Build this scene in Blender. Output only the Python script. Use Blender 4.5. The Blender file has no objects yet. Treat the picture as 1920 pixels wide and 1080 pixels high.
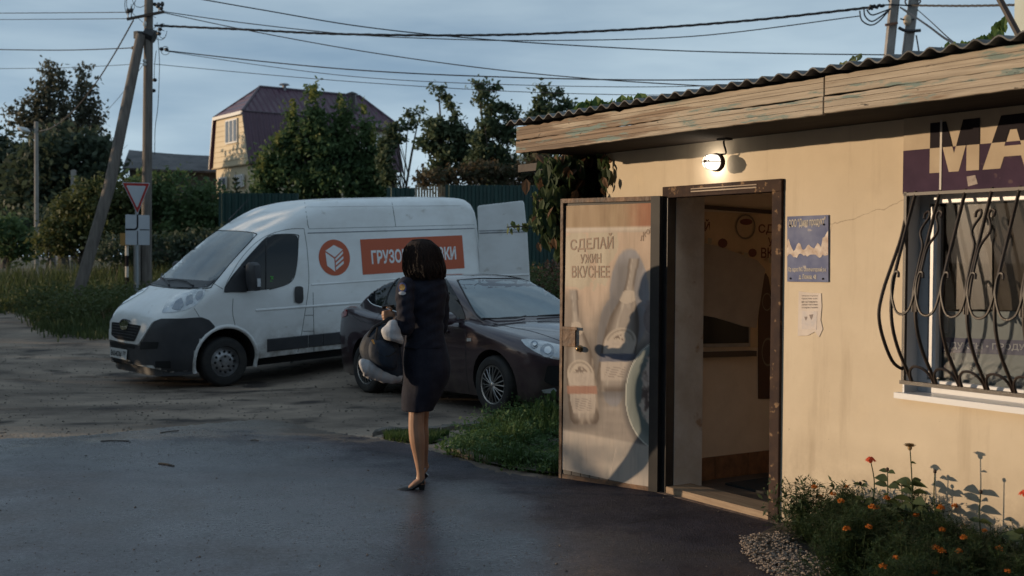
import bpy, bmesh, math, random
from mathutils import Vector, Matrix, Euler
from mathutils.bvhtree import BVHTree
from math import sin, cos, pi, radians as rad, sqrt, exp
random.seed(7)
SC = bpy.context.scene
COL = SC.collection
# ------------------------------------------------------------------ camera
F = 2200.0                     # focal length in pixels of the 1920 wide photograph
PITCH = math.atan(59 / F); ROLL = 0.006
cam_d = bpy.data.cameras.new('camera'); cam = bpy.data.objects.new('camera', cam_d); COL.objects.link(cam)
SC.camera = cam
cam_d.sensor_width = 36; cam_d.lens = 36 * F / 1920; cam_d.clip_end = 2000
RM = Matrix.Rotation(pi/2 - PITCH, 3, 'X') @ Matrix.Rotation(ROLL, 3, 'Z')
CAM = Vector((0, 0, 1.6))
cam.matrix_world = Matrix.Translation(CAM) @ RM.to_4x4()
cam_d.dof.use_dof = True; cam_d.dof.focus_distance = 8.0; cam_d.dof.aperture_fstop = 3.4
# ------------------------------------------------------------------ light
SUN_EL = rad(6.0); SUN_DIR = Vector((-0.995, 0.098, 0)).normalized()      # where the sun stands
w = bpy.data.worlds.new("World"); SC.world = w; w.use_nodes = True
nt = w.node_tree; nt.nodes.clear()
def N(t, **k):
    n = nt.nodes.new(t)
    for a, b in k.items(): setattr(n, a, b)
    return n
def LK(a, b): nt.links.new(a, b)
out = N('ShaderNodeOutputWorld'); bg = N('ShaderNodeBackground'); LK(bg.outputs[0], out.inputs[0])
sky = N('ShaderNodeTexSky', sky_type='NISHITA'); sky.sun_disc = False
sky.sun_elevation = SUN_EL; sky.sun_rotation = math.atan2(SUN_DIR.x, SUN_DIR.y); sky.dust_density = 1.5; sky.ozone_density = 3
tc = N('ShaderNodeTexCoord'); mp = N('ShaderNodeMapping'); mp.inputs['Scale'].default_value = (1.3, 1.3, 7)
mp.inputs['Rotation'].default_value = (0, rad(4), rad(20))
LK(tc.outputs['Generated'], mp.inputs[0])
nz = N('ShaderNodeTexNoise'); nz.inputs['Scale'].default_value = 1.6; nz.inputs['Detail'].default_value = 6; nz.inputs['Roughness'].default_value = .52
LK(mp.outputs[0], nz.inputs['Vector'])
cr = N('ShaderNodeValToRGB'); e = cr.color_ramp.elements
e[0].position = .34; e[0].color = (1.75, 2.55, 3.45, 1); e[1].position = .68; e[1].color = (4.05, 5.0, 5.6, 1)
LK(nz.outputs[0], cr.inputs[0])
mx = N('ShaderNodeMixRGB'); mx.inputs[0].default_value = .86
sx = N('ShaderNodeSeparateXYZ'); LK(tc.outputs['Generated'], sx.inputs[0]); gm = N('ShaderNodeMapRange'); gm.inputs[1].default_value = .02; gm.inputs[2].default_value = .30; gm.inputs[3].default_value = 1.14; gm.inputs[4].default_value = .80; LK(sx.outputs[2], gm.inputs[0])
ml = N('ShaderNodeVectorMath', operation='SCALE'); LK(sky.outputs[0], mx.inputs[1]); LK(cr.outputs[0], mx.inputs[2]); LK(mx.outputs[0], ml.inputs[0]); LK(gm.outputs[0], ml.inputs['Scale']); LK(ml.outputs[0], bg.inputs[0])
bg.inputs[1].default_value = 0.15
sl = bpy.data.lights.new('sun', 'SUN'); sl.energy = 3.4; sl.angle = rad(.55); sl.color = (1, .74, .48)
so = bpy.data.objects.new('sun', sl); COL.objects.link(so)
sv = Vector((SUN_DIR.x*cos(SUN_EL), SUN_DIR.y*cos(SUN_EL), sin(SUN_EL)))
so.rotation_euler = sv.to_track_quat('Z', 'Y').to_euler(); so.location = (0, 0, 20)
SC.view_settings.view_transform = 'Standard'; SC.view_settings.look = 'None'
SC.view_settings.gamma = 1; SC.view_settings.use_curve_mapping = False
SC.view_settings.exposure = 0.06
# ------------------------------------------------------------------ measuring helpers
def ray(px, py): return (RM @ Vector(((px-960)/F, (540-py)/F, -1))).normalized()
def at(px, py, Y):
    d = ray(px, py); return CAM + d*(Y/d.y)
def hit(px, py, P, n):
    d = ray(px, py); return CAM + d*((P-CAM).dot(n)/d.dot(n))
# ------------------------------------------------------------------ materials
MATS = {}
def mat(name, col, rough=.6, metal=0, col2=None, scale=5, detail=4, bump=0, bscale=30, spec=None, coat=0, emit=None, estr=0,
        stretch=None, lo=.35, hi=.65, rough2=None, third=None, tlo=.6, thi=.7, tscale=None, transl=0, alpha=None, coords='Object', trans=0, distort=0):
    if name in MATS: return MATS[name]
    m = bpy.data.materials.new(name); m.use_nodes = True; MATS[name] = m
    t = m.node_tree; p = t.nodes['Principled BSDF']; L = t.links.new
    p.inputs['Base Color'].default_value = (*col, 1); p.inputs['Roughness'].default_value = rough; p.inputs['Metallic'].default_value = metal
    if spec is not None: p.inputs['Specular IOR Level'].default_value = spec
    if coat: p.inputs['Coat Weight'].default_value = coat; p.inputs['Coat Roughness'].default_value = .05
    if trans: p.inputs['Transmission Weight'].default_value = trans
    if emit: p.inputs['Emission Color'].default_value = (*emit, 1); p.inputs['Emission Strength'].default_value = estr
    tc = t.nodes.new('ShaderNodeTexCoord'); mp = t.nodes.new('ShaderNodeMapping')
    if stretch: mp.inputs['Scale'].default_value = stretch
    L(tc.outputs[coords], mp.inputs[0])
    if col2 is not None:
        n = t.nodes.new('ShaderNodeTexNoise'); n.inputs['Scale'].default_value = scale; n.inputs['Detail'].default_value = detail
        n.inputs['Distortion'].default_value = distort
        n.inputs['Roughness'].default_value = .6
        L(mp.outputs[0], n.inputs['Vector'])
        r = t.nodes.new('ShaderNodeValToRGB'); r.color_ramp.elements[0].position = lo; r.color_ramp.elements[1].position = hi
        r.color_ramp.elements[0].color = (*col, 1); r.color_ramp.elements[1].color = (*col2, 1)
        L(n.outputs[0], r.inputs[0]); src = r.outputs[0]
        if third is not None:
            n3 = t.nodes.new('ShaderNodeTexNoise'); n3.inputs['Scale'].default_value = tscale or scale*2.3; n3.inputs['Detail'].default_value = 5
            L(mp.outputs[0], n3.inputs['Vector'])
            r3 = t.nodes.new('ShaderNodeValToRGB'); r3.color_ramp.elements[0].position = tlo; r3.color_ramp.elements[1].position = thi
            r3.color_ramp.elements[0].color = (0, 0, 0, 1); r3.color_ramp.elements[1].color = (1, 1, 1, 1); L(n3.outputs[0], r3.inputs[0])
            m3 = t.nodes.new('ShaderNodeMixRGB'); L(r3.outputs[0], m3.inputs[0]); L(src, m3.inputs[1]); m3.inputs[2].default_value = (*third, 1); src = m3.outputs[0]
        L(src, p.inputs['Base Color'])
        if rough2 is not None:
            mr = t.nodes.new('ShaderNodeMapRange'); mr.inputs['From Min'].default_value = lo; mr.inputs['From Max'].default_value = hi
            mr.inputs['To Min'].default_value = rough; mr.inputs['To Max'].default_value = rough2; L(n.outputs[0], mr.inputs[0]); L(mr.outputs[0], p.inputs['Roughness'])
    if bump:
        b = t.nodes.new('ShaderNodeBump'); b.inputs['Strength'].default_value = bump; b.inputs['Distance'].default_value = .02
        n2 = t.nodes.new('ShaderNodeTexNoise'); n2.inputs['Scale'].default_value = bscale; n2.inputs['Detail'].default_value = 5
        L(mp.outputs[0], n2.inputs['Vector']); L(n2.outputs[0], b.inputs['Height']); L(b.outputs[0], p.inputs['Normal'])
    if transl:
        tr = t.nodes.new('ShaderNodeBsdfTranslucent'); ms = t.nodes.new('ShaderNodeMixShader'); ms.inputs[0].default_value = transl
        tr.inputs[0].default_value = (*[min(1, c*1.6) for c in (col2 or col)], 1)
        L(p.outputs[0], ms.inputs[1]); L(tr.outputs[0], ms.inputs[2]); L(ms.outputs[0], t.nodes['Material Output'].inputs[0])
    return m
# ------------------------------------------------------------------ object helpers
def link(o, parent=None):
    COL.objects.link(o)
    if parent is not None: o.parent = parent
    return o
def tag(o, label=None, cat=None, group=None, kind=None):
    if label: o['label'] = label
    if cat: o['category'] = cat
    if group: o['group'] = group
    if kind: o['kind'] = kind
    return o
def empty(name, loc=(0, 0, 0), rz=0, label=None, cat=None, group=None, parent=None):
    o = bpy.data.objects.new(name, None); link(o, parent); o.location = loc; o.rotation_euler = (0, 0, rz); o.empty_display_size = .2
    return tag(o, label, cat, group)
class MB:
    def __init__(s): s.v = []; s.f = []; s.mi = []; s.cm = 0
    def add(s, vs, fs):
        b = len(s.v); s.v += [tuple(v) for v in vs]; s.f += [tuple(i+b for i in f) for f in fs]; s.mi += [s.cm]*len(fs); return s
    def box(s, x0, x1, y0, y1, z0, z1, M=None):
        vs = [Vector((x, y, z)) for z in (z0, z1) for y in (y0, y1) for x in (x0, x1)]
        if M is not None: vs = [M @ v for v in vs]
        return s.add(vs, [(0, 2, 3, 1), (4, 5, 7, 6), (0, 1, 5, 4), (2, 6, 7, 3), (0, 4, 6, 2), (1, 3, 7, 5)])
    def tube(s, pts, r, n=8, cap=True):
        pts = [Vector(p) for p in pts]; k = len(pts); rs = r if isinstance(r, (list, tuple)) else [r]*k
        vs = []; up = None
        for i, p in enumerate(pts):
            d = (pts[min(i+1, k-1)]-pts[max(i-1, 0)])
            if d.length < 1e-9: d = Vector((0, 0, 1))
            d.normalize()
            if up is None: up = d.orthogonal().normalized()
            u = (up - d*up.dot(d))
            if u.length < 1e-6: u = d.orthogonal()
            u.normalize(); up = u; v = d.cross(u)
            vs += [p+(u*cos(2*pi*j/n)+v*sin(2*pi*j/n))*rs[i] for j in range(n)]
        fs = [(i*n+j, i*n+(j+1) % n, (i+1)*n+(j+1) % n, (i+1)*n+j) for i in range(k-1) for j in range(n)]
        if cap: fs += [tuple(range(n))[::-1], tuple((k-1)*n+j for j in range(n))]
        return s.add(vs, fs)
    def rings(s, rings, cap=True):
        n = len(rings[0]); k = len(rings); vs = [p for r in rings for p in r]
        fs = [(i*n+j, i*n+(j+1) % n, (i+1)*n+(j+1) % n, (i+1)*n+j) for i in range(k-1) for j in range(n)]
        if cap: fs += [tuple(range(n))[::-1], tuple((k-1)*n+j for j in range(n))]
        return s.add(vs, fs)
    def sphere(s, c, r, nu=12, nv=8, M=None):
        r = r if isinstance(r, (list, tuple)) else (r, r, r); vs = []
        for i in range(nv+1):
            a = pi*i/nv
            for j in range(nu):
                b = 2*pi*j/nu; p = Vector((r[0]*sin(a)*cos(b), r[1]*sin(a)*sin(b), r[2]*cos(a)))
                if M is not None: p = M @ p
                vs.append(Vector(c)+p)
        fs = [(i*nu+j, i*nu+(j+1) % nu, (i+1)*nu+(j+1) % nu, (i+1)*nu+j) for i in range(nv) for j in range(nu)]
        return s.add(vs, fs)
    def prism(s, poly, y0, y1, M=None):       # poly in (x,z), extruded along y
        n = len(poly); vs = [Vector((x, y0, z)) for x, z in poly]+[Vector((x, y1, z)) for x, z in poly]
        if M is not None: vs = [M @ v for v in vs]
        return s.add(vs, [tuple(range(n)), tuple(range(2*n-1, n-1, -1))]+[((i+1) % n, i, n+i, n+(i+1) % n) for i in range(n)])
    def build(s, name, mats, parent=None, smooth=False, sharp=None):
        me = bpy.data.meshes.new(name); me.from_pydata(s.v, [], s.f)
        for m in (mats if isinstance(mats, (list, tuple)) else [mats]): me.materials.append(m)
        me.polygons.foreach_set('material_index', s.mi); me.update(); me.validate()
        bm = bmesh.new(); bm.from_mesh(me)
        bmesh.ops.remove_doubles(bm, verts=bm.verts, dist=1e-5)
        if len(bm.faces) < 60000: bmesh.ops.recalc_face_normals(bm, faces=bm.faces)
        if smooth:
            ang = sharp or rad(38)
            for f in bm.faces: f.smooth = True
            for e_ in bm.edges:
                if len(e_.link_faces) == 2 and e_.calc_face_angle(0) > ang: e_.smooth = False
        bm.to_mesh(me); bm.free()
        return link(bpy.data.objects.new(name, me), parent)
def bev(o, wd=.004, seg=2):
    m = o.modifiers.new('bevel', 'BEVEL'); m.width = wd; m.segments = seg; m.limit_method = 'ANGLE'; m.angle_limit = rad(40); return o
def catmull(pts, n=6):
    P = [Vector(p) for p in pts]; o = []
    for i in range(len(P)-1):
        a, b, c, d = P[max(i-1, 0)], P[i], P[i+1], P[min(i+2, len(P)-1)]
        for k in range(n):
            t = k/n; o.append(.5*((2*b)+(c-a)*t+(2*a-5*b+4*c-d)*t*t+(3*b-a-3*c+d)*t**3))
    o.append(P[-1]); return o
def interp(x, tab):
    if x <= tab[0][0]: return tab[0][1]
    for i in range(len(tab)-1):
        x0, y0 = tab[i]; x1, y1 = tab[i+1]
        if x <= x1:
            t = (x-x0)/(x1-x0); m0 = (y1-tab[i-1][1])/(x1-tab[i-1][0]) if i > 0 else (y1-y0)/(x1-x0)
            m1 = (tab[i+2][1]-y0)/(tab[i+2][0]-x0) if i+2 < len(tab) else (y1-y0)/(x1-x0)
            h = x1-x0; t2 = t*t; t3 = t2*t
            return (2*t3-3*t2+1)*y0+(t3-2*t2+t)*h*m0+(-2*t3+3*t2)*y1+(t3-t2)*h*m1
    return tab[-1][1]
def text_geo(s, weight=0, res=3):
    c = bpy.data.curves.new('lettering', 'FONT'); c.body = s; c.offset = weight; c.resolution_u = res
    o = bpy.data.objects.new('lettering', c); COL.objects.link(o)
    dg = bpy.context.evaluated_depsgraph_get(); m = bpy.data.meshes.new_from_object(o.evaluated_get(dg))
    v = [p.co.copy() for p in m.vertices]; f = [tuple(p.vertices) for p in m.polygons]
    bpy.data.objects.remove(o); bpy.data.curves.remove(c); bpy.data.meshes.remove(m); return v, f
def text_fit(mb, s, fn, weight=0):
    """lettering filling the unit box; fn maps (u, v) in 0..1 to a point"""
    v, f = text_geo(s, weight); x0 = min(p.x for p in v); x1 = max(p.x for p in v); y0 = min(p.y for p in v); y1 = max(p.y for p in v)
    mb.add([fn((p.x-x0)/(x1-x0), (p.y-y0)/(y1-y0)) for p in v], f)
def poly_grid(poly, step):
    """a 2D polygon cut by a grid; gives verts (2D) and faces"""
    bm = bmesh.new(); vs = [bm.verts.new((x, y, 0)) for x, y in poly]; bm.faces.new(vs)
    bmesh.ops.triangulate(bm, faces=bm.faces)
    for ax in (0, 1):
        lo = min(p[ax] for p in poly); hi = max(p[ax] for p in poly); k = max(1, int((hi-lo)/step)); 
        for i in range(1, k+1):
            c = lo+(hi-lo)*i/(k+1); co = [0, 0, 0]; co[ax] = c; no = [0, 0, 0]; no[ax] = 1
            bmesh.ops.bisect_plane(bm, geom=bm.verts[:]+bm.edges[:]+bm.faces[:], plane_co=co, plane_no=no)
    bmesh.ops.triangulate(bm, faces=bm.faces)
    v = [(p.co.x, p.co.y) for p in bm.verts]; bm.verts.index_update(); f = [tuple(q.index for q in p.verts) for p in bm.faces]
    bm.free(); return v, f
def rpoly(poly, r=.02, n=4):
    """round the corners of a 2D polygon"""
    o = []; k = len(poly)
    for i in range(k):
        p = Vector(poly[i]); a = Vector(poly[i-1]); b = Vector(poly[(i+1) % k]); da = a-p; db = b-p
        q = min(r, da.length*.45, db.length*.45); A = p+da.normalized()*q; B = p+db.normalized()*q
        for j in range(n+1):
            t = j/n; v = A*(1-t)**2+p*2*t*(1-t)+B*t*t; o.append((v.x, v.y))
    return o
# ------------------------------------------------------------------ ground
GP = [(0,1,0),(0,4,0),(3,6,0),(1.6,7,0),(.7,8.5,0),(-.7,7.8,0),(-4,8,0),(-3,5,0),(-6,5,0),(2.5,4,0),(0,6,0),(-2,9.5,-.02),(0,10,-.04),(-.2,12.6,-.10),(-1.9,14.7,-.12),(-1.6,11.6,-.08),(-.8,13.4,-.11),
      (-3.9,15.9,-.19),(-5.0,17.3,-.19),(-5.3,16,-.22),(-1.23,18.1,-.02),(-2.4,19.5,-.02),(-7,14,-.15),(-9,20,-.1),(-6,24,0),(-12,12,-.05),(2,14,0),(1.5,19,.05),(-12,28,.1),(-5,28,.15),(0,26,.25),(-10,36,.6),(0,32,.6),
      (-25,50,.9),(-10,60,1.1),(10,60,1.1),(30,30,.5),(20,10,0),(-30,20,0),(-40,100,1.2),(40,100,1.2),(0,200,1.3),(-150,100,1.2),(150,100,1.2),(0,-60,0)]
def gz(x, y):
    s = t = 0
    for a, b, c in GP:
        d2 = (x-a)**2+(y-b)**2+.05; wt = 1/(d2*sqrt(d2)*(1+.02*0)); s += wt*c; t += wt
    return s/t
def axis(spec):
    o = []
    for a, b, st in spec:
        n = max(1, int(round((b-a)/st))); o += [a+(b-a)*i/n for i in range(n)]
    o.append(spec[-1][1]); return o
def sheet(name, xs, ys, m, dz=0, z=gz):
    mb = MB(); nx = len(xs); mb.add([(x, y, z(x, y)+dz) for y in ys for x in xs], [(j*nx+i, j*nx+i+1, (j+1)*nx+i+1, (j+1)*nx+i) for j in range(len(ys)-1) for i in range(nx-1)])
    o = mb.build(name, m); 
    for p in o.data.polygons: p.use_smooth = True
    return o
m_dirt = mat('packed dirt', (.115, .092, .076), .85, col2=(.30, .24, .19), scale=.55, detail=14, bump=.8, bscale=22, lo=.36, hi=.62, third=(.05, .041, .037), tscale=1.3, tlo=.54, thi=.68, stretch=(1, 1.15, 1), spec=.2)
ground = sheet('ground', axis([(-400,-60,40),(-60,-16,4),(-16,8,.5),(8,60,4),(60,400,40)]), axis([(-60,0,10),(0,34,.5),(34,80,3),(80,600,40)]), m_dirt)
tag(ground, kind='structure')
# asphalt: bounded by a wavering edge
def wob(t, a=.05): return a*(sin(t*7.1)+.6*sin(t*17.3+1)+.4*sin(t*39+2))
def gpt(px, py):
    d = ray(px, py); return CAM+d*(-1.6/d.z)
edge = [gpt(*p) for p in [(-900, 850), (-300, 828), (0, 816), (170, 808), (330, 790), (500, 775), (590, 790), (690, 812), (760, 828), (850, 852), (930, 884), (1040, 900)]]
edge = catmull(edge, 14); edge = [(p.x+wob(i*.3, .02), p.y+wob(i*.37, .05)) for i, p in enumerate(edge)]
apoly = edge+[(2.4, 9.3), (6, 4), (6, -8), (-14, -8), (-14, edge[0][1])]
v2, f2 = poly_grid(apoly, .45)
mb = MB(); mb.add([(x, y, gz(x, y)+.012) for x, y in v2], f2)
m_asph = bpy.data.materials.new('wet asphalt'); m_asph.use_nodes = True
def asph():
    t = m_asph.node_tree; p = t.nodes['Principled BSDF']; L = t.links.new; n = t.nodes.new
    tc = n('ShaderNodeTexCoord')
    def noise(sc, det=6, r=.6):
        q = n('ShaderNodeTexNoise'); q.inputs['Scale'].default_value = sc; q.inputs['Detail'].default_value = det; q.inputs['Roughness'].default_value = r; L(tc.outputs['Object'], q.inputs['Vector']); return q.outputs[0]
    def rng(s, a, b, c, d):
        q = n('ShaderNodeMapRange'); q.inputs[1].default_value = a; q.inputs[2].default_value = b; q.inputs[3].default_value = c; q.inputs[4].default_value = d; L(s, q.inputs[0]); return q.outputs[0]
    def mth(op, a, b):
        q = n('ShaderNodeMath'); q.operation = op
        for i, v in enumerate((a, b)):
            if isinstance(v, (int, float)): q.inputs[i].default_value = v
            else: L(v, q.inputs[i])
        return q.outputs[0]
    sp = n('ShaderNodeSeparateXYZ'); L(tc.outputs['Object'], sp.inputs[0])
    # coarse drier patch of newer asphalt along the shop front: signed distance from a line on the ground
    d = mth('ADD', mth('MULTIPLY', sp.outputs[0], .84), mth('MULTIPLY', sp.outputs[1], .542))
    d = mth('ADD', d, mth('MULTIPLY', rng(noise(1.1, 7), 0, 1, -1, 1), .75))
    dry = rng(d, 3.55, 4.35, 0, 1)
    wet = rng(noise(.45, 7, .62), .38, .6, 0, 1)
    r = mth('MAXIMUM', rng(wet, 0, 1, .13, .46), mth('MULTIPLY', dry, .62))
    r = mth('ADD', r, rng(noise(45, 4, .7), .3, .7, -.12, .16))
    L(r, p.inputs['Roughness'])
    sp_ = n('ShaderNodeMapRange')
    L(rng(dry, 0, 1, .75, .2), p.inputs['Specular IOR Level'])
    c = n('ShaderNodeValToRGB'); c.color_ramp.elements[0].color = (.015, .014, .023, 1); c.color_ramp.elements[1].color = (.048, .045, .062, 1); c.color_ramp.elements[0].position = .35; c.color_ramp.elements[1].position = .7
    L(noise(3.0, 10, .7), c.inputs[0])
    spk = rng(noise(110, 2), .66, .72, 0, 1)
    m = n('ShaderNodeMixRGB'); L(mth('MULTIPLY', spk, .6), m.inputs[0]); L(c.outputs[0], m.inputs[1]); m.inputs[2].default_value = (.16, .14, .12, 1)
    mud = n('ShaderNodeMixRGB'); L(mth('MULTIPLY', rng(noise(.9, 9, .7), .5, .68, 0, 1), .6), mud.inputs[0]); L(m.outputs[0], mud.inputs[1]); mud.inputs[2].default_value = (.055, .048, .043, 1)
    ck = n('ShaderNodeTexVoronoi'); ck.feature = 'DISTANCE_TO_EDGE'; ck.inputs['Scale'].default_value = .55
    wv = n('ShaderNodeMixRGB'); wv.inputs[0].default_value = .12; L(tc.outputs['Object'], wv.inputs[1]); nn_ = n('ShaderNodeTexNoise'); nn_.inputs['Scale'].default_value = 2.5; nn_.inputs['Detail'].default_value = 8; L(tc.outputs['Object'], nn_.inputs[0]); L(nn_.outputs[1], wv.inputs[2]); L(wv.outputs[0], ck.inputs['Vector'])
    ckm = n('ShaderNodeMixRGB'); L(mth('MULTIPLY', rng(ck.outputs['Distance'], .0, .006, 1, 0), rng(noise(.8, 4), .5, .6, 0, .8)), ckm.inputs[0]); L(mud.outputs[0], ckm.inputs[1]); ckm.inputs[2].default_value = (.008, .008, .009, 1); mud = ckm
    # dried mud spreading in from the yard edge
    e_ = mth('ADD', mth('ADD', sp.outputs[1], mth('MULTIPLY', sp.outputs[0], -.06)), mth('MULTIPLY', rng(noise(1.5, 12, .72), 0, 1, -1, 1), 2.6))
    md2 = n('ShaderNodeMixRGB'); L(rng(e_, 10.35, 10.9, 0, .95), md2.inputs[0]); L(mud.outputs[0], md2.inputs[1]); md2.inputs[2].default_value = (.12, .098, .08, 1)
    L(md2.outputs[0], p.inputs['Base Color'])
    b = n('ShaderNodeBump'); b.inputs['Distance'].default_value = .012; L(rng(dry, 0, 1, .22, .9), b.inputs['Strength'])
    L(mth('ADD', noise(85, 4), mth('MULTIPLY', noise(5, 6), 1.6)), b.inputs['Height']); L(b.outputs[0], p.inputs['Normal'])
asph()
road = mb.build('asphalt_road', m_asph, smooth=True); tag(road, kind='structure')
# ------------------------------------------------------------------ the shop
P0 = Vector((1.62, 7.03, 0)); RZ = math.atan2(-.840, .5425)
RD = Vector((cos(RZ), sin(RZ), 0)); ID = Vector((-sin(RZ), cos(RZ), 0))
def hb(px, py, yo=0):                      # pixel -> local (a, z) on the facade plane pushed yo into the building
    p = hit(px, py, P0+ID*yo, ID)-P0; return (p.dot(RD), p.z)
def hs(px, py, a):                         # pixel -> local (y, z) on a wall square to the facade at a
    p = hit(px, py, P0+RD*a, RD)-P0; return (p.dot(ID), p.z)
shop = empty('shop_building', P0, RZ, 'low cream plastered shop with an open doorway and a corrugated roof behind weathered eave boards', 'building')
m_plaster = mat('cream plaster', (.63, .545, .425), .85, spec=.2, col2=(.55, .47, .36), scale=1.3, detail=9, bump=.14, bscale=9, third=(.62, .53, .40), tscale=3.5, tlo=.6, thi=.75)
def plaster_nodes(m):
    t = m.node_tree; L = t.links.new; n = t.nodes.new; p = t.nodes['Principled BSDF']; src = p.inputs['Base Color'].links[0].from_socket
    tc = n('ShaderNodeTexCoord'); sp = n('ShaderNodeSeparateXYZ'); L(tc.outputs['Object'], sp.inputs[0])
    def noise(sc, st, det=7, r=.65):
        mp = n('ShaderNodeMapping'); mp.inputs['Scale'].default_value = st; L(tc.outputs['Object'], mp.inputs[0]); q = n('ShaderNodeTexNoise'); q.inputs['Scale'].default_value = sc; q.inputs['Detail'].default_value = det; q.inputs['Roughness'].default_value = r; L(mp.outputs[0], q.inputs[0]); return q.outputs[0]
    def rng(s, a, b, c, d):
        q = n('ShaderNodeMapRange'); q.inputs[1].default_value = a; q.inputs[2].default_value = b; q.inputs[3].default_value = c; q.inputs[4].default_value = d; L(s, q.inputs[0]); return q.outputs[0]
    def mul(a, b):
        q = n('ShaderNodeMath'); q.operation = 'MULTIPLY'; L(a, q.inputs[0]); L(b, q.inputs[1]); return q.outputs[0]
    def mix(f, a, c):
        q = n('ShaderNodeMixRGB'); L(f, q.inputs[0]); L(a, q.inputs[1]); q.inputs[2].default_value = (*c, 1); return q.outputs[0]
    src = mix(rng(noise(3, (2.2, 2.2, .22)), .54, .72, 0, .38), src, (.33, .26, .185))
    src = mix(rng(noise(.9, (1, 1, 1), 9), .5, .7, 0, .35), src, (.44, .36, .27))
    src = mix(mul(rng(sp.outputs[2], .05, .62, 1, 0), rng(noise(5, (1, 1, 1), 9, .75), .36, .66, 0, .85)), src, (.25, .20, .155))
    ck = n('ShaderNodeTexVoronoi'); ck.feature = 'DISTANCE_TO_EDGE'; ck.inputs['Scale'].default_value = 1.1; wv = n('ShaderNodeMixRGB'); wv.inputs[0].default_value = .15; L(tc.outputs['Object'], wv.inputs[1]); q = n('ShaderNodeTexNoise'); q.inputs['Scale'].default_value = 3; q.inputs['Detail'].default_value = 9; L(tc.outputs['Object'], q.inputs[0]); L(q.outputs[1], wv.inputs[2]); L(wv.outputs[0], ck.inputs['Vector'])
    src = mix(mul(rng(ck.outputs['Distance'], 0, .0035, 1, 0), rng(noise(1.4, (1, 1, 1), 4), .54, .6, 0, .6)), src, (.20, .15, .11))
    src = mix(rng(noise(22, (1, 1, 1), 2), .745, .76, 0, .6), src, (.12, .09, .07))
    L(src, p.inputs['Base Color'])
plaster_nodes(m_plaster)
m_white = mat('whitewash', (.62, .58, .54), .75, col2=(.48, .42, .36), scale=4, detail=8, bump=.35, bscale=25, third=(.36, .25, .17), tscale=6, tlo=.63, thi=.7)
m_dplast = mat('inner wall paint', (.72, .60, .48), .7, col2=(.62, .51, .40), scale=3, bump=.1)
m_dark = mat('dark void', (.012, .011, .011), .8)
ZW = 2.42
WL, WR, WT = .885, 2.25, .0
zs, zt = hb(1688, 735)[1], 1.965
mb = MB()
for x0, x1, z0, z1 in [(-1.743, -1.05, -.1, ZW), (-1.05, -.0, 2.035, ZW), (0, WL, -.1, ZW), (WL, WR, -.1, zs), (WL, WR, zt, ZW), (WR, 4.6, -.1, ZW)]:
    mb.box(x0, x1, 0, .2, z0, z1)
fw = mb.build('facade_wall', m_plaster, shop)
mb = MB(); mb.box(-1.743, -1.56, .2, 2.5, -.1, 2.5).box(4.4, 4.6, .2, 2.5, -.1, 2.5).box(-1.56, 4.4, 2.3, 2.5, -.1, 2.5)
mb.build('side_wall', m_plaster, shop)
mb = MB(); mb.box(-1.55, .9, .2, 2.29, -.05, .03); mb.build('floor', mat('worn floor', (.07, .055, .045), .6, col2=(.12, .09, .07), scale=6), shop)
mb = MB(); mb.box(-1.55, 4.39, .201, 2.29, 2.42, 2.46); mb.build('ceiling', m_dplast, shop)
mb = MB(); mb.box(.9, 1.0, .201, 2.29, .03, 2.419); mb.build('partition', m_dplast, shop)
# inner wall seen through the doorway
AI = -1.16
inner = MB().box(AI-.3, AI, .21, 2.29, .03, 2.419).build('inner_wall', m_dplast, shop)
def ins(px, py, off=.004): y, z = hs(px, py, AI+off); return (AI+off, y, z)
def inner_patch(name, pts, m, th=.004, off=.0):
    mb = MB(); P = [ins(*p, off=off+th) for p in pts]; Q = [(a-th, y, z) for a, y, z in P]; n = len(P)
    mb.add(P+Q, [tuple(range(n)), tuple(range(2*n-1, n-1, -1))]+[(i, (i+1) % n, n+(i+1) % n, n+i) for i in range(n)])
    return mb.build(name, m, shop)
m_poster = mat('poster paper', (.66, .48, .30), .6, col2=(.52, .38, .23), scale=4)
m_maroon = mat('maroon print', (.16, .05, .04), .6)
ip = inner_patch('wall_poster', [(1290, 396), (1475, 402), (1475, 655), (1290, 645)], m_poster, .003)
inner_patch('rail', [(1290, 382), (1475, 396), (1475, 403), (1290, 389)], mat('dark wood rail', (.06, .04, .03), .6), .03)
def itxt(s, x0, x1, y0, y1):
    mb = MB(); text_fit(mb, s, lambda u, v: ins(x0+(x1-x0)*u, y1-(y1-y0)*v, .0045), .02); mb.build('poster_lettering', m_maroon, ip)
itxt('СДЕЛАЙ', 1262, 1331, 411, 437); itxt('СДЕЛАЙ', 1422, 1505, 416, 440); itxt('УЖИН', 1440, 1486, 445, 462); itxt('ВКУСНЕЕ', 1427, 1510, 464, 484)
itxt('УЖИН', 1275, 1312, 440, 452)
for px, py, rx, ry in [(1355, 456, 9, 9), (1411, 474, 8, 8), (1399, 416, 12, 6)]:
    MB().add([ins(px+rx*cos(a*.524), py+ry*sin(a*.524), .005) for a in range(12)], [tuple(range(12))]).build('printed_cup', m_maroon, ip)
bt = [(1431, 520), (1436, 512), (1441, 520), (1448, 560), (1453, 600), (1453, 748), (1422, 748), (1422, 600), (1426, 560)]
inner_patch('bottle_print', bt, mat('brown bottle print', (.07, .03, .018), .35), .004, .003)
m_lab = mat('label print', (.20, .16, .12), .6)
mb = MB()
for px, py, rx, ry in [(1438, 566, 9, 17), (1440, 660, 12, 27), (1398, 425, 19, 24)]:
    mb.add([ins(px+rx*s*cos(a*.3927), py+ry*s*sin(a*.3927), .009) for s in (1, .86) for a in range(16)], [(i, (i+1) % 16, 16+(i+1) % 16, 16+i) for i in range(16)])
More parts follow.
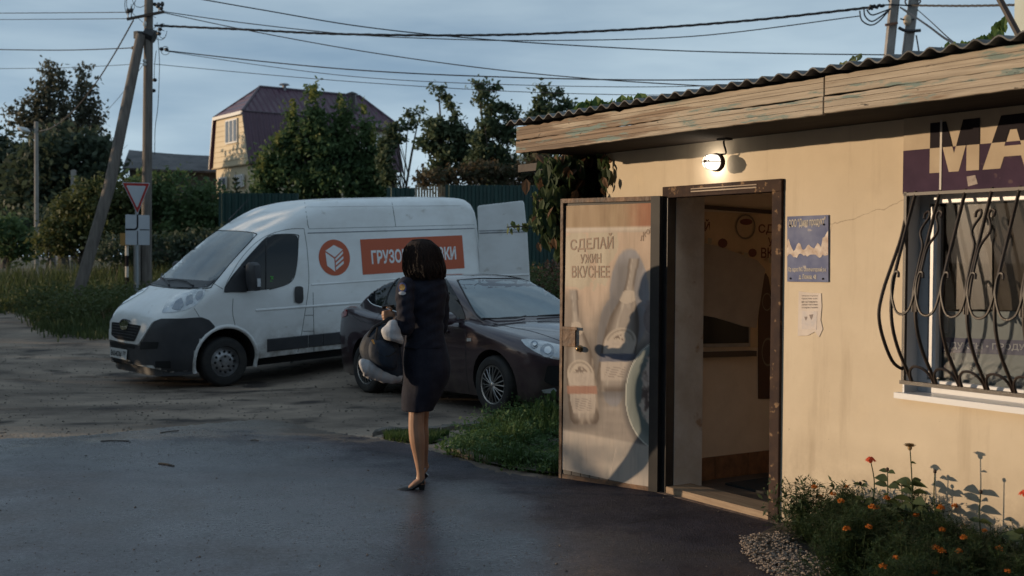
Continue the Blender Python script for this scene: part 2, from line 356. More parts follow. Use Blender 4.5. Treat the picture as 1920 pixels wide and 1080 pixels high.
mb.build('poster_ring', m_lab, ip)
wf = MB()
m_frame = mat('aged window paint', (.34, .30, .26), .6, col2=(.25, .22, .19), scale=8)
iw = inner_patch('inner_window', [(1280, 560), (1407, 590), (1407, 650), (1280, 652)], m_frame, .02, .004)
inner_patch('window_pane', [(1280, 560), (1404, 590), (1404, 643), (1280, 645)], mat('night pane', (.01, .012, .014), .08), .006, .022)
inner_patch('window_board', [(1280, 662), (1419, 658), (1419, 668), (1280, 672)], mat('dark wood rail', (.06, .04, .03)), .05, .004)
cb = inner_patch('cardboard_sheet', [(1280, 448), (1345, 461), (1420, 488), (1435, 505), (1418, 615), (1395, 612), (1340, 595), (1280, 585)], mat('grey brown hardboard', (.44, .37, .31), .7, col2=(.37, .31, .255), scale=5), .006, .03)
for px, py in [(1331, 452), (1399, 479), (1446, 488)]:
    MB().add([ins(px+dx, py+dy, .042) for dx, dy in [(-4, -6), (4, -5), (3, 5), (-4, 5)]], [(0, 1, 2, 3)]).build('tape', mat('masking tape', (.42, .36, .26), .5), cb)
mb = MB(); 
for k in range(9):
    y0 = .22+k*.32; mb.box(AI, AI+.012, y0, y0+.314, .03, .19)
mb.build('skirting_tiles', mat('brown tile', (.26, .13, .07), .35, col2=(.15, .08, .045), scale=14, bump=.1), shop)
MB().box(-.95, -.1, .45, 1.3, .031, .045).build('door_mat', mat('black mat', (.02, .02, .02), .95), shop)
# door frame (steel angle) and jamb
m_rust = mat('rusty painted steel', (.030, .021, .022), .8, spec=.15, col2=(.06, .038, .030), scale=9, detail=8, bump=.15, third=(.20, .13, .08), tscale=22, tlo=.62, thi=.68)
m_blk = mat('black steel', (.018, .017, .02), .42, col2=(.03, .028, .028), scale=9)
fr = MB().box(-.075, .004, -.02, .06, -.02, 2.0).box(-1.09, .004, -.022, .06, 2.0, 2.075).build('door_frame', m_rust, shop); bev(fr, .004)
MB().box(-1.09, -1.03, -.024, .05, -.02, 1.999).build('hinge_post', m_blk, shop)
MB().box(-1.05, -1.03+.005, .05, .3, -.02, 2.035).box(-.012, .01, .061, .21, .0, 2.035).build('jamb', m_white, shop)
MB().box(-1.025, -.076, -.02, .2, -.03, .055).build('threshold', mat('bare wood sill', (.33, .24, .16), .7, col2=(.22, .15, .10), scale=5, stretch=(1, 8, 8)), shop)
MB().box(-1.1, .05, -.06, -.021, -.1, .012).build('doorstep_edge', mat('old brick edge', (.12, .075, .06), .85, col2=(.20, .15, .12), scale=12, bump=.5), shop)
mb = MB(); mb.box(-.8, -.2, -.026, -.0225, 2.028, 2.036).box(-.8, -.2, -.026, -.0225, 2.046, 2.052); mb.build('frame_trim', mat('bare metal strip', (.26, .20, .15), .6), shop)
# dark corner board
MB().box(-1.77, -1.7435, -.012, .2, -.05, 2.36).build('corner_board', mat('tarred board', (.03, .025, .022), .7), shop)
# ---------------- eave: two weathered boards, soffit, corrugated roof
def woodmat():
    m = bpy.data.materials.new('weathered paint wood'); m.use_nodes = True; t = m.node_tree; p = t.nodes['Principled BSDF']; L = t.links.new; n = t.nodes.new
    tc = n('ShaderNodeTexCoord')
    def noise(sc, st, det=8, r=.65):
        mp = n('ShaderNodeMapping'); mp.inputs['Scale'].default_value = st; L(tc.outputs['Object'], mp.inputs[0])
        q = n('ShaderNodeTexNoise'); q.inputs['Scale'].default_value = sc; q.inputs['Detail'].default_value = det; q.inputs['Roughness'].default_value = r; L(mp.outputs[0], q.inputs[0]); return q.outputs[0]
    def ramp(s, els):
        r = n('ShaderNodeValToRGB'); 
        for i, (po, c) in enumerate(els):
            el = r.color_ramp.elements[i] if i < 2 else r.color_ramp.elements.new(po); el.position = po; el.color = (*c, 1)
        L(s, r.inputs[0]); return r.outputs[0]
    g = noise(3, (.28, 14, 26)); base = ramp(g, [(.3, (.09, .062, .045)), (.7, (.31, .225, .155)), (.5, (.20, .14, .095))])
    sp = n('ShaderNodeSeparateXYZ'); L(tc.outputs['Object'], sp.inputs[0])
    mr = n('ShaderNodeMapRange'); mr.inputs[1].default_value = -2.2; mr.inputs[2].default_value = 0.4; mr.inputs[3].default_value = -.12; mr.inputs[4].default_value = .22; L(sp.outputs[0], mr.inputs[0])
    ad = n('ShaderNodeMath'); ad.operation = 'ADD'; L(noise(1.7, (.5, 4, 7)), ad.inputs[0]); L(mr.outputs[0], ad.inputs[1])
    pk = ramp(ad.outputs[0], [(.53, (0, 0, 0)), (.6, (1, 1, 1))])
    m1 = n('ShaderNodeMixRGB'); L(pk, m1.inputs[0]); L(base, m1.inputs[1]); L(ramp(noise(6, (.4, 9, 12)), [(.35, (.27, .225, .175)), (.65, (.45, .385, .305))]), m1.inputs[2])
    tq = ramp(noise(2.6, (.8, 3, 6), 9, .7), [(.545, (0, 0, 0)), (.60, (1, 1, 1))])
    m2 = n('ShaderNodeMixRGB'); L(tq, m2.inputs[0]); L(m1.outputs[0], m2.inputs[1]); m2.inputs[2].default_value = (.155, .215, .20, 1)
    kn = ramp(noise(9, (1, 3, 3), 4), [(.66, (0, 0, 0)), (.70, (1, 1, 1))])
    m3 = n('ShaderNodeMixRGB'); L(kn, m3.inputs[0]); L(m2.outputs[0], m3.inputs[1]); m3.inputs[2].default_value = (.035, .028, .024, 1)
    cr = ramp(noise(4.5, (.25, 20, 30), 6), [(.32, (.015, .012, .01)), (.36, (1, 1, 1))])
    m4 = n('ShaderNodeMixRGB'); m4.blend_type = 'MULTIPLY'; m4.inputs[0].default_value = .8; L(m3.outputs[0], m4.inputs[1]); L(cr, m4.inputs[2])
    L(m4.outputs[0], p.inputs['Base Color']); p.inputs['Roughness'].default_value = .75
    b = n('ShaderNodeBump'); b.inputs['Strength'].default_value = .6; b.inputs['Distance'].default_value = .008; L(g, b.inputs['Height']); L(b.outputs[0], p.inputs['Normal'])
    return m
m_wood = woodmat()
YF = -.6; XL = hb(968, 260, YF)[0]; XJ = hb(1545, 190, YF)[0]; XE = 4.7
rnd = random.Random(3)
def plank(x0, x1, z0, z1, y0, seed):
    r = random.Random(seed); mb = MB(); n = int((x1-x0)/.05)+2; rr = []
    for i in range(n):
        x = x0+(x1-x0)*i/(n-1); t = z1+r.uniform(-.003, .002)+.003*sin(x*5+seed); b = z0+r.uniform(-.002, .002)+.002*sin(x*3.1+seed)
        if x < XL+1.4 and seed in (1,): t -= max(0, r.gauss(0, .008))
        rr.append([(x, y0, b), (x, y0+.026, b), (x, y0+.026, t), (x, y0, t)])
    return mb.rings(rr)
zb0 = hb(1150, 264.5, YF)[1]; zb1 = zb0+.19
for x0, x1, sd in [(XL, XJ-.004, 1), (XJ+.004, XE, 5)]:
    bev(plank(x0, x1, zb0+.092, zb1, YF, sd).build('eave_board', m_wood, shop, smooth=True), .003)
    bev(plank(x0, x1, zb0, zb0+.088, YF-.004, sd+1).build('eave_board', m_wood, shop, smooth=True), .003)
m_grv = mat('groove shadow', (.05, .036, .028), .9)
for x0, x1 in [(XL+.01, XJ-.006), (XJ+.006, XE)]:
    for zz_, yo_ in [(.030, -.0046), (.062, -.0046), (.128, -.0006), (.160, -.0006)]: MB().box(x0, x1, YF+yo_-.0004, YF+yo_+.002, zb0+zz_, zb0+zz_+.0022).build('board_groove', m_grv, shop)
m_soff = mat('darkened soffit boards', (.028, .024, .022), .9, spec=.1, col2=(.045, .038, .033), scale=3, stretch=(1, 10, 1))  # soffit colour darkened to deepen the shade under the eave
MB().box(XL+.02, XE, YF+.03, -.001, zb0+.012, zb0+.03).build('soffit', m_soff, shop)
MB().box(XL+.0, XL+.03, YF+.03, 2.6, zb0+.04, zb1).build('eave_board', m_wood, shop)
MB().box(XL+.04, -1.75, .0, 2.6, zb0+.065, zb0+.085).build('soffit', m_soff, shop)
# projecting beam under the eave's left end
a0 = hb(968, 303, .0); MB().box(a0[0]-.05, -1.6, .05, .13, 2.285, 2.345).build('beam', mat('grey beam', (.09, .075, .065), .8, col2=(.05, .04, .035), scale=9), shop)
m_roof = mat('asbestos cement roofing', (.19, .19, .19), .9, spec=.15, col2=(.11, .11, .11), scale=5, detail=8, bump=.4, third=(.10, .11, .08), tlo=.58, thi=.7)
mb = MB(); per = .118; amp = .0145; xs = [XL-.06+i*per/8 for i in range(int((XE-XL+.06)/per*8))]
ys = [YF-.05, YF+.2, .5, 1.4, 2.6]; sl_ = math.tan(rad(4))
for th in (0, .007):
    vs = [(x, y, zb1+.014+amp+amp*cos(2*pi*(x-XL)/per)+(y-YF)*sl_+th) for y in ys for x in xs]
    nx = len(xs); mb.add(vs, [(j*nx+i, j*nx+i+1, (j+1)*nx+i+1, (j+1)*nx+i) for j in range(len(ys)-1) for i in range(nx-1)])
nv = nx*len(ys); mb.add([], [tuple(q-nv*2 for q in (i, i+1, nv+i+1, nv+i)) for i in range(nx-1)])
ro = mb.build('roof', m_roof, shop, smooth=True)
# ---------------- window with frame, glass and grille
m_pvc = mat('white plastic frame', (.58, .60, .64), .35)
YD = .16
wn = MB()
for b in [(WL, WL+.07, zs, zt), (WR-.07, WR, zs, zt), (WL+.07, WR-.07, zs, zs+.07), (WL+.07, WR-.07, zt-.07, zt), (1.55, 1.6, zs+.07, zt-.07)]:
    wn.box(b[0], b[1], YD-.05, YD, b[2], b[3])
for b in [(WL+.085, WL+.13, zs+.085, zt-.085)]:
    wn.box(b[0], b[1], YD-.062, YD-.005, b[2], b[3])
win = bev(wn.build('window', m_pvc, shop), .004)
MB().box(WL+.001, WL+.012, .0, YD-.05, zs, zt).box(WL-.02, WR+.02, -.045, YD, zs-.03, zs+.001).build('sill', m_pvc, win)
mg = bpy.data.materials.new('window glass'); mg.use_nodes = True
t = mg.node_tree; t.nodes.clear(); o_ = t.nodes.new('ShaderNodeOutputMaterial'); mx_ = t.nodes.new('ShaderNodeMixShader'); tr = t.nodes.new('ShaderNodeBsdfTransparent'); gl = t.nodes.new('ShaderNodeBsdfGlossy'); fr_ = t.nodes.new('ShaderNodeFresnel')
gl.inputs['Roughness'].default_value = .02; fr_.inputs[0].default_value = 1.28; tr.inputs[0].default_value = (.8, .81, .82, 1)
t.links.new(fr_.outputs[0], mx_.inputs[0]); t.links.new(tr.outputs[0], mx_.inputs[1]); t.links.new(gl.outputs[0], mx_.inputs[2]); t.links.new(mx_.outputs[0], o_.inputs[0])
MB().box(WL+.071, WR-.071, YD-.03, YD-.026, zs+.071, zt-.071).build('pane', mg, win)
def on(px, py, y): a, z = hb(px, py, y); return (a, z)
def wpatch(name, pts, m, y, parent=win, th=.003):
    return MB().prism([on(px, py, y) for px, py in pts], y, y+th).build(name, m, parent)
# things stuck behind the glass: a brown poster above, a pale board with a blue band below
wpatch('window_poster', [(1757, 372), (1860, 372), (1860, 580), (1757, 580)], mat('brown glossy poster', (.04, .024, .018), .4, col2=(.12, .07, .035), scale=4, detail=3), YD+.012)
wpatch('display_board', [(1757, 584), (1960, 584), (1960, 735), (1757, 735)], mat('pale blue board', (.19, .235, .25), .5, col2=(.24, .28, .30), scale=3), YD+.010)
db = wpatch('band', [(1757, 632), (1960, 640), (1960, 668), (1757, 660)], mat('blue band print', (.055, .065, .16), .5), YD+.006)
mb = MB(); text_fit(mb, 'ОДУКТЫ • ПРОДУКТЫ', lambda u, v: (lambda q: (q[0], YD+.004, q[1]))(on(1768+190*u, 655+5*u-14*v, YD+.004)), .02); mb.build('lettering', mat('pale lettering', (.42, .45, .52), .5), db)
wpatch('paper', [(1762, 590), (1778, 590), (1778, 625), (1762, 625)], mat('off white paper', (.5, .48, .46), .6), YD+.005)
wpatch('curtain', [(1862, 372), (1960, 372), (1960, 582), (1862, 582)], mat('beige curtain', (.10, .08, .06), .8, col2=(.06, .048, .04), scale=3), YD+.02)
MB().box(WL+.01, WR-.01, .6, .62, .7, 2.4).build('backing', m_dark, win)
# grille, pot-bellied, of square and round bar
m_iron = mat('brown painted iron', (.016, .011, .011), .5, col2=(.035, .024, .02), scale=12)
gr = empty('window_grille', (0, 0, 0), parent=shop)
ztg, zbg = 1.955, .945
def belly(z):
    return interp(z, [(zbg, .03), (1.02, .075), (1.12, .14), (1.24, .19), (1.36, .205), (1.5, .185), (1.7, .115), (1.85, .06), (ztg, .02)])
def gp(a, z, e_=0): return (a, -belly(z)-e_, z)
pit = .152; bars = [WL+.085+i*pit for i in range(9)]
for i, a in enumerate(bars):
    mb = MB(); mb.tube([gp(a, zbg+(ztg-zbg)*k/26) for k in range(27)], .0092, 6); mb.build('bar', m_iron, gr, smooth=True)
# returns at the left end of the cage
for dz in (0,):
    mb = MB(); mb.tube(catmull([(WL+.02, .0, 1.93), (WL+.02, -.05, 1.72), (WL+.0, -.17, 1.42), (WL-.0, -.19, 1.26), (WL+.01, -.10, 1.06), (WL+.03, .0, 1.0)], 6), .0092, 6)
    mb.box(WL+.018, WL+.036, -.035, -.015, zbg, ztg); mb.build('bar', m_iron, gr, smooth=True)
mb = MB(); mb.box(WL+.015, WR-.02, -.045, -.02, zbg-.012, zbg+.008).box(WL+.015, WR-.02, -.035, -.015, ztg-.02, ztg-.004); mb.build('rail', m_iron, gr)
for i in range(len(bars)-1):
    a, b = bars[i], bars[i+1]; m_ = (a+b)/2; mb = MB()
    mb.tube([gp(m_-(pit/2-.008)*cos(t_*pi/12), zbg+.01+.085*sin(t_*pi/12)**.8 if t_ not in (0, 12) else zbg, .004) for t_ in range(13)], .0075, 6)
    mb.build('arch', m_iron, gr, smooth=True)
    mb = MB()
    pts = [(a+.035, 1.505), (a+.028, 1.53), (a+.008, 1.53), (a+.0, 1.49), (a+.006, 1.42), (a+.035, 1.335), (m_, 1.315), (b-.03, 1.345), (b-.004, 1.43), (b-.0, 1.5)]
    mb.tube(catmull([gp(x, z, .010) for x, z in pts], 4), .007, 6); mb.build('scroll', m_iron, gr, smooth=True)
    if i % 2 == 0:
        for sg in (-1, 1):
            mb = MB(); c = b
            pts = [(c+sg*.05, 1.81), (c+sg*.052, 1.835), (c+sg*.03, 1.845), (c+sg*.022, 1.815), (c+sg*.045, 1.77), (c+sg*.05, 1.73), (c+sg*.018, 1.67), (c+sg*.013, 1.6), (c+sg*.013, 1.45), (c+sg*.012, 1.33)]
            mb.tube(catmull([gp(x, z, .006) for x, z in pts], 4), .007, 6); mb.build('scroll', m_iron, gr, smooth=True)
# ---------------- shop sign over the window
def top(o, par=shop): return o
sg = empty('shop_sign', P0, RZ, 'faded board reading МА over the barred window, letters dark above, cream below', 'sign')
z1 = hb(1690, 365)[1]; zm = hb(1690, 284)[1]; SY = -.02
m_cr = mat('sign cream', (.50, .42, .32), .8, spec=.15, col2=(.42, .345, .26), scale=5, detail=8)
m_pu = mat('sign purple', (.062, .038, .070), .8, spec=.12, col2=(.042, .027, .052), scale=6, detail=8, third=(.11, .075, .09), tlo=.64, thi=.72)
board = MB().box(WL, 3.4, SY, -.001, z1, 2.37).build('sign_board', m_cr, sg)
MB().box(WL, 3.4, SY-.0015, SY, z1, zm).build('lower_panel', m_pu, sg)
aM0, zT = hb(1745, 231, SY); aM1 = hb(1838, 222, SY)[0]; zB = hb(1742, 325, SY)[1]
zmm = zm
def letter(poly, x0, x1):
    """cut a letter at the colour change; dark above, cream below"""
    for up in (True, False):
        bm = bmesh.new(); faces = []
        for pg in poly:
            bm.faces.new([bm.verts.new((x0+(x1-x0)*u, 0, zB+(zT-zB)*v)) for u, v in pg])
        bmesh.ops.bisect_plane(bm, geom=bm.verts[:]+bm.edges[:]+bm.faces[:], plane_co=(0, 0, zmm), plane_no=(0, 0, 1), clear_inner=up, clear_outer=not up)
        bm.verts.index_update(); (LU if up else LD).add([(v.co.x, SY-(.003 if up else .0035), v.co.z) for v in bm.verts], [tuple(v.index for v in f.verts) for f in bm.faces]); bm.free()
LU, LD = MB(), MB()
Mp = [[(0, 0), (.25, 0), (.25, 1), (0, 1)], [(.75, 0), (1, 0), (1, 1), (.75, 1)], [(.25, 1), (.25, .55), (.40, .0), (.5, .0), (.5, .36), (.33, 1)], [(.75, 1), (.67, 1), (.5, .36), (.5, .0), (.60, .0), (.75, .55)]]
Ap = [[(0, 0), (.3, 0), (.36, .22), (.36, .42), (.44, .72), (.5, .72), (.5, 1), (.30, 1)], [(1, 0), (.7, 0), (.64, .22), (.64, .42), (.56, .72), (.5, .72), (.5, 1), (.70, 1)], [(.36, .22), (.64, .22), (.64, .42), (.36, .42)]]
wM = aM1-aM0
letter(Mp, aM0, aM1); letter(Ap, aM1+.02, aM1+.02+wM*1.12)
LU.build('lettering', mat('sign black', (.02, .017, .022), .8, spec=.1), sg); LD.build('lettering', m_cr, sg)
mb = MB(); q = hb(1822, 338, SY-.003); mb.prism([(q[0]-.03, q[1]+.02), (q[0]+.02, q[1]+.025), (q[0]+.035, q[1]-.02), (q[0]-.02, q[1]-.03)], SY-.0035, SY-.002); mb.build('paper_scrap', mat('dirty paper scrap', (.27, .23, .22), .8, col2=(.42, .37, .34), scale=30), sg)
mb = MB(); q = hb(1765, 283, SY); mb.box(q[0]-.006, q[0]+.006, SY-.005, SY-.004, z1+.01, zT+.01); mb.build('torn_strip', mat('off white paper', (.5, .48, .46)), sg)
# ---------------- blue plate and paper notice beside the door
pl = empty('notice_plate', P0, RZ, 'peeling blue and white metal plate screwed to the plaster right of the doorway', 'sign')
c0 = hb(1478, 406); c1 = hb(1555, 403); c2 = hb(1555, 529); c3 = hb(1478, 528)
m_bl = mat('faded blue enamel', (.115, .135, .245), .8, spec=.12, col2=(.19, .215, .33), scale=7, detail=6, third=(.50, .46, .44), tscale=12, tlo=.66, thi=.72)
m_wh = mat('white enamel', (.58, .52, .48), .5, spec=.3, col2=(.36, .27, .22), scale=14, detail=8, rough2=.6, third=(.22, .15, .12), tscale=20, tlo=.64, thi=.7)
MB().prism([c0, c1, c2, c3], -.009, -.001).build('plate', m_bl, pl)
def pq(u, v, y=-.0105):
    A = (c3[0]+(c2[0]-c3[0])*u, c3[1]+(c2[1]-c3[1])*u); B = (c0[0]+(c1[0]-c0[0])*u, c0[1]+(c1[1]-c0[1])*u)
    return (A[0]+(B[0]-A[0])*v, y, A[1]+(B[1]-A[1])*v)
mb = MB(); r = random.Random(4); up_ = [(i/24, .53+.05*sin(i*1.1)+r.uniform(-.02, .025)+(.17 if i > 20 else 0)+(.1 if i < 2 else 0)) for i in range(25)]; dn_ = [(i/24, .40+.02*sin(i*.9)+r.uniform(-.025, .02)) for i in range(25)]
for i in range(24):
    mb.add([pq(*dn_[i]), pq(*dn_[i+1]), pq(*up_[i+1]), pq(*up_[i])], [(0, 1, 2, 3)])
mb.build('worn_glare_band', m_wh, pl)  # pale band: worn enamel, with sun glare also put into the colour
mb = MB(); text_fit(mb, 'ООО "Диал продукт"', lambda u, v: pq(.04+.90*u, .80+.03*u+.15*v, -.011), .02)
text_fit(mb, 'Юр. адрес: МО, Солнечногорский р-н,', lambda u, v: pq(.03+.93*u, .14+.085*v, -.011), .02)
text_fit(mb, 'д. Ложки, 48', lambda u, v: pq(.3+.42*u, .03+.085*v, -.011), .02)
mb.build('lettering', mat('cream lettering', (.50, .47, .43), .8, spec=.1), pl)
mb = MB()
for u, v in [(.09, .05), (.88, .05), (.08, .86), (.9, .86)]:
    p = pq(u, v, -.012); mb.sphere(p, .006, 8, 5)
mb.build('screw', m_blk, pl)
nt_ = empty('paper_notice', P0, RZ, 'torn white paper notice taped to the plaster below the blue plate', 'notice')
r = random.Random(8); P = [hb(px, py, -.002) for px, py in [(1498, 546), (1520, 549), (1540, 550), (1541, 575), (1539, 600), (1543, 617), (1536, 632), (1528, 622), (1515, 629), (1496, 630), (1497, 590)]]
MB().prism(P, -.004, -.002).build('sheet', mat('notice paper', (.60, .54, .50), .7, col2=(.52, .46, .42), scale=9), nt_)
mb = MB(); P = [hb(px, py, -.005) for px, py in [(1503, 583), (1532, 584), (1531, 618), (1503, 617)]]; mb.prism(P, -.0052, -.0042); mb.build('picture', mat('grey photo print', (.42, .40, .42), .6, col2=(.52, .46, .44), scale=20), nt_)
mb = MB()
for k in range(5):
    text_fit(mb, ['Уважаемые покупатели', 'просим вас', 'не оставлять', 'двери магазина', 'открытыми'][k], lambda u, v: (lambda q: (q[0], -.0054, q[1]))(hb(1503+30*u, 553+k*5.6+3.6*(1-v), -.0054)), .0)
for cx, cy, w_ in [(1511, 597, 3), (1521, 594, 4)]:
    mb.add([(lambda q: (q[0], -.0058, q[1]))(hb(cx+dx*w_, cy+dy*w_, -.0058)) for dx, dy in [(-1, -1), (1, -1.2), (.6, .4), (0, 1.4), (-.5, .5)]], [(0, 1, 2, 3, 4)])
mb.build('print', mat('grey ink', (.16, .13, .13), .6), nt_)
# ---------------- wall lamp (lit)
lp = empty('wall_lamp', P0, RZ, 'lit glass lamp hanging on a bent iron bracket above the doorway', 'lamp')
LY = -.105; la, lz = hb(1335, 304, LY-.02)
hx, hz = hb(1350, 247, LY)
MB().box(hx-.03, hx+.05, LY-.0, LY+.06, zb0-.002, zb0+.0119).tube(catmull([(hx+.008, LY+.03, zb0+.03), (hx+.004, LY+.03, zb0-.02), (hx+.012, LY+.04, zb0-.08), (la+.01, LY+.03, lz+.05)], 5), .006, 6).build('lamp_bracket', m_blk, lp)
def drum(R0, nm, m):
    mb = MB(); mb.rings([[(la+r_*cos(j*pi/12), y, lz+r_*sin(j*pi/12)) for j in range(24)] for y, r_ in R0]); return mb.build(nm, m, lp, smooth=True)
drum([(LY+.05, .03), (LY+.046, .05), (LY+.034, .058), (LY+.012, .059), (LY+.008, .05)], 'lamp_housing', m_rust)
m_lampg = bpy.data.materials.new('frosted lamp glass'); m_lampg.use_nodes = True; t = m_lampg.node_tree; p_ = t.nodes['Principled BSDF']; p_.inputs['Emission Color'].default_value = (1, .90, .74, 1); p_.inputs['Emission Strength'].default_value = 1.7; p_.inputs['Roughness'].default_value = .2
g_ = drum([(LY+.010, .048), (LY-.03, .049), (LY-.050, .046), (LY-.066, .038), (LY-.078, .024), (LY-.083, .004)], 'lamp_glass', m_lampg)
mb = MB()
for an in (0, pi/2): mb.tube([(la+.055*cos(an)*s, LY+.012-(.098 if abs(s) < .5 else .080 if abs(s) < .8 else 0), lz+.055*sin(an)*s) for s in (-1, -.78, -.3, .3, .78, 1)], .0022, 5)
mb.build('wire_guard', m_blk, g_)
mb = MB(); mb.tube([(la-.008, LY-.082, lz+.002), (la+.026, LY-.062, lz+.004)], [.010, .014], 8); mb.build('bulb_shadow_cap', mat('brown bulb base', (.18, .11, .06), .5), g_)
ld = bpy.data.lights.new('lamp_bulb', 'POINT'); ld.energy = 1.5; ld.color = (1, .87, .70); ld.shadow_soft_size = .03
lo_ = bpy.data.objects.new('lamp_light', ld); COL.objects.link(lo_); lo_.parent = lp; lo_.location = (la-.085, -.075, lz-.01)
# ---------------- open steel door leaf with a faded advertising sheet
hn = P0+RD*(-1.075)+ID*(-.035)
fb = CAM; e1 = hit(1052, 885, Vector((0, 8.42, 0)), Vector((0, 1, 0)))
dv = Vector((e1.x, 8.42, 0))-Vector((hn.x, hn.y, 0)); LW = dv.length; ang = math.atan2(dv.y, dv.x)
# leaf local frame: x from hinge to free edge, -? y out of the leaf toward the camera
leaf = empty('door', (0, 0, 0), parent=shop); leaf.location = (-1.075, -.035, 0); leaf.rotation_euler = (0, 0, ang-RZ)
LX = Vector((cos(ang), sin(ang), 0)); LN = Vector((-sin(ang), cos(ang), 0))     # normal, toward the camera side
hn = Vector((hn.x, hn.y, 0))
if LN.dot(CAM-hn) < 0: LN = -LN; sgn = -1
else: sgn = 1
def hl(px, py, off=.0):
    p = hit(px, py, hn+LN*(.022+off), LN)-hn; return (p.dot(LX), sgn*(.022+off), p.z)
zl0 = min(hl(1235, 926)[2], hl(1052, 890)[2])+.01; zl1 = hl(1150, 370)[2]
S_ = sgn
def lbox(mb, x0, x1, t0, t1, z0, z1):
    a_, b_ = sorted((S_*t0, S_*t1)); mb.box(x0, x1, a_, b_, z0, z1); return mb
m_panel = mat('painted door sheet', (.45, .40, .35), .5, col2=(.38, .33, .28), scale=3)
lbox(MB(), .0, LW, -.02, .012, zl0, zl1).build('door_panel', m_blk, leaf)
m_edge = mat('rusty door edge', (.06, .04, .035), .55, col2=(.24, .13, .07), scale=9, detail=8, bump=.2)
mb = MB(); lbox(mb, .0, .07, .0121, .03, zl0, zl1); mb.build('stile', m_blk, leaf)
mb = MB(); lbox(mb, LW-.022, LW, .0121, .030, zl0, zl1-.03); lbox(mb, .07, LW, .0121, .030, zl1-.03, zl1); lbox(mb, .07, LW-.022, .0121, .026, zl0, zl0+.03); mb.build('leaf_frame', m_edge, leaf)
def sheetmat():
    m = bpy.data.materials.new('faded advertising sheet'); m.use_nodes = True; t = m.node_tree; p = t.nodes['Principled BSDF']; L = t.links.new; n = t.nodes.new
    tc = n('ShaderNodeTexCoord'); sp = n('ShaderNodeSeparateXYZ'); L(tc.outputs['Object'], sp.inputs[0])
    mp = n('ShaderNodeMapping'); mp.inputs['Scale'].default_value = (6, 1, 1.2); L(tc.outputs['Object'], mp.inputs[0])
    q = n('ShaderNodeTexNoise'); q.inputs['Scale'].default_value = 2.2; q.inputs['Detail'].default_value = 8; L(mp.outputs[0], q.inputs[0])
    r = n('ShaderNodeValToRGB'); r.color_ramp.elements[0].position = .3; r.color_ramp.elements[1].position = .7; r.color_ramp.elements[0].color = (.36, .30, .265, 1); r.color_ramp.elements[1].color = (.56, .48, .43, 1); L(q.outputs[0], r.inputs[0])
    L(r.outputs[0], p.inputs['Base Color']); p.inputs['Roughness'].default_value = .38
    b = n('ShaderNodeBump'); b.inputs['Strength'].default_value = .25; b.inputs['Distance'].default_value = .02
    q2 = n('ShaderNodeTexNoise'); q2.inputs['Scale'].default_value = 5; L(tc.outputs['Object'], q2.inputs[0]); L(q2.outputs[0], b.inputs['Height']); L(b.outputs[0], p.inputs['Normal'])
    return m
m_sheet = sheetmat()
def lp_(name, pts, m, off, parent, fine=False):
    mb = MB(); P = [hl(px, py, off) for px, py in pts]; mb.add(P, [tuple(range(len(P)))]); return mb.build(name, m, parent)
po = lp_('poster', [(1062, 386), (1238, 380), (1230, 918), (1054, 880)], m_sheet, .0, leaf)
mb = MB()
for i in range(9):
    x = LW-.03-i*(LW-.11)/9; lbox(mb, x-(LW-.11)/9+.006, x, .0122, .0215, zl0+.031, zl0+.085)
mb.build('slat_strip', mat('grey slats', (.20, .18, .16), .7, col2=(.12, .1, .09), scale=8), leaf)
# the printing: a faded photograph of two bottles and a plate, with shade on the door painted in
def sst(a, b, x):
    t = max(0, min(1, (x-a)/(b-a))); return t*t*(3-2*t)
def mixc(a, b, t): return tuple(a[i]+(b[i]-a[i])*t for i in range(3))
_nr = random.Random(5); _nt = [[_nr.random() for _ in range(64)] for _ in range(64)]
def vn(x, y):
    xi, yi = math.floor(x), math.floor(y); fx, fy = x-xi, y-yi; fx = fx*fx*(3-2*fx); fy = fy*fy*(3-2*fy); g = lambda i, j: _nt[i % 64][j % 64]
    return (g(xi, yi)*(1-fx)+g(xi+1, yi)*fx)*(1-fy)+(g(xi, yi+1)*(1-fx)+g(xi+1, yi+1)*fx)*fy
def fbm(x, y): return (vn(x, y)+.5*vn(2*x+7, 2*y+3)+.25*vn(4*x+1, 4*y+9)+.12*vn(8*x, 8*y))/1.87
BP = [(0, .10), (.06, .10), (.07, .085), (.2, .09), (.30, .15), (.42, .27), (.55, .33), (.95, .34), (1.0, .26)]
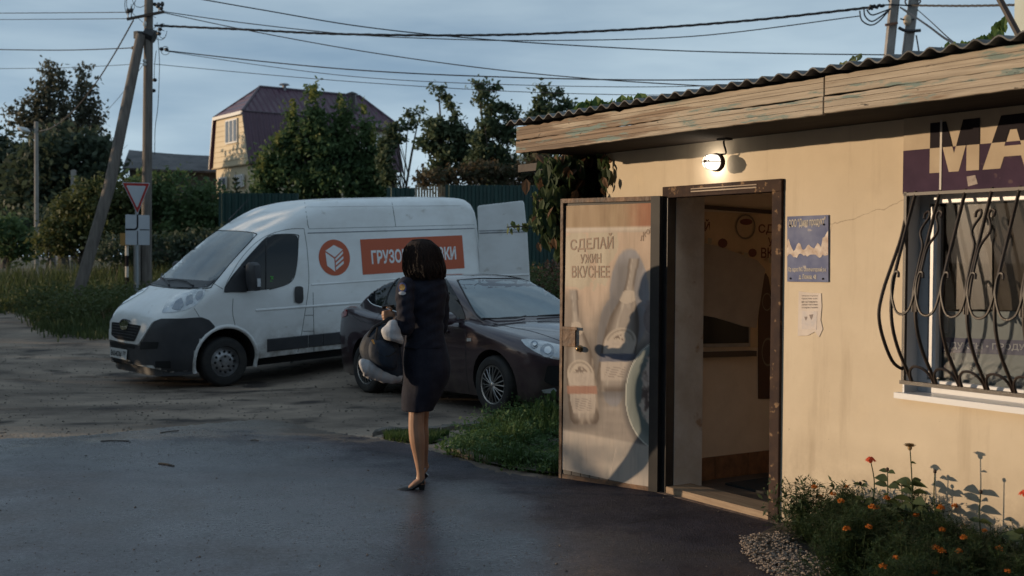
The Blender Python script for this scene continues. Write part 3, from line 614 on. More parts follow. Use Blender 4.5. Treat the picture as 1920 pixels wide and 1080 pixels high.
def bott(c, x, y, cx, cy, h, wd, tilt, warm):
    v = (y-cy)/h
    if not -.08 < v < 1.1: return c
    u = (x-cx+(v-.5)*h*math.sin(tilt))/wd
    hw = interp(max(0, min(1, v)), BP); ins_ = sst(-.02, .0, v)*(1-sst(.985, 1.01, v))
    shd = sst(.30, 0, abs(u+.10)-hw)*sst(-.06, .08, v)*(1-sst(1.0, 1.08, v)); c = mixc(c, mixc(c, (.11, .10, .10), .62), shd*.8)
    q = sst(.02, -.02, abs(u)-hw)*ins_
    k = abs(u)/hw; body = mixc((.36, .33, .31), (.15, .12, .105), sst(.35, 1, k)); body = mixc(body, (.47, .44, .41), sst(.12, 0, abs(u/hw+.35))*.7)
    body = mixc(body, (.13, .10, .09), sst(.93, .99, v)*.8); body = mixc(body, (.50, .46, .42), .5*sst(.55, .75, fbm(x*.09, y*.02)))
    c = mixc(c, body, q)
    for (v0, ru, rv) in [(.63, .31, .115), (.28, .17, .05)]:
        d = sqrt((u/ru)**2+((v-v0)/rv)**2); c = mixc(c, (.47, .43, .39), sst(1.06, .97, d)*q)
        if v0 > .5:
            c = mixc(c, (.27, .24, .22), sst(.09, .04, abs(d-.84))*q*.6); c = mixc(c, (.24, .20, .18), sst(.62, .5, d)*q*sst(.42, .55, fbm(x*.22, y*.22)))
    c = mixc(c, (.47, .43, .40), sst(.60, .62, v)*sst(.93, .90, v)*sst(.31-.5*max(0, v-.82), .29-.5*max(0, v-.82), abs(u))*q*.9)
    c = mixc(c, (.36, .20, .15) if warm else (.13, .15, .22), sst(.705, .715, v)*sst(.775, .765, v)*q*.85)
    c = mixc(c, (.25, .22, .21), (1 if 0 < ((v*h) % 4.2) < 1.6 else 0)*sst(.80, .81, v)*sst(.90, .89, v)*sst(.2, .17, abs(u))*q*.5)
    return c
def poster_col(x, y):
    n = fbm(x*.035, y*.012+4); n2 = fbm(x*.12+9, y*.10)
    c = mixc((.46, .385, .32), (.58, .49, .42), n)
    if y < 427+.02*(1150-x):
        s = fbm(x*.10, y*.012); c = mixc((.30, .20, .12), (.47, .35, .23), s); c = mixc(c, (.36, .13, .07), sst(1165, 1225, x+14*n2)*.85)
    c = mixc(c, (.66, .58, .50), sst(6, 1, abs(y-429-.02*(1150-x)))*.7)
    bd = sst(1124, 1146, x-.34*(560-min(y, 560))*-1+10*n2)*sst(470, 500, y) if y < 560 else sst(560, 640, y+.0*(x))*1.0
    low_shade = mixc((.27, .255, .25), (.37, .345, .33), fbm(x*.02, y*.09)); low = sst(560, 720, y+.5*(x-1060)+24*n2)  # greyer lower part: shade on the door painted into the print
    c = mixc(c, low_shade, low*.85)
    # bluish cast shadow of the woman, painted into the print
    e1 = ((x-1180)/38)**2+((y-560)/95)**2; c = mixc(c, (.31, .32, .36), sst(1.12, .95, e1+.15*n2)*.85); e2 = ((x-1150)/32)**2+((y-660)/105)**2; c = mixc(c, (.29, .30, .34), sst(1.1, .95, e2+.15*n2)*.8)
    c = bott(c, x, y, 1168, 487, 248, 96, .17, False); c = bott(c, x, y, 1086, 546, 250, 80, -.09, True)
    # plate with food at the right edge
    e = sqrt(((x-1252)/80)**2+((y-742)/108)**2); c = mixc(c, mixc(c, (.10, .10, .11), .7), sst(1.16, 1.0, e)); 
    pc = mixc((.17, .205, .205), (.27, .30, .295), sst(.75, .98, e)); c = mixc(c, pc, sst(1.0, .985, e)); c = mixc(c, (.48, .49, .47), sst(.018, .006, abs(e-.985)))
    fd = sqrt(((x-1240)/42)**2+((y-735)/88)**2)+.5*(fbm(x*.05, y*.05)-.5); fc = mixc((.16, .12, .11), (.52, .45, .41), sst(.38, .62, fbm(x*.09+3, y*.05))); c = mixc(c, fc, sst(.95, .84, fd))
    d = abs(sqrt(((x-1228)/18)**2+((y-598)/26)**2)-1); c = mixc(c, (.16, .13, .14), sst(.28, .08, d)*.8)
    c = mixc(c, (.30, .26, .26), sst(.5, .62, fbm(x*.06+20, y*.06))*sst(1195, 1220, x)*sst(540, 580, y)*sst(660, 620, y))
    # blank lower band
    yb = 806+.185*(x-1056); lb = mixc((.40, .385, .37), (.52, .47, .43), fbm(x*.05, y*.015+8)); c = mixc(c, lb, sst(-3, 3, y-yb))
    c = mixc(c, (.56, .52, .48), sst(1.6, .5, abs((x-1151)+.25*(y-860)))*sst(835, 845, y)*sst(895, 880, y)*.6)
    if y > 436: c = tuple(max(.02, q*(.62+.38*min(1.25, q/.42)**1.3)) if q < .52 else q for q in c)
    return mixc(c, tuple(q*.82 for q in c), sst(.5, .75, fbm(x*.3, y*.022+2))*.6)
NX_, NY_ = 90, 230; mb = MB(); cols = []
for j in range(NY_+1):
    for i in range(NX_+1):
        u = i/NX_; v = j/NY_; xa, ya = 1062+(1054-1062)*v, 386+(880-386)*v; xb, yb = 1238+(1230-1238)*v, 380+(918-380)*v
        px, py = xa+(xb-xa)*u, ya+(yb-ya)*u; mb.v.append(tuple(hl(px, py, .002))); cols.append(poster_col(px, py))
mb.f = [(j*(NX_+1)+i, j*(NX_+1)+i+1, (j+1)*(NX_+1)+i+1, (j+1)*(NX_+1)+i) for j in range(NY_) for i in range(NX_)]; mb.mi = [0]*len(mb.f)
me = bpy.data.meshes.new('printed_picture'); me.from_pydata(mb.v, [], mb.f); at_ = me.color_attributes.new('print', 'FLOAT_COLOR', 'POINT')
at_.data.foreach_set('color', [q for c in cols for q in (*c, 1)])
m_pic = bpy.data.materials.new('printed picture'); m_pic.use_nodes = True; t = m_pic.node_tree; a_n = t.nodes.new('ShaderNodeAttribute'); a_n.attribute_name = 'print'; pb = t.nodes['Principled BSDF']; t.links.new(a_n.outputs['Color'], pb.inputs['Base Color']); pb.inputs['Roughness'].default_value = .5; pb.inputs['Specular IOR Level'].default_value = .3
q2 = t.nodes.new('ShaderNodeTexNoise'); q2.inputs['Scale'].default_value = 5; b_ = t.nodes.new('ShaderNodeBump'); b_.inputs['Strength'].default_value = .25; b_.inputs['Distance'].default_value = .02; t.links.new(q2.outputs[0], b_.inputs['Height']); t.links.new(b_.outputs[0], pb.inputs['Normal'])
me.materials.append(m_pic); link(bpy.data.objects.new('printed_picture', me), po)
m_ink = mat('faded brown ink', (.27, .175, .125), .5, col2=(.33, .23, .17), scale=12)
mb = MB()
def ptx(s, q):     # q: tl, tr, br, bl
    text_fit(mb, s, lambda u, v: (lambda a, b: hl(a[0]+(b[0]-a[0])*v, a[1]+(b[1]-a[1])*v, .0036))((q[3][0]+(q[2][0]-q[3][0])*u, q[3][1]+(q[2][1]-q[3][1])*u), (q[0][0]+(q[1][0]-q[0][0])*u, q[0][1]+(q[1][1]-q[0][1])*u)), .018)
ptx('СДЕЛАЙ', [(1069, 444), (1150, 436), (1150, 471), (1069, 473)]); ptx('УЖИН', [(1088, 477), (1127, 475), (1127, 493), (1088, 494)]); ptx('ВКУСНЕЕ', [(1072, 498), (1143, 498), (1143, 521), (1072, 521)])
for i, ch in enumerate('АЛКОГОЛЬ'):
    th = 2.75-i*.27; cx, cy = 1224, 470
    if i in (1, 2, 3, 4, 5): text_fit(mb, ch, lambda u, v: hl(cx+26*cos(th)+(u-.5)*6, cy-38*sin(th)+(.5-v)*10, .0036), .02)
mb.build('lettering', m_ink, po)
mb = MB(); k0 = hl(1057, 612, .004); k1 = hl(1080, 650, .004); x0, x1 = sorted((k0[0], k1[0])); lbox(mb, x0, x1, .026, .040, k1[2], k0[2]); lbox(mb, x0-.02, x1+.01, .041, .048, k0[2]-.02, k0[2]); mb.build('lock_plate', m_edge, leaf)
mb = MB(); k = hl(1085, 654, .02); mb.sphere((k[0], S_*.045, k[2]), .021, 12, 8); mb.sphere((k[0], S_*.026, k[2]), (.026, .006, .026), 12, 6); mb.build('door_knob', mat('worn brass', (.25, .17, .09), .35, metal=.9), leaf, smooth=True)
# ------------------------------------------------------------------ vehicles: shells defined by half width W(x, z)
def shell(Wf, Hf, z0f, stations, zc_n=12, arc_n=7, arc_r=.2, crown=.03):
    """closed body mesh; x runs nose to tail, section: side, rounded shoulder, crowned top"""
    rows = []
    for x in stations:
        H = Hf(x); z0 = z0f(x); r = min(arc_r(x) if callable(arc_r) else arc_r, (H-z0)*.8); half = []
        for i in range(zc_n):
            z = z0+(H-r-z0)*i/(zc_n-1); half.append((Wf(x, z), z))
        Wb = Wf(x, H-r); rw = min(r*1.2, Wb*.6)
        for i in range(1, arc_n+1):
            a = pi/2*i/arc_n; half.append((Wb-rw*(1-cos(a)), H-r+r*sin(a)))
        yt = half[-1][0]
        for i in range(1, 4): half.append((yt*(1-i/3), H+crown*(1-(1-i/3)**2)))
        rows.append([(x, -y, z) for y, z in half]+[(x, y, z) for y, z in half[-2::-1]])
    return rows
def cut(o, cutters):
    for c in cutters:
        c.parent = o.parent
        m = o.modifiers.new('cut', 'BOOLEAN'); m.operation = 'DIFFERENCE'; m.object = c; m.solver = 'EXACT'; m.material_mode = 'TRANSFER'
    dg = bpy.context.evaluated_depsgraph_get(); me = bpy.data.meshes.new_from_object(o.evaluated_get(dg)); o.modifiers.clear(); o.data = me
    for c in cutters: bpy.data.objects.remove(c)
def arch_cutter(x, z, r, y0, y1, m, flare=0):
    mb = MB(); n = 28
    mb.rings([[(x+r*cos(2*pi*j/n), y, z+r*sin(2*pi*j/n)) for j in range(n)] for y in (y0, y1)]); return mb.build('cutter', m)
class Caster:
    def __init__(s, root, objs):
        bpy.context.view_layer.update(); s.root = root; s.M = root.matrix_world.copy(); s.Mi = s.M.inverted(); vs = []; fs = []
        for o in objs:
            b = len(vs); vs += [v.co.copy() for v in o.data.vertices]; fs += [tuple(i+b for i in p.vertices) for p in o.data.polygons]
        s.t = BVHTree.FromPolygons(vs, fs)
    def px(s, px, py, off=.004):
        d = (s.Mi.to_3x3() @ ray(px, py)).normalized(); o = s.Mi @ CAM
        h = s.t.ray_cast(o, d)
        if h[0] is None:
            k = 17.0; best = None
            for i in range(120):
                p = o+d*(9+i*.12); q = s.t.find_nearest(p)
                if best is None or q[3] < best[3]: best = q
            h = best
        n = h[1]; n = -n if n.dot(d) > 0 else n
        return h[0]+n*off
    def patch(s, name, poly, m, off=.004, step=6, mirror=False, th=.006, rnd=0, parent=None):
        if rnd: poly = rpoly(poly, rnd)
        v, f = poly_grid(poly, step)
        mb = MB(); mb.add([s.px(x, y, off) for x, y in v], f)
        o = mb.build(name, m, parent or s.root, smooth=True)
        if mirror:
            m2 = MB(); m2.add([Vector((p[0], -p[1], p[2])) for p in mb.v], [q[::-1] for q in f]); m2.build(name, m, parent or s.root, smooth=True)
        return o
    def line(s, mb, pts, r=.005, off=.001, n=5, sub=6):
        c = catmull([(x, y, 0) for x, y in pts], sub) if len(pts) > 2 else [Vector((pts[0][0]+(pts[1][0]-pts[0][0])*i/8, pts[0][1]+(pts[1][1]-pts[0][1])*i/8, 0)) for i in range(9)]
        mb.tube([s.px(p.x, p.y, off) for p in c], r, n)
def wheel(root, x, y, r, wd, side, m_t, rimf, rim_r):
    """tyre with a rim of its own; side=-1: outer face towards -y"""
    e = bpy.data.objects.new('wheel', None)
    prof = [(rim_r*.98, .5), (rim_r*.99, .36), (rim_r*1.03, .5*1.0), (r*.86, .52), (r*.95, .46), (r*.985, .36), (r, .2), (r, -.2), (r*.985, -.36), (r*.95, -.46), (r*.8, -.5), (rim_r, -.46), (rim_r*.96, -.2)]
    mb = MB(); n = 40
    prof = [(rim_r*.97, .30), (rim_r, .44), (rim_r*1.04, .50), (r*.86, .53), (r*.94, .48), (r*.98, .38), (r, .22), (r*.993, .1), (r, .08), (r, -.1), (r*.98, -.4), (r*.9, -.5), (rim_r, -.45), (rim_r*.9, -.2)]
    mb.rings([[(x+rr*cos(2*pi*j/n), y+side*q*wd, r+rr*sin(2*pi*j/n)) for j in range(n)] for rr, q in prof], cap=False)
    t = mb.build('wheel', m_t, root, smooth=True)
    rimf(t, x, y+side*wd*.42, r, side, rim_r); return t
m_tyre = mat('tyre rubber', (.016, .016, .017), .75, col2=(.045, .04, .035), scale=6, detail=6, lo=.45, hi=.75)
m_van = mat('white van paint', (.79, .81, .82), .34, col2=(.62, .62, .61), scale=1.6, detail=11, coat=.35, lo=.42, hi=.78, third=(.36, .33, .29), tscale=4, tlo=.66, thi=.8, stretch=(1, 1, 1.6))
def low_dirt(m, z0, z1, colr):
    t = m.node_tree; L = t.links.new; n = t.nodes.new; p = t.nodes['Principled BSDF']; src = p.inputs['Base Color'].links[0].from_socket; tc = n('ShaderNodeTexCoord'); sp = n('ShaderNodeSeparateXYZ'); L(tc.outputs['Object'], sp.inputs[0])
    mr = n('ShaderNodeMapRange'); mr.inputs[1].default_value = z0; mr.inputs[2].default_value = z1; mr.inputs[3].default_value = 1; mr.inputs[4].default_value = 0; L(sp.outputs[2], mr.inputs[0])
    q = n('ShaderNodeTexNoise'); q.inputs['Scale'].default_value = 6; q.inputs['Detail'].default_value = 10; q.inputs['Roughness'].default_value = .7; L(tc.outputs['Object'], q.inputs[0]); r2 = n('ShaderNodeMapRange'); r2.inputs[1].default_value = .35; r2.inputs[2].default_value = .65; L(q.outputs[0], r2.inputs[0])
    mu = n('ShaderNodeMath'); mu.operation = 'MULTIPLY'; L(mr.outputs[0], mu.inputs[0]); L(r2.outputs[0], mu.inputs[1]); mx = n('ShaderNodeMixRGB'); L(mu.outputs[0], mx.inputs[0]); L(src, mx.inputs[1]); mx.inputs[2].default_value = (*colr, 1); L(mx.outputs[0], p.inputs['Base Color'])
low_dirt(m_van, .3, .85, (.20, .17, .14))
m_bump = mat('dark grey bumper plastic', (.028, .030, .036), .55, col2=(.045, .046, .052), scale=4, detail=6)
m_well = mat('wheel well', (.008, .008, .009), .9)
m_vglass = mat('tinted glass', (.010, .012, .015), .04, spec=.35)
m_wsg = mat('windscreen glass', (.035, .05, .06), .05, spec=.75, col2=(.10, .14, .16), scale=1.1, lo=.4, hi=.62)
m_chrome = mat('chrome', (.62, .64, .66), .16, metal=1)
m_lamp = mat('headlamp lens', (.42, .45, .48), .12, col2=(.62, .65, .68), scale=9, detail=2, coat=1, metal=.3)
m_lampd = mat('headlamp inside', (.30, .32, .35), .12, metal=.9)
m_orange = mat('orange vinyl', (.48, .085, .025), .45)
m_vinylw = mat('white vinyl', (.74, .75, .76), .45)
m_line = mat('panel gap', (.03, .032, .035), .7)
m_red = mat('red lens', (.28, .012, .012), .2, coat=1)
# ---------------- delivery van
ve = Vector((.765, .644, 0)).normalized(); vrz = math.atan2(ve.y, ve.x); vl = Vector((-ve.y, ve.x, 0))
contact = at(424, 725, 15.9); vo = contact-ve*.95+vl*.95
van = empty('delivery_van', (vo.x, vo.y, contact.z-.95*.049), 0, 'white high roofed van with orange banner and open rear door, behind the sedan', 'van')
van.rotation_euler = Euler((0, -rad(2.8), vrz), 'XYZ')
VH = [(0, .70), (.03, .90), (.08, 1.00), (.2, 1.10), (.45, 1.245), (.7, 1.36), (.85, 1.44), (1.1, 1.62), (1.4, 1.85), (1.7, 2.06), (1.95, 2.22), (2.2, 2.36), (2.45, 2.46), (2.7, 2.50), (3.2, 2.52), (5.0, 2.52), (5.25, 2.50), (5.36, 2.44), (5.41, 2.30)]
VWx = [(0, .62), (.04, .74), (.12, .86), (.25, .94), (.45, .99), (.8, 1.015), (1.2, 1.025), (5.0, 1.025), (5.3, 1.015), (5.38, 1.0), (5.41, .98)]
VWz = [(.25, .93), (.42, .985), (.7, 1.0), (1.15, 1.0), (1.25, .995), (1.6, .975), (2.1, .935), (2.5, .89)]
Hv = lambda x: interp(x, VH); Wv = lambda x, z: interp(x, VWx)*interp(z, VWz)
def vz0(x): return interp(x, [(0, .34), (.3, .25), (.6, .25), (1.4, .34), (5.41, .34)])
st = [0, .015, .04, .08, .13, .2, .3, .4, .5, .6, .7, .78, .85, .95, 1.05, 1.2, 1.35, 1.5, 1.62, 1.75, 1.85, 1.95, 2.05, 2.2, 2.35, 2.45, 2.6, 2.8, 3.1, 3.5, 4, 4.5, 4.9, 5.1, 5.2, 5.28, 5.34, 5.38, 5.405, 5.41]
mb = MB(); rows = shell(Wv, Hv, vz0, st, zc_n=14, arc_n=8, arc_r=lambda x: interp(x, [(0, .22), (.4, .20), (.8, .16), (1.6, .16), (2.4, .2), (5.4, .2)]), crown=.035)
mb.rings(rows); vb = mb.build('body', m_van, van, smooth=True, sharp=rad(50)); vb.data.materials.append(m_well)
for y0, y1 in [(-1.3, -.62), (.62, 1.3)]:
    cut(vb, [arch_cutter(.95, .37, .43, y0, y1, m_well), arch_cutter(4.40, .37, .43, y0, y1, m_well)])
for p in vb.data.polygons: p.use_smooth = True
mm = vb.modifiers.new('edge', 'EDGE_SPLIT'); mm.split_angle = rad(40)
VC = Caster(van, [vb]); vp = VC.patch
ws = vp('windscreen', [(278, 533), (312, 497), (372, 436), (410, 433.5), (450, 434.5), (476, 438), (474, 447), (440, 484), (404, 527), (392, 538), (372, 541), (320, 540)], m_wsg, .006, 7, rnd=5)
mb = MB(); VC.line(mb, [(276, 534), (311, 496), (371, 436), (410, 432.5), (476, 437), (474, 448), (438, 487), (402, 530), (388, 541), (330, 541), (276, 534)], .007, .004); mb.build('seal', m_line, ws)
mb = MB(); q = [(280, 532), (296, 521), (340, 524), (395, 528), (404, 525), (390, 539), (360, 540.5), (320, 539)]; v_, f_ = poly_grid(q, 7); mb.add([VC.px(x, y, .011) for x, y in v_], f_); mb.build('scuttle', m_bump, ws)
for a in [[(318, 537), (312, 528), (304, 522), (300, 508)], [(363, 538), (352, 531), (335, 528), (314, 530)]]:
    mb = MB(); mb.tube([VC.px(x, y, .03) for x, y in a], .009, 5); mb.tube([VC.px(a[0][0], a[0][1], .0), VC.px(a[0][0], a[0][1], .035)], .013, 6); mb.build('wiper', m_bump, van)
def sidewin(mir): pass
sw = vp('side_window', [(452, 497), (475, 471), (498, 447), (515, 440.5), (540, 439), (556, 441), (559, 449), (557, 490), (553, 515), (543, 530), (530, 537), (505, 542), (478, 545), (420, 549), (420, 541), (434, 518)], m_vglass, .006, 6, mirror=True, rnd=6)
mb = MB(); VC.line(mb, [(499, 449), (498, 543)], .012, .006); VC.line(mb, [(452, 497), (475, 471), (498, 447), (515, 440), (556, 440), (559, 452), (555, 505), (543, 530), (505, 543)], .006, .003); mb.build('window_seal', m_line, sw)
vp('seat_belt_tag', [(506, 518), (512, 518), (512, 528), (506, 528)], mat('green tag', (.05, .3, .03), .5), .006, 8, parent=sw)
vp('mirror_triangle', [(419, 548), (421, 540), (452, 498), (462, 505), (462, 548)], m_bump, .012, 6, mirror=True)
# mirror with two lenses on its arm
for sd in (-1, 1):
    c = VC.px(467, 524, .0); c = Vector((c.x-.02, sd*(abs(c.y)+.17), c.z)); mb = MB()
    rr = [(-.15, .05, .03), (-.145, .085, .06), (-.05, .10, .075), (.09, .105, .08), (.2, .095, .075), (.235, .06, .05), (.24, .02, .02)]
    mb.rings([[(c.x+rx*cos(j*pi/8)*abs(cos(j*pi/8))**-.4 if abs(cos(j*pi/8)) > .01 else c.x, c.y+ry*1.35*sin(j*pi/8), c.z+z) for j in range(16)] for z, ry, rx in rr])
    mb.box(c.x-.03, c.x+.03, min(c.y, c.y-sd*.2), max(c.y, c.y-sd*.2), c.z+.1, c.z+.135).box(c.x-.03, c.x+.03, min(c.y, c.y-sd*.2), max(c.y, c.y-sd*.2), c.z-.11, c.z-.075)
    mo = mb.build('wing_mirror', m_bump, van, smooth=True); MB().box(c.x-.02, c.x+.03, c.y+sd*.135, c.y+sd*.142, c.z-.09, c.z+.02).build('indicator', m_lamp, mo)
# bumper: dark plastic with pale grille surround, grille, slots, plate
bp = [(228, 581), (214, 588), (204, 600), (198, 622), (194, 655), (197, 672), (212, 684), (262, 697), (300, 703), (345, 704), (372, 703), (374, 690), (378, 662), (392, 630), (402, 612), (391, 600), (378, 595), (340, 597), (302, 598), (290, 603), (276, 625), (264, 647), (245, 644), (222, 640), (199, 632), (202, 612), (212, 592), (226, 586)]
bmp = vp('bumper', [(199, 600), (196, 625), (194, 655), (198, 676), (214, 685), (262, 697), (300, 703), (345, 704), (372, 704), (374, 690), (378, 662), (392, 632), (403, 612), (392, 600), (377, 594.5), (340, 597), (302, 598), (289, 604), (276, 626), (264, 648), (245, 644), (222, 640), (200, 634)], m_bump, .012, 10, mirror=False, rnd=3)
mbm = MB(); mbm.add([Vector((v.co.x, -v.co.y, v.co.z)) for v in bmp.data.vertices if True], [tuple(p.vertices)[::-1] for p in bmp.data.polygons if all(bmp.data.vertices[i].co.y < .02 for i in p.vertices)])
mbm.build('bumper', m_bump, van, smooth=True)
mb = MB(); mb.rings([[(x, s*(w_-.0), z) for (x, w_, s) in [(.06, .56, -1), (.13, .80, -1), (.28, .90, -1), (.5, .94, -1), (.5, .94, 1), (.28, .90, 1), (.13, .80, 1), (.06, .56, 1)]] for z in (.22, .36)]); mb.build('bumper_skirt', m_bump, van)
gs = vp('grille_surround', [(205, 610), (212, 597), (224, 589), (262, 593), (297, 599), (286, 607), (272, 630), (262, 646), (240, 643), (200, 635)], m_van, .02, 8, rnd=3)
vp('grille', [(213, 604), (240, 606.5), (268, 611), (262, 626), (255, 640), (240, 638.5), (222, 635), (212, 628)], m_well, .026, 8, rnd=2, parent=gs)
mb = MB()
for k in range(5): VC.line(mb, [(213, 608+k*5), (238, 611+k*5.2), (263-k*1.5, 614.5+k*5.3)], .004, .028)
mb.build('mesh_bars', m_bump, gs)
em = vp('emblem', [(229, 603), (235, 599), (243, 602), (246, 606), (242, 618), (233, 619), (229, 612)], m_chrome, .036, 5, rnd=2, parent=gs)
mb = MB(); VC.line(mb, [(230, 605), (235, 600), (242, 600), (249, 603)], .009, .04); mb.build('badge_trim', m_bump, gs)
for q in [[(208, 641), (256, 648), (255, 654), (209, 647)], [(266, 641), (299, 641), (296, 654), (264, 655)], [(212, 672), (250, 678), (252, 683), (216, 678)], [(292, 677), (320, 676), (320, 690), (293, 689)]]:
    vp('intake', q, m_well, .017, 8, rnd=2, parent=bmp)
npx = [(210.5, 650), (242.5, 655.5), (241, 675), (210, 668)]
pt = vp('number_plate', npx, mat('plate white', (.55, .56, .56), .4), .03, 10)
mb = MB()
def onplate(u, v, sx=1):
    x = npx[3][0]+(npx[2][0]-npx[3][0])*u; y = npx[3][1]+(npx[2][1]-npx[3][1])*u; x2 = npx[0][0]+(npx[1][0]-npx[0][0])*u; y2 = npx[0][1]+(npx[1][1]-npx[0][1])*u
    return VC.px(x+(x2-x)*v, y+(y2-y)*v, .033)
text_fit(mb, 'В654ОМ', lambda u, v: onplate(.06+.62*u, .2+.56*v), .02); text_fit(mb, '777', lambda u, v: onplate(.76+.18*u, .4+.4*v), .02); mb.build('plate_lettering', m_line, pt)
# headlamp
hlp = vp('headlight', [(303, 587), (312, 567), (330, 552), (356, 544), (378, 540), (385, 541), (385, 551), (379, 561), (365, 574), (347, 582), (325, 586)], m_lamp, .006, 8, mirror=True, rnd=4)
for q in [[(322, 580), (330, 565), (341, 558), (345, 572), (338, 582)], [(348, 574), (350, 556), (362, 552), (362, 568)], [(366, 556), (372, 547), (381, 545), (380, 555), (370, 565)]]:
    vp('reflector', q, m_lampd, .010, 6, parent=hlp, rnd=3)
# doors, panel lines and swages
mb = MB(); 
for l in [[(437, 560), (436, 585), (440, 606), (441, 612)], [(421, 540), (432, 517), (452, 485), (478, 457), (505, 440), (540, 430), (570, 428.5)], [(570, 428.5), (576, 470), (579, 530), (572, 585), (563, 640), (558, 660)],
          [(571, 376), (577, 420), (579, 428)], [(587, 548), (588, 600), (589, 640), (588, 665)], [(571, 591), (588, 591)], [(568, 621), (588, 621)], [(735, 380), (740, 410), (742, 425)], [(398, 530), (418, 542)], [(364, 578), (374, 594)]]:
    VC.line(mb, l, .004, .0)
mb.build('panel_gap', m_line, van)
mb = MB(); VC.line(mb, [(577, 437), (700, 433.5), (800, 430.5), (898, 428)], .008, -.001); VC.line(mb, [(579, 429), (700, 426), (800, 423.5), (900, 421)], .004, -.001); mb.build('gutter_line', mat('shaded groove', (.17, .19, .21), .7), van)
for nm, l, r in [('swage', [(584, 534), (700, 526), (850, 516)], .016), ('swage', [(480, 582), (600, 573), (700, 566)], .022), ('roof_rib', [(571, 388), (700, 386), (880, 385)], .012)]:
    mb = MB(); VC.line(mb, l, r, -r*.45, 8); mb.build(nm, m_van, van, smooth=True)
mb = MB(); ac = [VC.px(*p, .0) for p in [(441, 616)]]
# flared wheel arch lips
for xa in (.95, 4.40):
    for sd in (-1, 1):
        mb = MB(); mb.tube([(xa+.455*cos(t_), sd*(Wv(xa+.455*cos(t_), max(.3, .37+.455*sin(t_)))-.004), .37+.455*sin(t_)) for t_ in [rad(-18+i*216/24) for i in range(25)]], .028, 8); mb.build('arch_lip', m_van, van, smooth=True)
def dark_strip(x0, x1, sd):
    mb = MB(); n = 10
    for z0, z1, o in [(.42, .60, .016)]:
        v = []
        for i in range(n+1):
            x = x0+(x1-x0)*i/n
            for z, oo in [(z0, 0), (z0+.01, o), (z1-.01, o), (z1, 0)]: v.append((x, sd*(Wv(x, z)+oo), z))
        mb.add(v, [(i*4+j, i*4+j+1, i*4+j+5, i*4+j+4) for i in range(n) for j in range(3)]+[(0, 1, 2, 3), (n*4, n*4+1, n*4+2, n*4+3)])
    return mb.build('rub_strip', m_bump, van)
for sd in (-1, 1): dark_strip(1.56, 2.20, sd); dark_strip(2.215, 2.44, sd); dark_strip(2.45, 3.9, sd)
MB().box(.5, 5.3, -.8, .8, .22, .335).build('underbody', m_well, van)
vp('door_handle', [(552, 537.5), (560, 536.5), (567, 538), (568, 560), (566, 568), (558, 569), (552, 566), (551, 550)], m_blk, .02, 6, rnd=3)
mb = MB(); c = VC.px(429, 414, .0); mb.tube([c, c+Vector((-.02, 0, .03)), c+Vector((.35, 0, .36))], [.02, .012, .003], 6); mb.build('aerial', m_blk, van)
# banner and round logo, laid on the flat side
def vside(px, py): p = VC.px(px, py, 0); return p
A = [vside(*p) for p in [(675, 449), (866, 441), (871, 503), (680, 515)]]
bx0 = (A[0].x+A[3].x)/2; bx1 = (A[1].x+A[2].x)/2; bz1 = (A[0].z+A[1].z)/2; bz0 = (A[2].z+A[3].z)/2
def vs_(x, z, o=.003): return (x, -(Wv(x, z)+o), z)
def vrect(name, x0, x1, z0, z1, m, o, n=8):
    mb = MB(); mb.add([vs_(x0+(x1-x0)*i/n, z0+(z1-z0)*j/n, o) for j in range(n+1) for i in range(n+1)], [(j*(n+1)+i, j*(n+1)+i+1, (j+1)*(n+1)+i+1, (j+1)*(n+1)+i) for j in range(n) for i in range(n)]); return mb.build(name, m, van, smooth=True)
bn = vrect('banner', bx0, bx1, bz0, bz1, m_orange, .004)
T = [vside(*p) for p in [(695, 468), (853, 463), (856, 487), (697, 495)]]
mb = MB(); text_fit(mb, 'ГРУЗОПЕРЕВОЗКИ', lambda u, v: vs_((T[0].x+T[3].x)/2+((T[1].x+T[2].x)/2-(T[0].x+T[3].x)/2)*u, (T[2].z+T[3].z)/2+((T[0].z+T[1].z)/2-(T[2].z+T[3].z)/2)*v, .0065), .03); mb.build('banner_lettering', m_vinylw, bn)
lc = vside(627, 483); lr = 35/134.5
mb = MB(); mb.add([vs_(lc.x+lr*cos(a*pi/24), lc.z+lr*sin(a*pi/24), .004) for a in range(48)], [tuple(range(48))]); lg = mb.build('round_logo', m_orange, van)
mb = MB()
for q in [[(0, .70), (.56, .42), (.02, .02), (-.56, .40)], [(-.56, .32), (-.03, -.06), (-.03, -.78), (-.52, -.42)], [(.04, -.06), (.56, .34), (.56, .20), (.04, -.20)], [(.04, -.30), (.56, .06), (.56, -.08), (.04, -.44)], [(.04, -.54), (.56, -.20), (.56, -.36), (.04, -.70)]]:
    mb.add([vs_(lc.x+lr*u*1.0, lc.z+lr*v, .0065) for u, v in q], [tuple(range(4))])
mb.build('box_symbol', m_vinylw, lg)
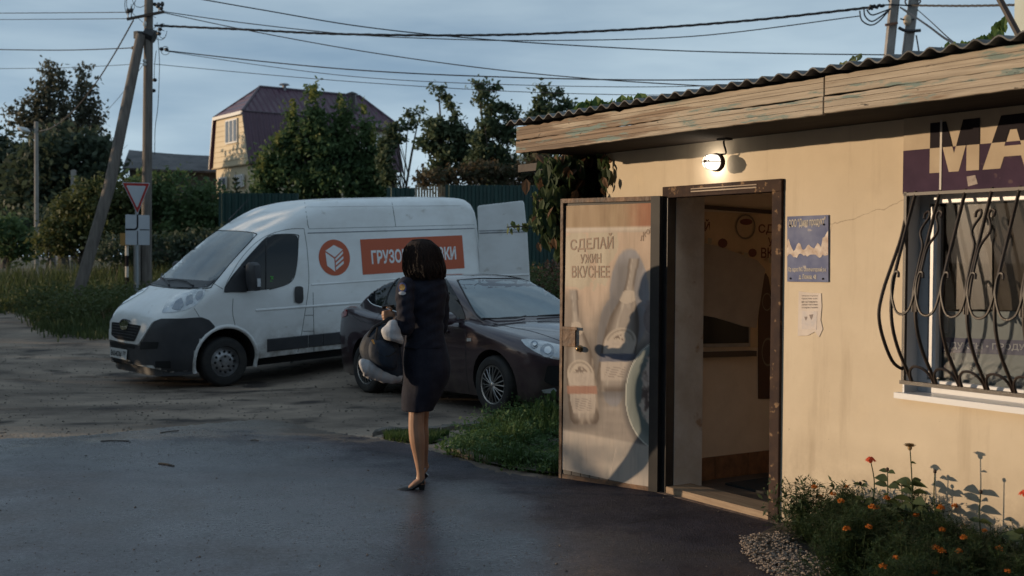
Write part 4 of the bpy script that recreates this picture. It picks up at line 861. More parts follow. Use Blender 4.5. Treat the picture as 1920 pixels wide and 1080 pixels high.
# wheels
def steel_rim(t, x, y, r, sd, rr):
    mb = MB(); n = 32
    pr = [(rr*.99, .0), (rr*.97, -.02), (rr*.86, -.05), (rr*.80, -.045), (rr*.60, .0), (rr*.45, .012), (rr*.30, .008), (rr*.28, .02), (.001, .025)]
    mb.rings([[(x+q*cos(2*pi*j/n), y+sd*d, r+q*sin(2*pi*j/n)) for j in range(n)] for q, d in pr], cap=False); rim = mb.build('rim', mat('silver steel', (.26, .26, .27), .38, metal=.7, col2=(.36, .36, .37), scale=9), t, smooth=True)
    mb = MB()
    for k in range(12):
        a = 2*pi*k/12; mb.sphere((x+rr*.70*cos(a), y+sd*.0-.0, r+rr*.70*sin(a)), (.018, .02, .018), 8, 5)
    for k in range(5):
        a = 2*pi*k/5+.3; mb.sphere((x+rr*.36*cos(a), y+sd*.012, r+rr*.36*sin(a)), (.017, .014, .017), 8, 5)
    mb.build('rim_holes', m_well, rim)
for x in (.95, 4.40):
    for sd in (-1, 1): wheel(van, x, sd*.86, .341, .22, sd, m_tyre, steel_rim, .205)
# rear doors: left leaf swung round past square, right leaf closed
vp('tail_light', [(922, 497), (919, 508), (923, 508)], m_red, .006, 4)
mb = MB(); rd_ = empty('rear_door', (5.40, -.96, 0), parent=van)
rd_.rotation_euler = (0, 0, math.atan2(.03, 1)-vrz)
dw = .80; pf = [(0, .45), (0, 2.38), (dw-.06, 2.44), (dw-.02, 1.9), (dw, 1.1), (dw, .45)]
o = MB().prism(rpoly(pf, .05), -.045, .0).build('door_skin', m_van, rd_); bev(o, .01)
mb = MB(); mb.tube([(0.02, -.047, 1.98), (dw-.03, -.047, 1.98)], .006, 6).tube([(0.02, -.047, 1.945), (dw-.03, -.047, 1.945)], .008, 6); mb.build('groove', mat('shaded groove', (.17, .19, .21)), rd_)
mb = MB(); mb.tube([(0.1, -.045, 1.26), (dw-.02, -.045, 1.26)], .015, 8); mb.build('swage', m_van, rd_, smooth=True)
MB().box(5.395, 5.41+.015, -.0, .95, .45, 2.35).build('rear_door', m_van, van)
# ---------------- dark sedan
ce = Vector((-.612, .79, 0)).normalized(); crz = math.atan2(ce.y, ce.x); cl = Vector((-ce.y, ce.x, 0))
cc = at(922, 777, 12.57); rc = at(681, 736, 14.7); co = cc-ce*.87-cl*.87
car = empty('sedan', (co.x, co.y, cc.z-.87*(rc.z-cc.z)/2.65), 0, 'dark aubergine sedan parked nose to the right in front of the white van', 'car')
car.rotation_euler = Euler((0, -math.atan((rc.z-cc.z)/2.65), crz), 'XYZ')
m_car = mat('aubergine metallic paint', (.034, .017, .026), .28, metal=.35, col2=(.05, .028, .038), scale=1.5, detail=8, coat=1, rough2=.4)
low_dirt(m_car, .2, .6, (.085, .07, .06))
CH = [(0, .60), (.03, .66), (.10, .72), (.3, .80), (.6, .865), (.9, .915), (1.2, .955), (1.4, .985), (2.5, .985), (3.4, 1.0), (3.8, 1.045), (4.1, 1.075), (4.3, 1.06), (4.42, 1.02), (4.48, .90), (4.505, .7)]
CWx = [(0, .42), (.03, .56), (.10, .68), (.22, .77), (.4, .83), (.7, .87), (1.1, .883), (3.2, .886), (3.8, .872), (4.15, .83), (4.35, .76), (4.46, .66), (4.505, .55)]
CWz = [(.16, .90), (.3, .955), (.5, .985), (.66, 1.0), (.8, .995), (.95, .965), (1.1, .93)]
Hc = lambda x: interp(x, CH); Wc = lambda x, z: interp(x, CWx)*interp(z, CWz)
st = [0, .012, .03, .06, .1, .16, .24, .34, .45, .6, .75, .9, 1.05, 1.2, 1.4, 1.7, 2.0, 2.4, 2.8, 3.2, 3.5, 3.7, 3.85, 4.0, 4.12, 4.22, 4.3, 4.37, 4.43, 4.47, 4.495, 4.505]
mb = MB(); mb.rings(shell(Wc, Hc, lambda x: interp(x, [(0, .22), (.3, .17), (4.2, .2), (4.5, .32)]), st, 12, 7, lambda x: interp(x, [(0, .12), (.5, .14), (1.3, .10), (3.5, .09), (4.5, .12)]), .035))
cb_ = mb.build('body', m_car, car, smooth=True); cb_.data.materials.append(m_well)
for y0, y1 in [(-1.2, -.58), (.58, 1.2)]:
    cut(cb_, [arch_cutter(.87, .335, .365, y0, y1, m_well), arch_cutter(3.52, .335, .365, y0, y1, m_well)])
for p in cb_.data.polygons: p.use_smooth = True
mm = cb_.modifiers.new('edge', 'EDGE_SPLIT'); mm.split_angle = rad(42)
GH = [(1.08, .93), (1.3, 1.055), (1.6, 1.215), (1.9, 1.352), (2.1, 1.42), (2.35, 1.462), (2.7, 1.475), (3.0, 1.462), (3.3, 1.41), (3.6, 1.32), (3.9, 1.195), (4.12, 1.08), (4.2, 1.03)]
Hg = lambda x: interp(x, GH)
def Wg(x, z):
    return interp(x, [(1.08, .70), (1.4, .76), (1.9, .80), (3.2, .80), (3.8, .74), (4.2, .62)])*interp(z, [(.9, 1.0), (1.05, .955), (1.25, .86), (1.4, .78), (1.5, .74)])
gst = [1.08, 1.15, 1.3, 1.45, 1.6, 1.75, 1.9, 2.0, 2.1, 2.2, 2.35, 2.5, 2.7, 2.9, 3.1, 3.3, 3.45, 3.6, 3.75, 3.9, 4.0, 4.12, 4.2]
mb = MB(); mb.rings(shell(Wg, Hg, lambda x: .88, gst, 8, 6, lambda x: interp(x, [(1.08, .03), (1.6, .09), (2.3, .10), (3.4, .09), (4.2, .05)]), .02))
cg = mb.build('cabin', m_car, car, smooth=True)
CC = Caster(car, [cb_, cg]); cp = CC.patch
m_cws = mat('sedan windscreen', (.13, .17, .19), .05, spec=1.0, col2=(.20, .25, .27), scale=1.6)
cws = cp('windscreen', [(859, 526), (905, 524), (975, 525), (1000, 528), (1030, 543), (1058, 562), (1092, 590), (1060, 592), (1000, 593), (950, 595), (905, 599), (890, 585), (872, 552)], m_cws, .006, 7, rnd=5)
cp('sun_band', [(860, 527), (905, 525), (975, 526), (998, 529), (1018, 538), (960, 539), (876, 543), (867, 541)], mat('tinted band', (.05, .055, .075), .1), .006, 10, parent=cws, rnd=3)
mb = MB(); CC.line(mb, [(857, 526), (905, 522.5), (975, 523.5), (1002, 527), (1030, 541), (1060, 562)], .008, .003); CC.line(mb, [(858, 526), (873, 555), (892, 588), (904, 600)], .009, .003); mb.build('seal', m_line, cws)
sg_ = cp('side_window', [(690, 562), (697, 548), (715, 534), (740, 523), (770, 516), (810, 515), (835, 520), (848, 540), (862, 566), (872, 590), (873, 600), (860, 600), (770, 592), (725, 578), (700, 571)], m_vglass, .007, 5, mirror=True, rnd=4)
mb = MB()
for l in [[(749, 519), (731, 546), (722, 575)], [(800, 514), (803, 560), (800, 594)]]: CC.line(mb, l, .016, .004)
mb.build('pillar_trim', m_line, sg_)
mb = MB(); CC.line(mb, [(690, 561), (700, 571), (725, 578.5), (770, 592), (830, 600), (872, 602)], .007, .003); mb.build('chrome_strip', m_chrome, sg_)
for x, z in [(0, 0)]:
    pass
for sd in (-1, 1):
    c = Vector((1.52, sd*.99, 1.0)); mb = MB(); mb.rings([[(c.x+dx+.0, c.y+ry*cos(j*pi/7), c.z+.01+rz*sin(j*pi/7)) for j in range(14)] for dx, ry, rz in [(-.07, .02, .015), (-.065, .07, .05), (-.03, .10, .07), (.02, .115, .08), (.055, .12, .082), (.06, .115, .078)]])
    mb.box(c.x-.03, c.x+.02, min(c.y, c.y-sd*.2), max(c.y, c.y-sd*.2), c.z-.04, c.z+.0)
    mo = mb.build('wing_mirror', m_car, car, smooth=True)
    MB().box(c.x+.061, c.x+.064, c.y-.09, c.y+.09, c.z-.05, c.z+.07).build('mirror_glass', m_chrome, mo)
hl2 = cp('headlight', [(976, 637), (990, 636), (1020, 640), (1053, 648), (1070, 655), (1072, 668), (1058, 675), (1040, 674), (1020, 668), (1000, 658), (985, 648)], m_lamp, .006, 7, mirror=True, rnd=4)
for (cx_, cy_, r_) in [(1026, 658, 13), (1002, 647, 7)]:
    cp('projector', [(cx_+r_*cos(a*pi/8), cy_+r_*.95*sin(a*pi/8)) for a in range(16)], m_lampd, .012, 8, parent=hl2); cp('projector_lens', [(cx_+r_*.5*cos(a*pi/6)+1, cy_+r_*.5*sin(a*pi/6)) for a in range(12)], m_chrome, .02, 8, parent=hl2)
fog = cp('fog_light', [(1016, 731), (1040, 727), (1044, 732), (1040, 737), (1020, 737)], m_lamp, .008, 6, mirror=True)
cp('lower_intake', [(1026, 686), (1100, 684), (1100, 722), (1040, 724), (1020, 715)], m_well, .008, 8, mirror=False, rnd=4)
mb = MB()
for l in [[(871, 604), (873, 640), (874, 690), (880, 735)], [(800, 596), (795, 650), (792, 715)], [(722, 580), (705, 600), (700, 640)], [(905, 601), (950, 612), (1000, 622), (1053, 640)], [(660, 590), (672, 600), (700, 608)]]: CC.line(mb, l, .0035, .0)
mb.build('panel_gap', m_line, car)
for l in [[(745, 611), (765, 613)], [(820, 620), (842, 622)]]:
    mb = MB(); CC.line(mb, l, .014, .014, 8); mb.build('door_handle', m_car, car, smooth=True)
cp('side_repeater', [(876, 634), (884, 634), (884, 640), (876, 640)], m_lamp, .006, 6)
tl = cp('tail_light', [(641, 579), (652, 581), (651, 592), (641, 596), (640, 588)], m_red, .008, 5, mirror=True, rnd=2)
mb = MB(); CC.line(mb, [(650, 640), (640, 645)], .003, 0); 
w1 = MB(); w1.tube([CC.px(*p, .02) for p in [(905, 599), (930, 600), (968, 599), (985, 595)]], .009, 5); w1.build('wiper', m_blk, car)
w1 = MB(); w1.tube([CC.px(*p, .02) for p in [(1008, 595), (1040, 593), (1062, 592)]], .009, 5); w1.build('wiper', m_blk, car)
MB().box(.3, 4.2, -.7, .7, .17, .3).build('underbody', m_well, car)
def alloy(t, x, y, r, sd, rr):
    n = 36; mb = MB(); ma = mat('alloy silver', (.36, .36, .36), .3, metal=.85)
    mb.rings([[(x+q*cos(2*pi*j/n), y+sd*d, r+q*sin(2*pi*j/n)) for j in range(n)] for q, d in [(rr*1.0, .0), (rr*.99, .008), (rr*.93, .004), (rr*.91, -.03)]], cap=False)
    for k in range(20):
        a = 2*pi*k/20; a2 = a+(.045 if k % 2 else -.045)
        mb.tube([(x+rr*.16*cos(a2), y+sd*.015, r+rr*.16*sin(a2)), (x+rr*.6*cos(a2), y+sd*.012, r+rr*.6*sin(a2)), (x+rr*.95*cos(a), y-sd*.002, r+rr*.95*sin(a))], [.0065, .005, .006], 6)
    mb.sphere((x, y+sd*.01, r), (rr*.19, .02, rr*.19), 14, 8); rim = mb.build('rim', ma, t, smooth=True)
    mb = MB(); mb.rings([[(x+q*cos(2*pi*j/n), y-sd*.03, r+q*sin(2*pi*j/n)) for j in range(n)] for q in (rr*.98, .01)], cap=True); mb.build('brake_backing', m_well, rim)
for x in (.87, 3.52):
    for sd in (-1, 1): wheel(car, x, sd*.77, .318, .2, sd, m_tyre, alloy, .212)
# ------------------------------------------------------------------ the woman and what she carries
YW = 8.0
def wp(px, py, dy=0): return at(px, py, YW+dy)
KW = YW/F
wb = wp(778, 922); person = empty('person', (wb.x, wb.y, 0), 0, 'woman in dark blue uniform jacket and skirt walking away over wet asphalt', 'person')
PO = Vector(person.location)
def remesh(o, vox, smooth=3):
    m = o.modifiers.new('r', 'REMESH'); m.mode = 'VOXEL'; m.voxel_size = vox; m.use_smooth_shade = True
    if smooth:
        q = o.modifiers.new('s', 'SMOOTH'); q.factor = .5; q.iterations = smooth
    dg = bpy.context.evaluated_depsgraph_get(); me = bpy.data.meshes.new_from_object(o.evaluated_get(dg)); o.modifiers.clear(); o.data = me
    for p in me.polygons: p.use_smooth = True
    return o
def prings(rs, n=20):
    """rings given as (px, py, dy, half width px, half depth m); smooth loft, points relative to the person"""
    P = catmull([(a, b, c) for a, b, c, d, e in rs], 4); Q = catmull([(d, e, 0) for a, b, c, d, e in rs], 4); out = []
    for p, q in zip(P, Q):
        c = wp(p.x, p.y, p.z)-PO; out.append([c+Vector((q.x*KW*cos(2*pi*j/n), q.y*sin(2*pi*j/n), 0)) for j in range(n)])
    return out
def limb(mb, pts, n=12):      # (px, py, dy, radius px)
    P = catmull([(a, b, c) for a, b, c, r in pts], 5); R = catmull([(r, 0, 0) for a, b, c, r in pts], 5)
    mb.tube([wp(p.x, p.y, p.z)-PO for p in P], [r.x*KW for r in R], n)
m_skin = mat('skin', (.38, .22, .145), .5, col2=(.29, .16, .105), scale=7, spec=.4)
m_cloth = mat('navy uniform cloth', (.012, .013, .024), .85, col2=(.020, .022, .036), scale=14, bump=.15, bscale=60, spec=.25)
m_hair = mat('dark brown hair', (.013, .008, .007), .72, spec=.22, col2=(.028, .015, .012), scale=30, stretch=(5, 5, .6), bump=.8, bscale=40)
m_shoe = mat('black leather shoe', (.012, .011, .012), .3)
FD = Vector((-.86, .5, 0)).normalized(); LD_ = Vector((-FD.y, FD.x, 0))      # facing, her left
body = MB()
hc = wp(788, 482)-PO
# head: lofted skull with face toward FD
hr = []
for z, rf, rs, off in [(-.118, .02, .02, .045), (-.112, .045, .040, .04), (-.09, .068, .055, .025), (-.06, .080, .066, .012), (-.02, .090, .072, .004), (.02, .094, .076, .0), (.06, .090, .074, -.004), (.09, .072, .060, -.006), (.108, .045, .038, -.008), (.115, .01, .01, -.008)]:
    hr.append([hc+FD*(off+rf*cos(2*pi*j/24))+LD_*(rs*sin(2*pi*j/24))+Vector((0, 0, z)) for j in range(24)])
body.rings(hr)
body.rings([[hc+FD*(.088+fx)+LD_*(wy*cos(2*pi*j/8))+FD*(wy*.8*sin(2*pi*j/8))+Vector((0, 0, z)) for j in range(8)] for z, fx, wy in [(.02, -.004, .006), (-.01, .006, .009), (-.032, .016, .014), (-.045, .006, .012)]])
for s in (-1, 1): body.sphere(hc+LD_*s*.076+Vector((0, 0, -.01))-FD*.005, (.018, .012, .03), 10, 6)
body.sphere(hc+FD*.085+Vector((0, 0, -.072)), (.014, .02, .010), 10, 6)
limb(body, [(792, 500, 0, 14), (796, 515, .0, 14), (800, 530, .0, 20)])
body.rings(prings([(800, 526, 0, 18, .05), (799, 545, 0, 24, .06), (797, 600, 0, 22, .06), (797, 640, 0, 23, .06), (797, 690, 0, 26, .07), (792, 720, 0, 24, .06)]))
# legs: the near one carries the weight, the far one is lifting its heel
limb(body, [(790, 700, -.04, 17), (783, 755, -.05, 15.5), (780, 793, -.06, 14.5), (782, 822, -.06, 14.8), (785, 850, -.05, 11.5), (788, 880, -.05, 7.8), (789, 896, -.05, 7.8), (790, 908, -.05, 8)])
limb(body, [(798, 700, .06, 17), (793, 755, .07, 15), (790, 790, .12, 13.5), (791, 815, .15, 13.5), (793, 840, .20, 11), (795, 862, .25, 7.6), (797, 874, .27, 7.5)])
body.rings([[wp(px, py, -.05+dyy)-PO+Vector((0, rw*sin(2*pi*j/14), rz*cos(2*pi*j/14))) for j in range(14)] for px, py, rw, rz, dyy in [(796, 905, .022, .025, 0), (788, 902, .030, .034, 0), (776, 908, .034, .026, 0), (764, 916, .033, .012, 0), (755, 919, .027, .007, 0), (750, 920, .012, .003, 0)]])
body.rings([[wp(px, py, .27)-PO+Vector((0, rw*sin(2*pi*j/14), 0))+Vector((rz*cos(2*pi*j/14)*.8, 0, rz*cos(2*pi*j/14)*.6)) for j in range(14)] for px, py, rw, rz in [(801, 876, .024, .024), (797, 884, .03, .026), (791, 897, .034, .018), (788, 905, .03, .012)]])
# left arm and hand, bent forward, closed on the straps
limb(body, [(766, 536, -.09, 8), (761, 580, -.14, 8), (762, 607, -.15, 8), (752, 606, -.14, 9), (740, 598, -.11, 7)])
limb(body, [(822, 538, .09, 8), (828, 580, .13, 8), (826, 612, .16, 8), (810, 622, .24, 8.5), (796, 618, .30, 7)])
h0 = wp(738, 597, -.11)-PO
body.sphere(wp(733, 591, -.10)-PO, (.030, .020, .042), 14, 9, Matrix.Rotation(rad(-25), 3, 'Y'))
for k in range(4):
    b0 = Vector((-.018, -.012, .026-.018*k)); L_ = [1.0, 1.08, 1.0, .8][k]; c = wp(732, 590, -.10)-PO
    body.tube([c+b0, c+b0+Vector((-.020, -.018, -.004))*L_, c+b0+Vector((-.034, .0, -.008))*L_, c+b0+Vector((-.026, .022, -.01))*L_], [.0085, .0082, .0075, .006], 8)
c = wp(733, 586, -.10)-PO; body.tube([c+Vector((.01, -.012, .02)), c+Vector((-.004, -.03, .032)), c+Vector((-.028, -.032, .036))], [.010, .009, .007], 8)
c = wp(794, 617, .31)-PO; body.sphere(c, (.035, .028, .04), 12, 8)
for k in range(4): body.tube([c+Vector((-.02, .0, .026-.018*k)), c+Vector((-.055, .01, .022-.018*k)), c+Vector((-.05, -.02, .015-.018*k))], [.0085, .008, .0065], 8)
body.tube([c+Vector((0, -.02, .02)), c+Vector((-.03, -.03, .04))], [.010, .007], 8)
bo = body.build('body', m_skin, person); remesh(bo, .0048, 2)
mb = MB()
for s in (-1, 1): mb.sphere(hc+FD*.086+LD_*s*.031+Vector((0, 0, .003)), (.012, .012, .008), 10, 6)
mb.build('eyes', mat('eye', (.5, .48, .46), .2, col2=(.1, .06, .04), scale=60), person, smooth=True)
mb = MB(); mb.sphere(hc+FD*.094+Vector((0, 0, -.068)), (.008, .022, .008), 10, 6); mb.build('mouth', mat('lips', (.35, .09, .08), .4), person, smooth=True)
# hair: a loose bob to the shoulders, hanging over the face side
mb = MB(); hr = []; r = random.Random(2); nn = 64; ph = [r.uniform(0, 6.28) for _ in range(10)]
for px, py, hw, hd, drop in [(790, 447.5, 3, .01, 0), (790, 448.5, 12, .045, 0), (790, 452, 20, .072, 0), (790, 458, 27, .095, 0), (791, 468, 33, .112, 0), (792, 480, 36, .122, 0), (793, 492, 37.5, .128, 0), (795, 503, 38.5, .13, .5), (797, 511, 37, .125, 1.2), (798, 517, 33, .115, 1.8)]:
    c = wp(px, py, 0)-PO; ring = []
    for j in range(nn):
        a = 2*pi*j/nn; k = 1+.022*sin(9*a+ph[0]+py*.04)+.018*sin(17*a+ph[1]+py*.02)+.012*sin(29*a+ph[2])
        dz = -drop*.012*(sin(5*a+1)+.7*sin(13*a)+.5*sin(23*a)); ring.append(c+Vector((hw*KW*k*cos(a), hd*k*sin(a), dz)))
    hr.append(ring)
mb.rings(hr)
for k in range(620):
    a = r.uniform(0, 2*pi); pts = []; rr_ = r.uniform(.965, 1.02); tw = r.uniform(-.2, .2); end = r.uniform(505, 526); wv_ = r.uniform(0, 6.28); fl_ = r.uniform(0, .10)
    for t_ in range(7):
        y = 450+(end-450)*(t_/6)**.8; hw = interp(y, [(447, 3), (449, 13), (452, 20.5), (458, 27.5), (468, 33.5), (480, 36.5), (492, 38), (503, 38.5), (512, 37), (521, 33)])
        pts.append(wp(790+(y-450)*.09, y, 0)-PO+Vector((hw*KW*rr_*(1+(fl_ if cos(a) > 0 else .4*fl_)*(t_/6)**4+.03*sin(wv_+t_*1.1)*(t_/6))*cos(a+tw*t_/6), hw*KW*.95*rr_*sin(a+tw*t_/6), 0)))
    mb.tube(pts, [.0035, .0045, .0045, .0045, .004, .003, .001], 4)
for k in range(130):      # loose locks that turn out at the ends
    a = r.uniform(0, 2*pi); y0_ = r.uniform(482, 500); y1_ = r.uniform(512, 524); fl_ = r.uniform(-.02, .13); ph_ = r.uniform(0, 6.28); pts = []
    for t_ in range(8):
        u = t_/7; y = y0_+(y1_-y0_)*u; hw = interp(y, [(480, 36), (492, 37.5), (503, 38), (512, 36.5), (524, 33)]); k_ = .985+fl_*u**3+.035*sin(ph_+u*5)*u
        pts.append(wp(791+(y-450)*.1, y, 0)-PO+Vector((hw*KW*k_*cos(a+.08*sin(ph_+u*4)), hw*KW*.95*k_*sin(a), 0)))
    mb.tube(pts, [.004, .007, .009, .0095, .009, .0075, .005, .0015], 5)
mb.build('hair', m_hair, person, smooth=True)
# jacket
mb = MB(); mb.rings(prings([(797, 508, 0, 18, .062), (797, 515, 0, 21, .07), (797, 521, 0, 32, .085), (797, 530, 0, 39, .11), (797, 545, 0, 41, .125), (796, 575, 0, 39, .125), (796, 605, 0, 36, .11), (796, 630, 0, 37, .12), (797, 652, 0, 40, .135)], 28))
limb(mb, [(768, 527, -.09, 13), (760, 540, -.12, 17), (759, 575, -.15, 16.5), (763, 603, -.16, 15), (764, 616, -.155, 13), (752, 609, -.14, 12), (743, 601, -.12, 10.5)], 14)
limb(mb, [(822, 527, .08, 13), (826, 545, .10, 15), (829, 575, .13, 14), (828, 608, .15, 13), (822, 622, .18, 12), (808, 622, .25, 10.5)], 14)
limb(mb, [(786, 511, -.07, 5), (797, 513, -.085, 5.5), (808, 512, -.07, 5)])
jk = mb.build('jacket', m_cloth, person); remesh(jk, .0065, 2)
for v in jk.data.vertices:
    p = v.co; a = .0025*sin(p.z*55+p.x*20)+.0022*sin(p.z*90-p.x*60+p.y*30); v.co = p+v.normal*a
mb = MB(); mb.rings(prings([(797, 618, 0, 33, .105), (797, 640, 0, 38, .12), (800, 668, 0, 43.5, .14), (801, 692, 0, 45, .15), (798, 715, 0, 42, .145), (790, 742, 0, 37, .135), (783, 766, 0, 31, .125), (783, 769, 0, 30.5, .123)], 36))
mb.tube([wp(802, 745, .03)-PO, wp(808, 760, .02)-PO, wp(811, 768, .02)-PO], [.02, .022, .01], 8)
sk = mb.build('skirt', m_cloth, person); remesh(sk, .0065, 1)
for v in sk.data.vertices: v.co = v.co+v.normal*(.002*sin(v.co.x*70)+.002*sin(v.co.z*25+v.co.x*30))
# shoulder badge
sc_ = wp(757, 540, -.12)-PO
def badge(r0, r1, m, o, nm, zoff=0):
    bt_ = BVHTree.FromPolygons([v.co.copy() for v in jk.data.vertices], [tuple(p.vertices) for p in jk.data.polygons]); mb = MB(); n = 20; rows = []
    cc0 = wp(754.5, 540+zoff, -.4)-PO; dirn = ray(754.5, 540+zoff); ux = Vector((1, .09, 0)).normalized(); cen = None
    for rr_ in (0, .5, 1):
        row = []
        for j in range(n):
            a = 2*pi*j/n; q = cc0+ux*(r0*rr_*cos(a))+Vector((0, 0, r1*rr_*sin(a))); h = bt_.ray_cast(q, dirn)
            p = h[0]+h[1]*o if h[0] is not None else bt_.find_nearest(q)[0]; row.append(p)
        rows.append(row)
    mb.rings(rows[1:], cap=True); return mb.build(nm, m, person, smooth=True)
badge(.026, .036, mat('badge blue', (.06, .08, .22), .6), .003, 'shoulder_badge'); badge(.023, .012, mat('badge white', (.5, .5, .52), .6), .0045, 'badge_scroll', 10); badge(.019, .022, mat('badge gold', (.50, .33, .09), .5, col2=(.25, .12, .04), scale=60), .006, 'badge_emblem', -1)
# shoes
def shoe(px0, py0, dy, tilt, nm):
    mb = MB(); R = Matrix.Rotation(tilt, 3, 'Y'); b = wp(px0, py0, dy)-PO     # b: bottom of the heel
    T = lambda x, y, z: b+R @ Vector((x, y, z))
    up = [(.012, .024, .052, .108), (-.005, .029, .046, .100), (-.035, .032, .036, .076), (-.075, .035, .016, .048), (-.11, .040, .004, .048), (-.14, .038, .002, .042), (-.165, .027, .002, .034), (-.180, .008, .003, .018)]
    mb.rings([[T(x, wy*cos(2*pi*j/14), (z0+z1)/2+(z1-z0)/2*sin(2*pi*j/14)) for j in range(14)] for x, wy, z0, z1 in up])
    mb.rings([[T(x, y, z) for x, y in [(-.028+o, -.02), (.012-o*.4, -.024), (.016-o*.4, 0), (.012-o*.4, .024), (-.028+o, .02)]] for z, o in [(0, .006), (.03, .004), (.06, -.006)]])
    return mb.build(nm, m_shoe, person, smooth=True)
shoe(793, 924, -.05, 0, 'shoe'); shoe(802, 893, .27, rad(-48), 'shoe')
# phone in the hand
ph_ = empty('phone', wp(728, 575, -.1), 0, 'dark phone held in the left hand of the woman', 'phone')
o = MB().box(-.042, .042, -.004, .004, -.012, .012).build('phone_body', m_blk, ph_); o.rotation_euler = (rad(30), rad(-8), 0); bev(o, .003)
o = MB().box(-.038, .038, -.0046, -.0041, -.009, .009).build('screen', m_vglass, ph_); o.rotation_euler = (rad(30), rad(-8), 0)
# rucksack
bc = wp(716, 655, -.12); bag = empty('rucksack', bc, 0, 'dark blue rucksack hanging from the hand of the woman, beside her hip', 'bag')
m_bag = mat('dark blue nylon', (.013, .020, .034), .65, spec=.3, col2=(.024, .035, .056), scale=6, bump=.3, bscale=12)
def blob(mb, prof, n=18):    # (px,py,half width px, depth, dy)
    P = catmull([(a, b, e) for a, b, c, d, e in prof], 4); Q = catmull([(c, d, 0) for a, b, c, d, e in prof], 4)
    mb.rings([[wp(p.x, p.y, p.z)-bc+Vector((max(q.x, .5)*KW*cos(2*pi*j/n), max(q.y, .01)*sin(2*pi*j/n), max(q.x, .5)*KW*.35*cos(2*pi*j/n)*-1)) for j in range(n)] for p, q in zip(P, Q)])
mb = MB(); blob(mb, [(728, 608, 6, .03, -.12), (724, 618, 19, .06, -.12), (719, 635, 31, .08, -.12), (715, 652, 37, .09, -.12), (714, 670, 40, .095, -.12), (718, 688, 37, .085, -.12), (724, 700, 28, .06, -.12), (730, 706, 12, .04, -.12)])
o = mb.build('bag_body', m_bag, bag); remesh(o, .007, 4)
mb = MB(); blob(mb, [(722, 640, 10, .02, -.2), (720, 648, 24, .04, -.2), (718, 665, 27, .05, -.2), (718, 682, 24, .045, -.2), (720, 690, 10, .02, -.2)]); o = mb.build('front_pocket', m_bag, bag); remesh(o, .006, 3)
mb = MB()
mb.tube(catmull([wp(*q)-bc for q in [(690, 632, -.17), (700, 615, -.16), (718, 604, -.14), (733, 596, -.12), (740, 604, -.13), (748, 622, -.15), (752, 650, -.14)]], 5), .011, 6)
mb.tube(catmull([wp(*q)-bc for q in [(708, 614, -.2), (704, 640, -.21), (708, 660, -.24), (728, 668, -.24), (745, 655, -.22)]], 5), .007, 6); mb.build('strap', mat('black webbing', (.012, .013, .017), .8), bag, smooth=True)
mb = MB(); mb.tube([wp(698, 637, -.235)-bc, wp(702, 645, -.24)-bc], [.008, .005], 6); mb.build('zip_tag', mat('brass tag', (.5, .3, .1), .4, metal=.5), bag)
m_wcl = mat('white cloth', (.52, .52, .54), .8, col2=(.30, .31, .34), scale=7, bump=.5, bscale=9)
wcp = wp(738, 622, -.18); wj = empty('folded_shirt', wcp, 0, 'white shirt folded over the top of the dark blue rucksack', 'clothing')
def blob2(mb, prof, base, n=18, tilt=.35):
    P = catmull([(a, b, e) for a, b, c, d, e in prof], 4); Q = catmull([(c, d, 0) for a, b, c, d, e in prof], 4)
    mb.rings([[wp(p.x, p.y, p.z)-base+Vector((max(q.x, .5)*KW*cos(2*pi*j/n), max(q.y, .01)*sin(2*pi*j/n), -max(q.x, .5)*KW*tilt*cos(2*pi*j/n))) for j in range(n)] for p, q in zip(P, Q)])
mb = MB(); blob2(mb, [(741, 600, 3, .02, -.18), (738, 608, 10, .05, -.19), (735, 620, 17, .07, -.20), (736, 632, 20, .075, -.205), (738, 640, 17, .06, -.2)], wcp); o = mb.build('cloth', m_wcl, wj); remesh(o, .006, 3)
for v in o.data.vertices: v.co = v.co+v.normal*(.003*sin(v.co.x*60+v.co.z*40)+.002*sin(v.co.z*110))
rc_ = wp(700, 692, -.12); rl = empty('rolled_bundle', rc_, 0, 'rolled white and grey bundle carried under the rucksack', 'bundle')
mb = MB(); P = [(676, 690, -.17, 3), (678, 689, -.17, 12), (683, 688, -.17, 16.5), (695, 692, -.16, 17.5), (712, 699, -.15, 16), (730, 705, -.14, 14), (745, 706, -.12, 11), (752, 700, -.1, 5)]
PP = catmull([(a, b, c) for a, b, c, d in P], 5); RR = catmull([(d, 0, 0) for a, b, c, d in P], 5)
mb.tube([wp(p.x, p.y, p.z)-rc_ for p in PP], [max(r_.x, 1)*KW*(1+.04*sin(i*1.7)) for i, r_ in enumerate(RR)], 18)
o = mb.build('roll', m_wcl, rl); remesh(o, .006, 2)
for v in o.data.vertices: v.co = v.co+v.normal*(.0018*sin(v.co.x*90+v.co.z*40)+.0015*sin(v.co.y*80+v.co.x*50))
# ------------------------------------------------------------------ foliage
def leafmat(name, c1, c2, scale=2.2, transl=.25): return mat(name, c1, .65, col2=c2, scale=scale, detail=5, transl=transl, lo=.38, hi=.62, spec=.25)
def raw(name, v, f, m, parent=None, smooth=False):
    me = bpy.data.meshes.new(name); me.from_pydata(v, [], f); me.materials.append(m); me.update(); return link(bpy.data.objects.new(name, me), parent)
def leafquad(v, f, p, sz, r, up=.25, asp=.55):
    n = Vector((r.gauss(0, 1), r.gauss(0, 1), r.gauss(0, 1)+up)).normalized(); a = n.orthogonal().normalized(); a.rotate(Matrix.Rotation(r.uniform(0, 6.28), 3, n)); b = n.cross(a)
    s = sz*r.uniform(.6, 1.25); i = len(v)
    v += [p-a*s*.5, p+b*s*asp*.5+a*s*.05, p+a*s*.5, p-b*s*asp*.5+a*s*.05]; f.append((i, i+1, i+2, i+3))
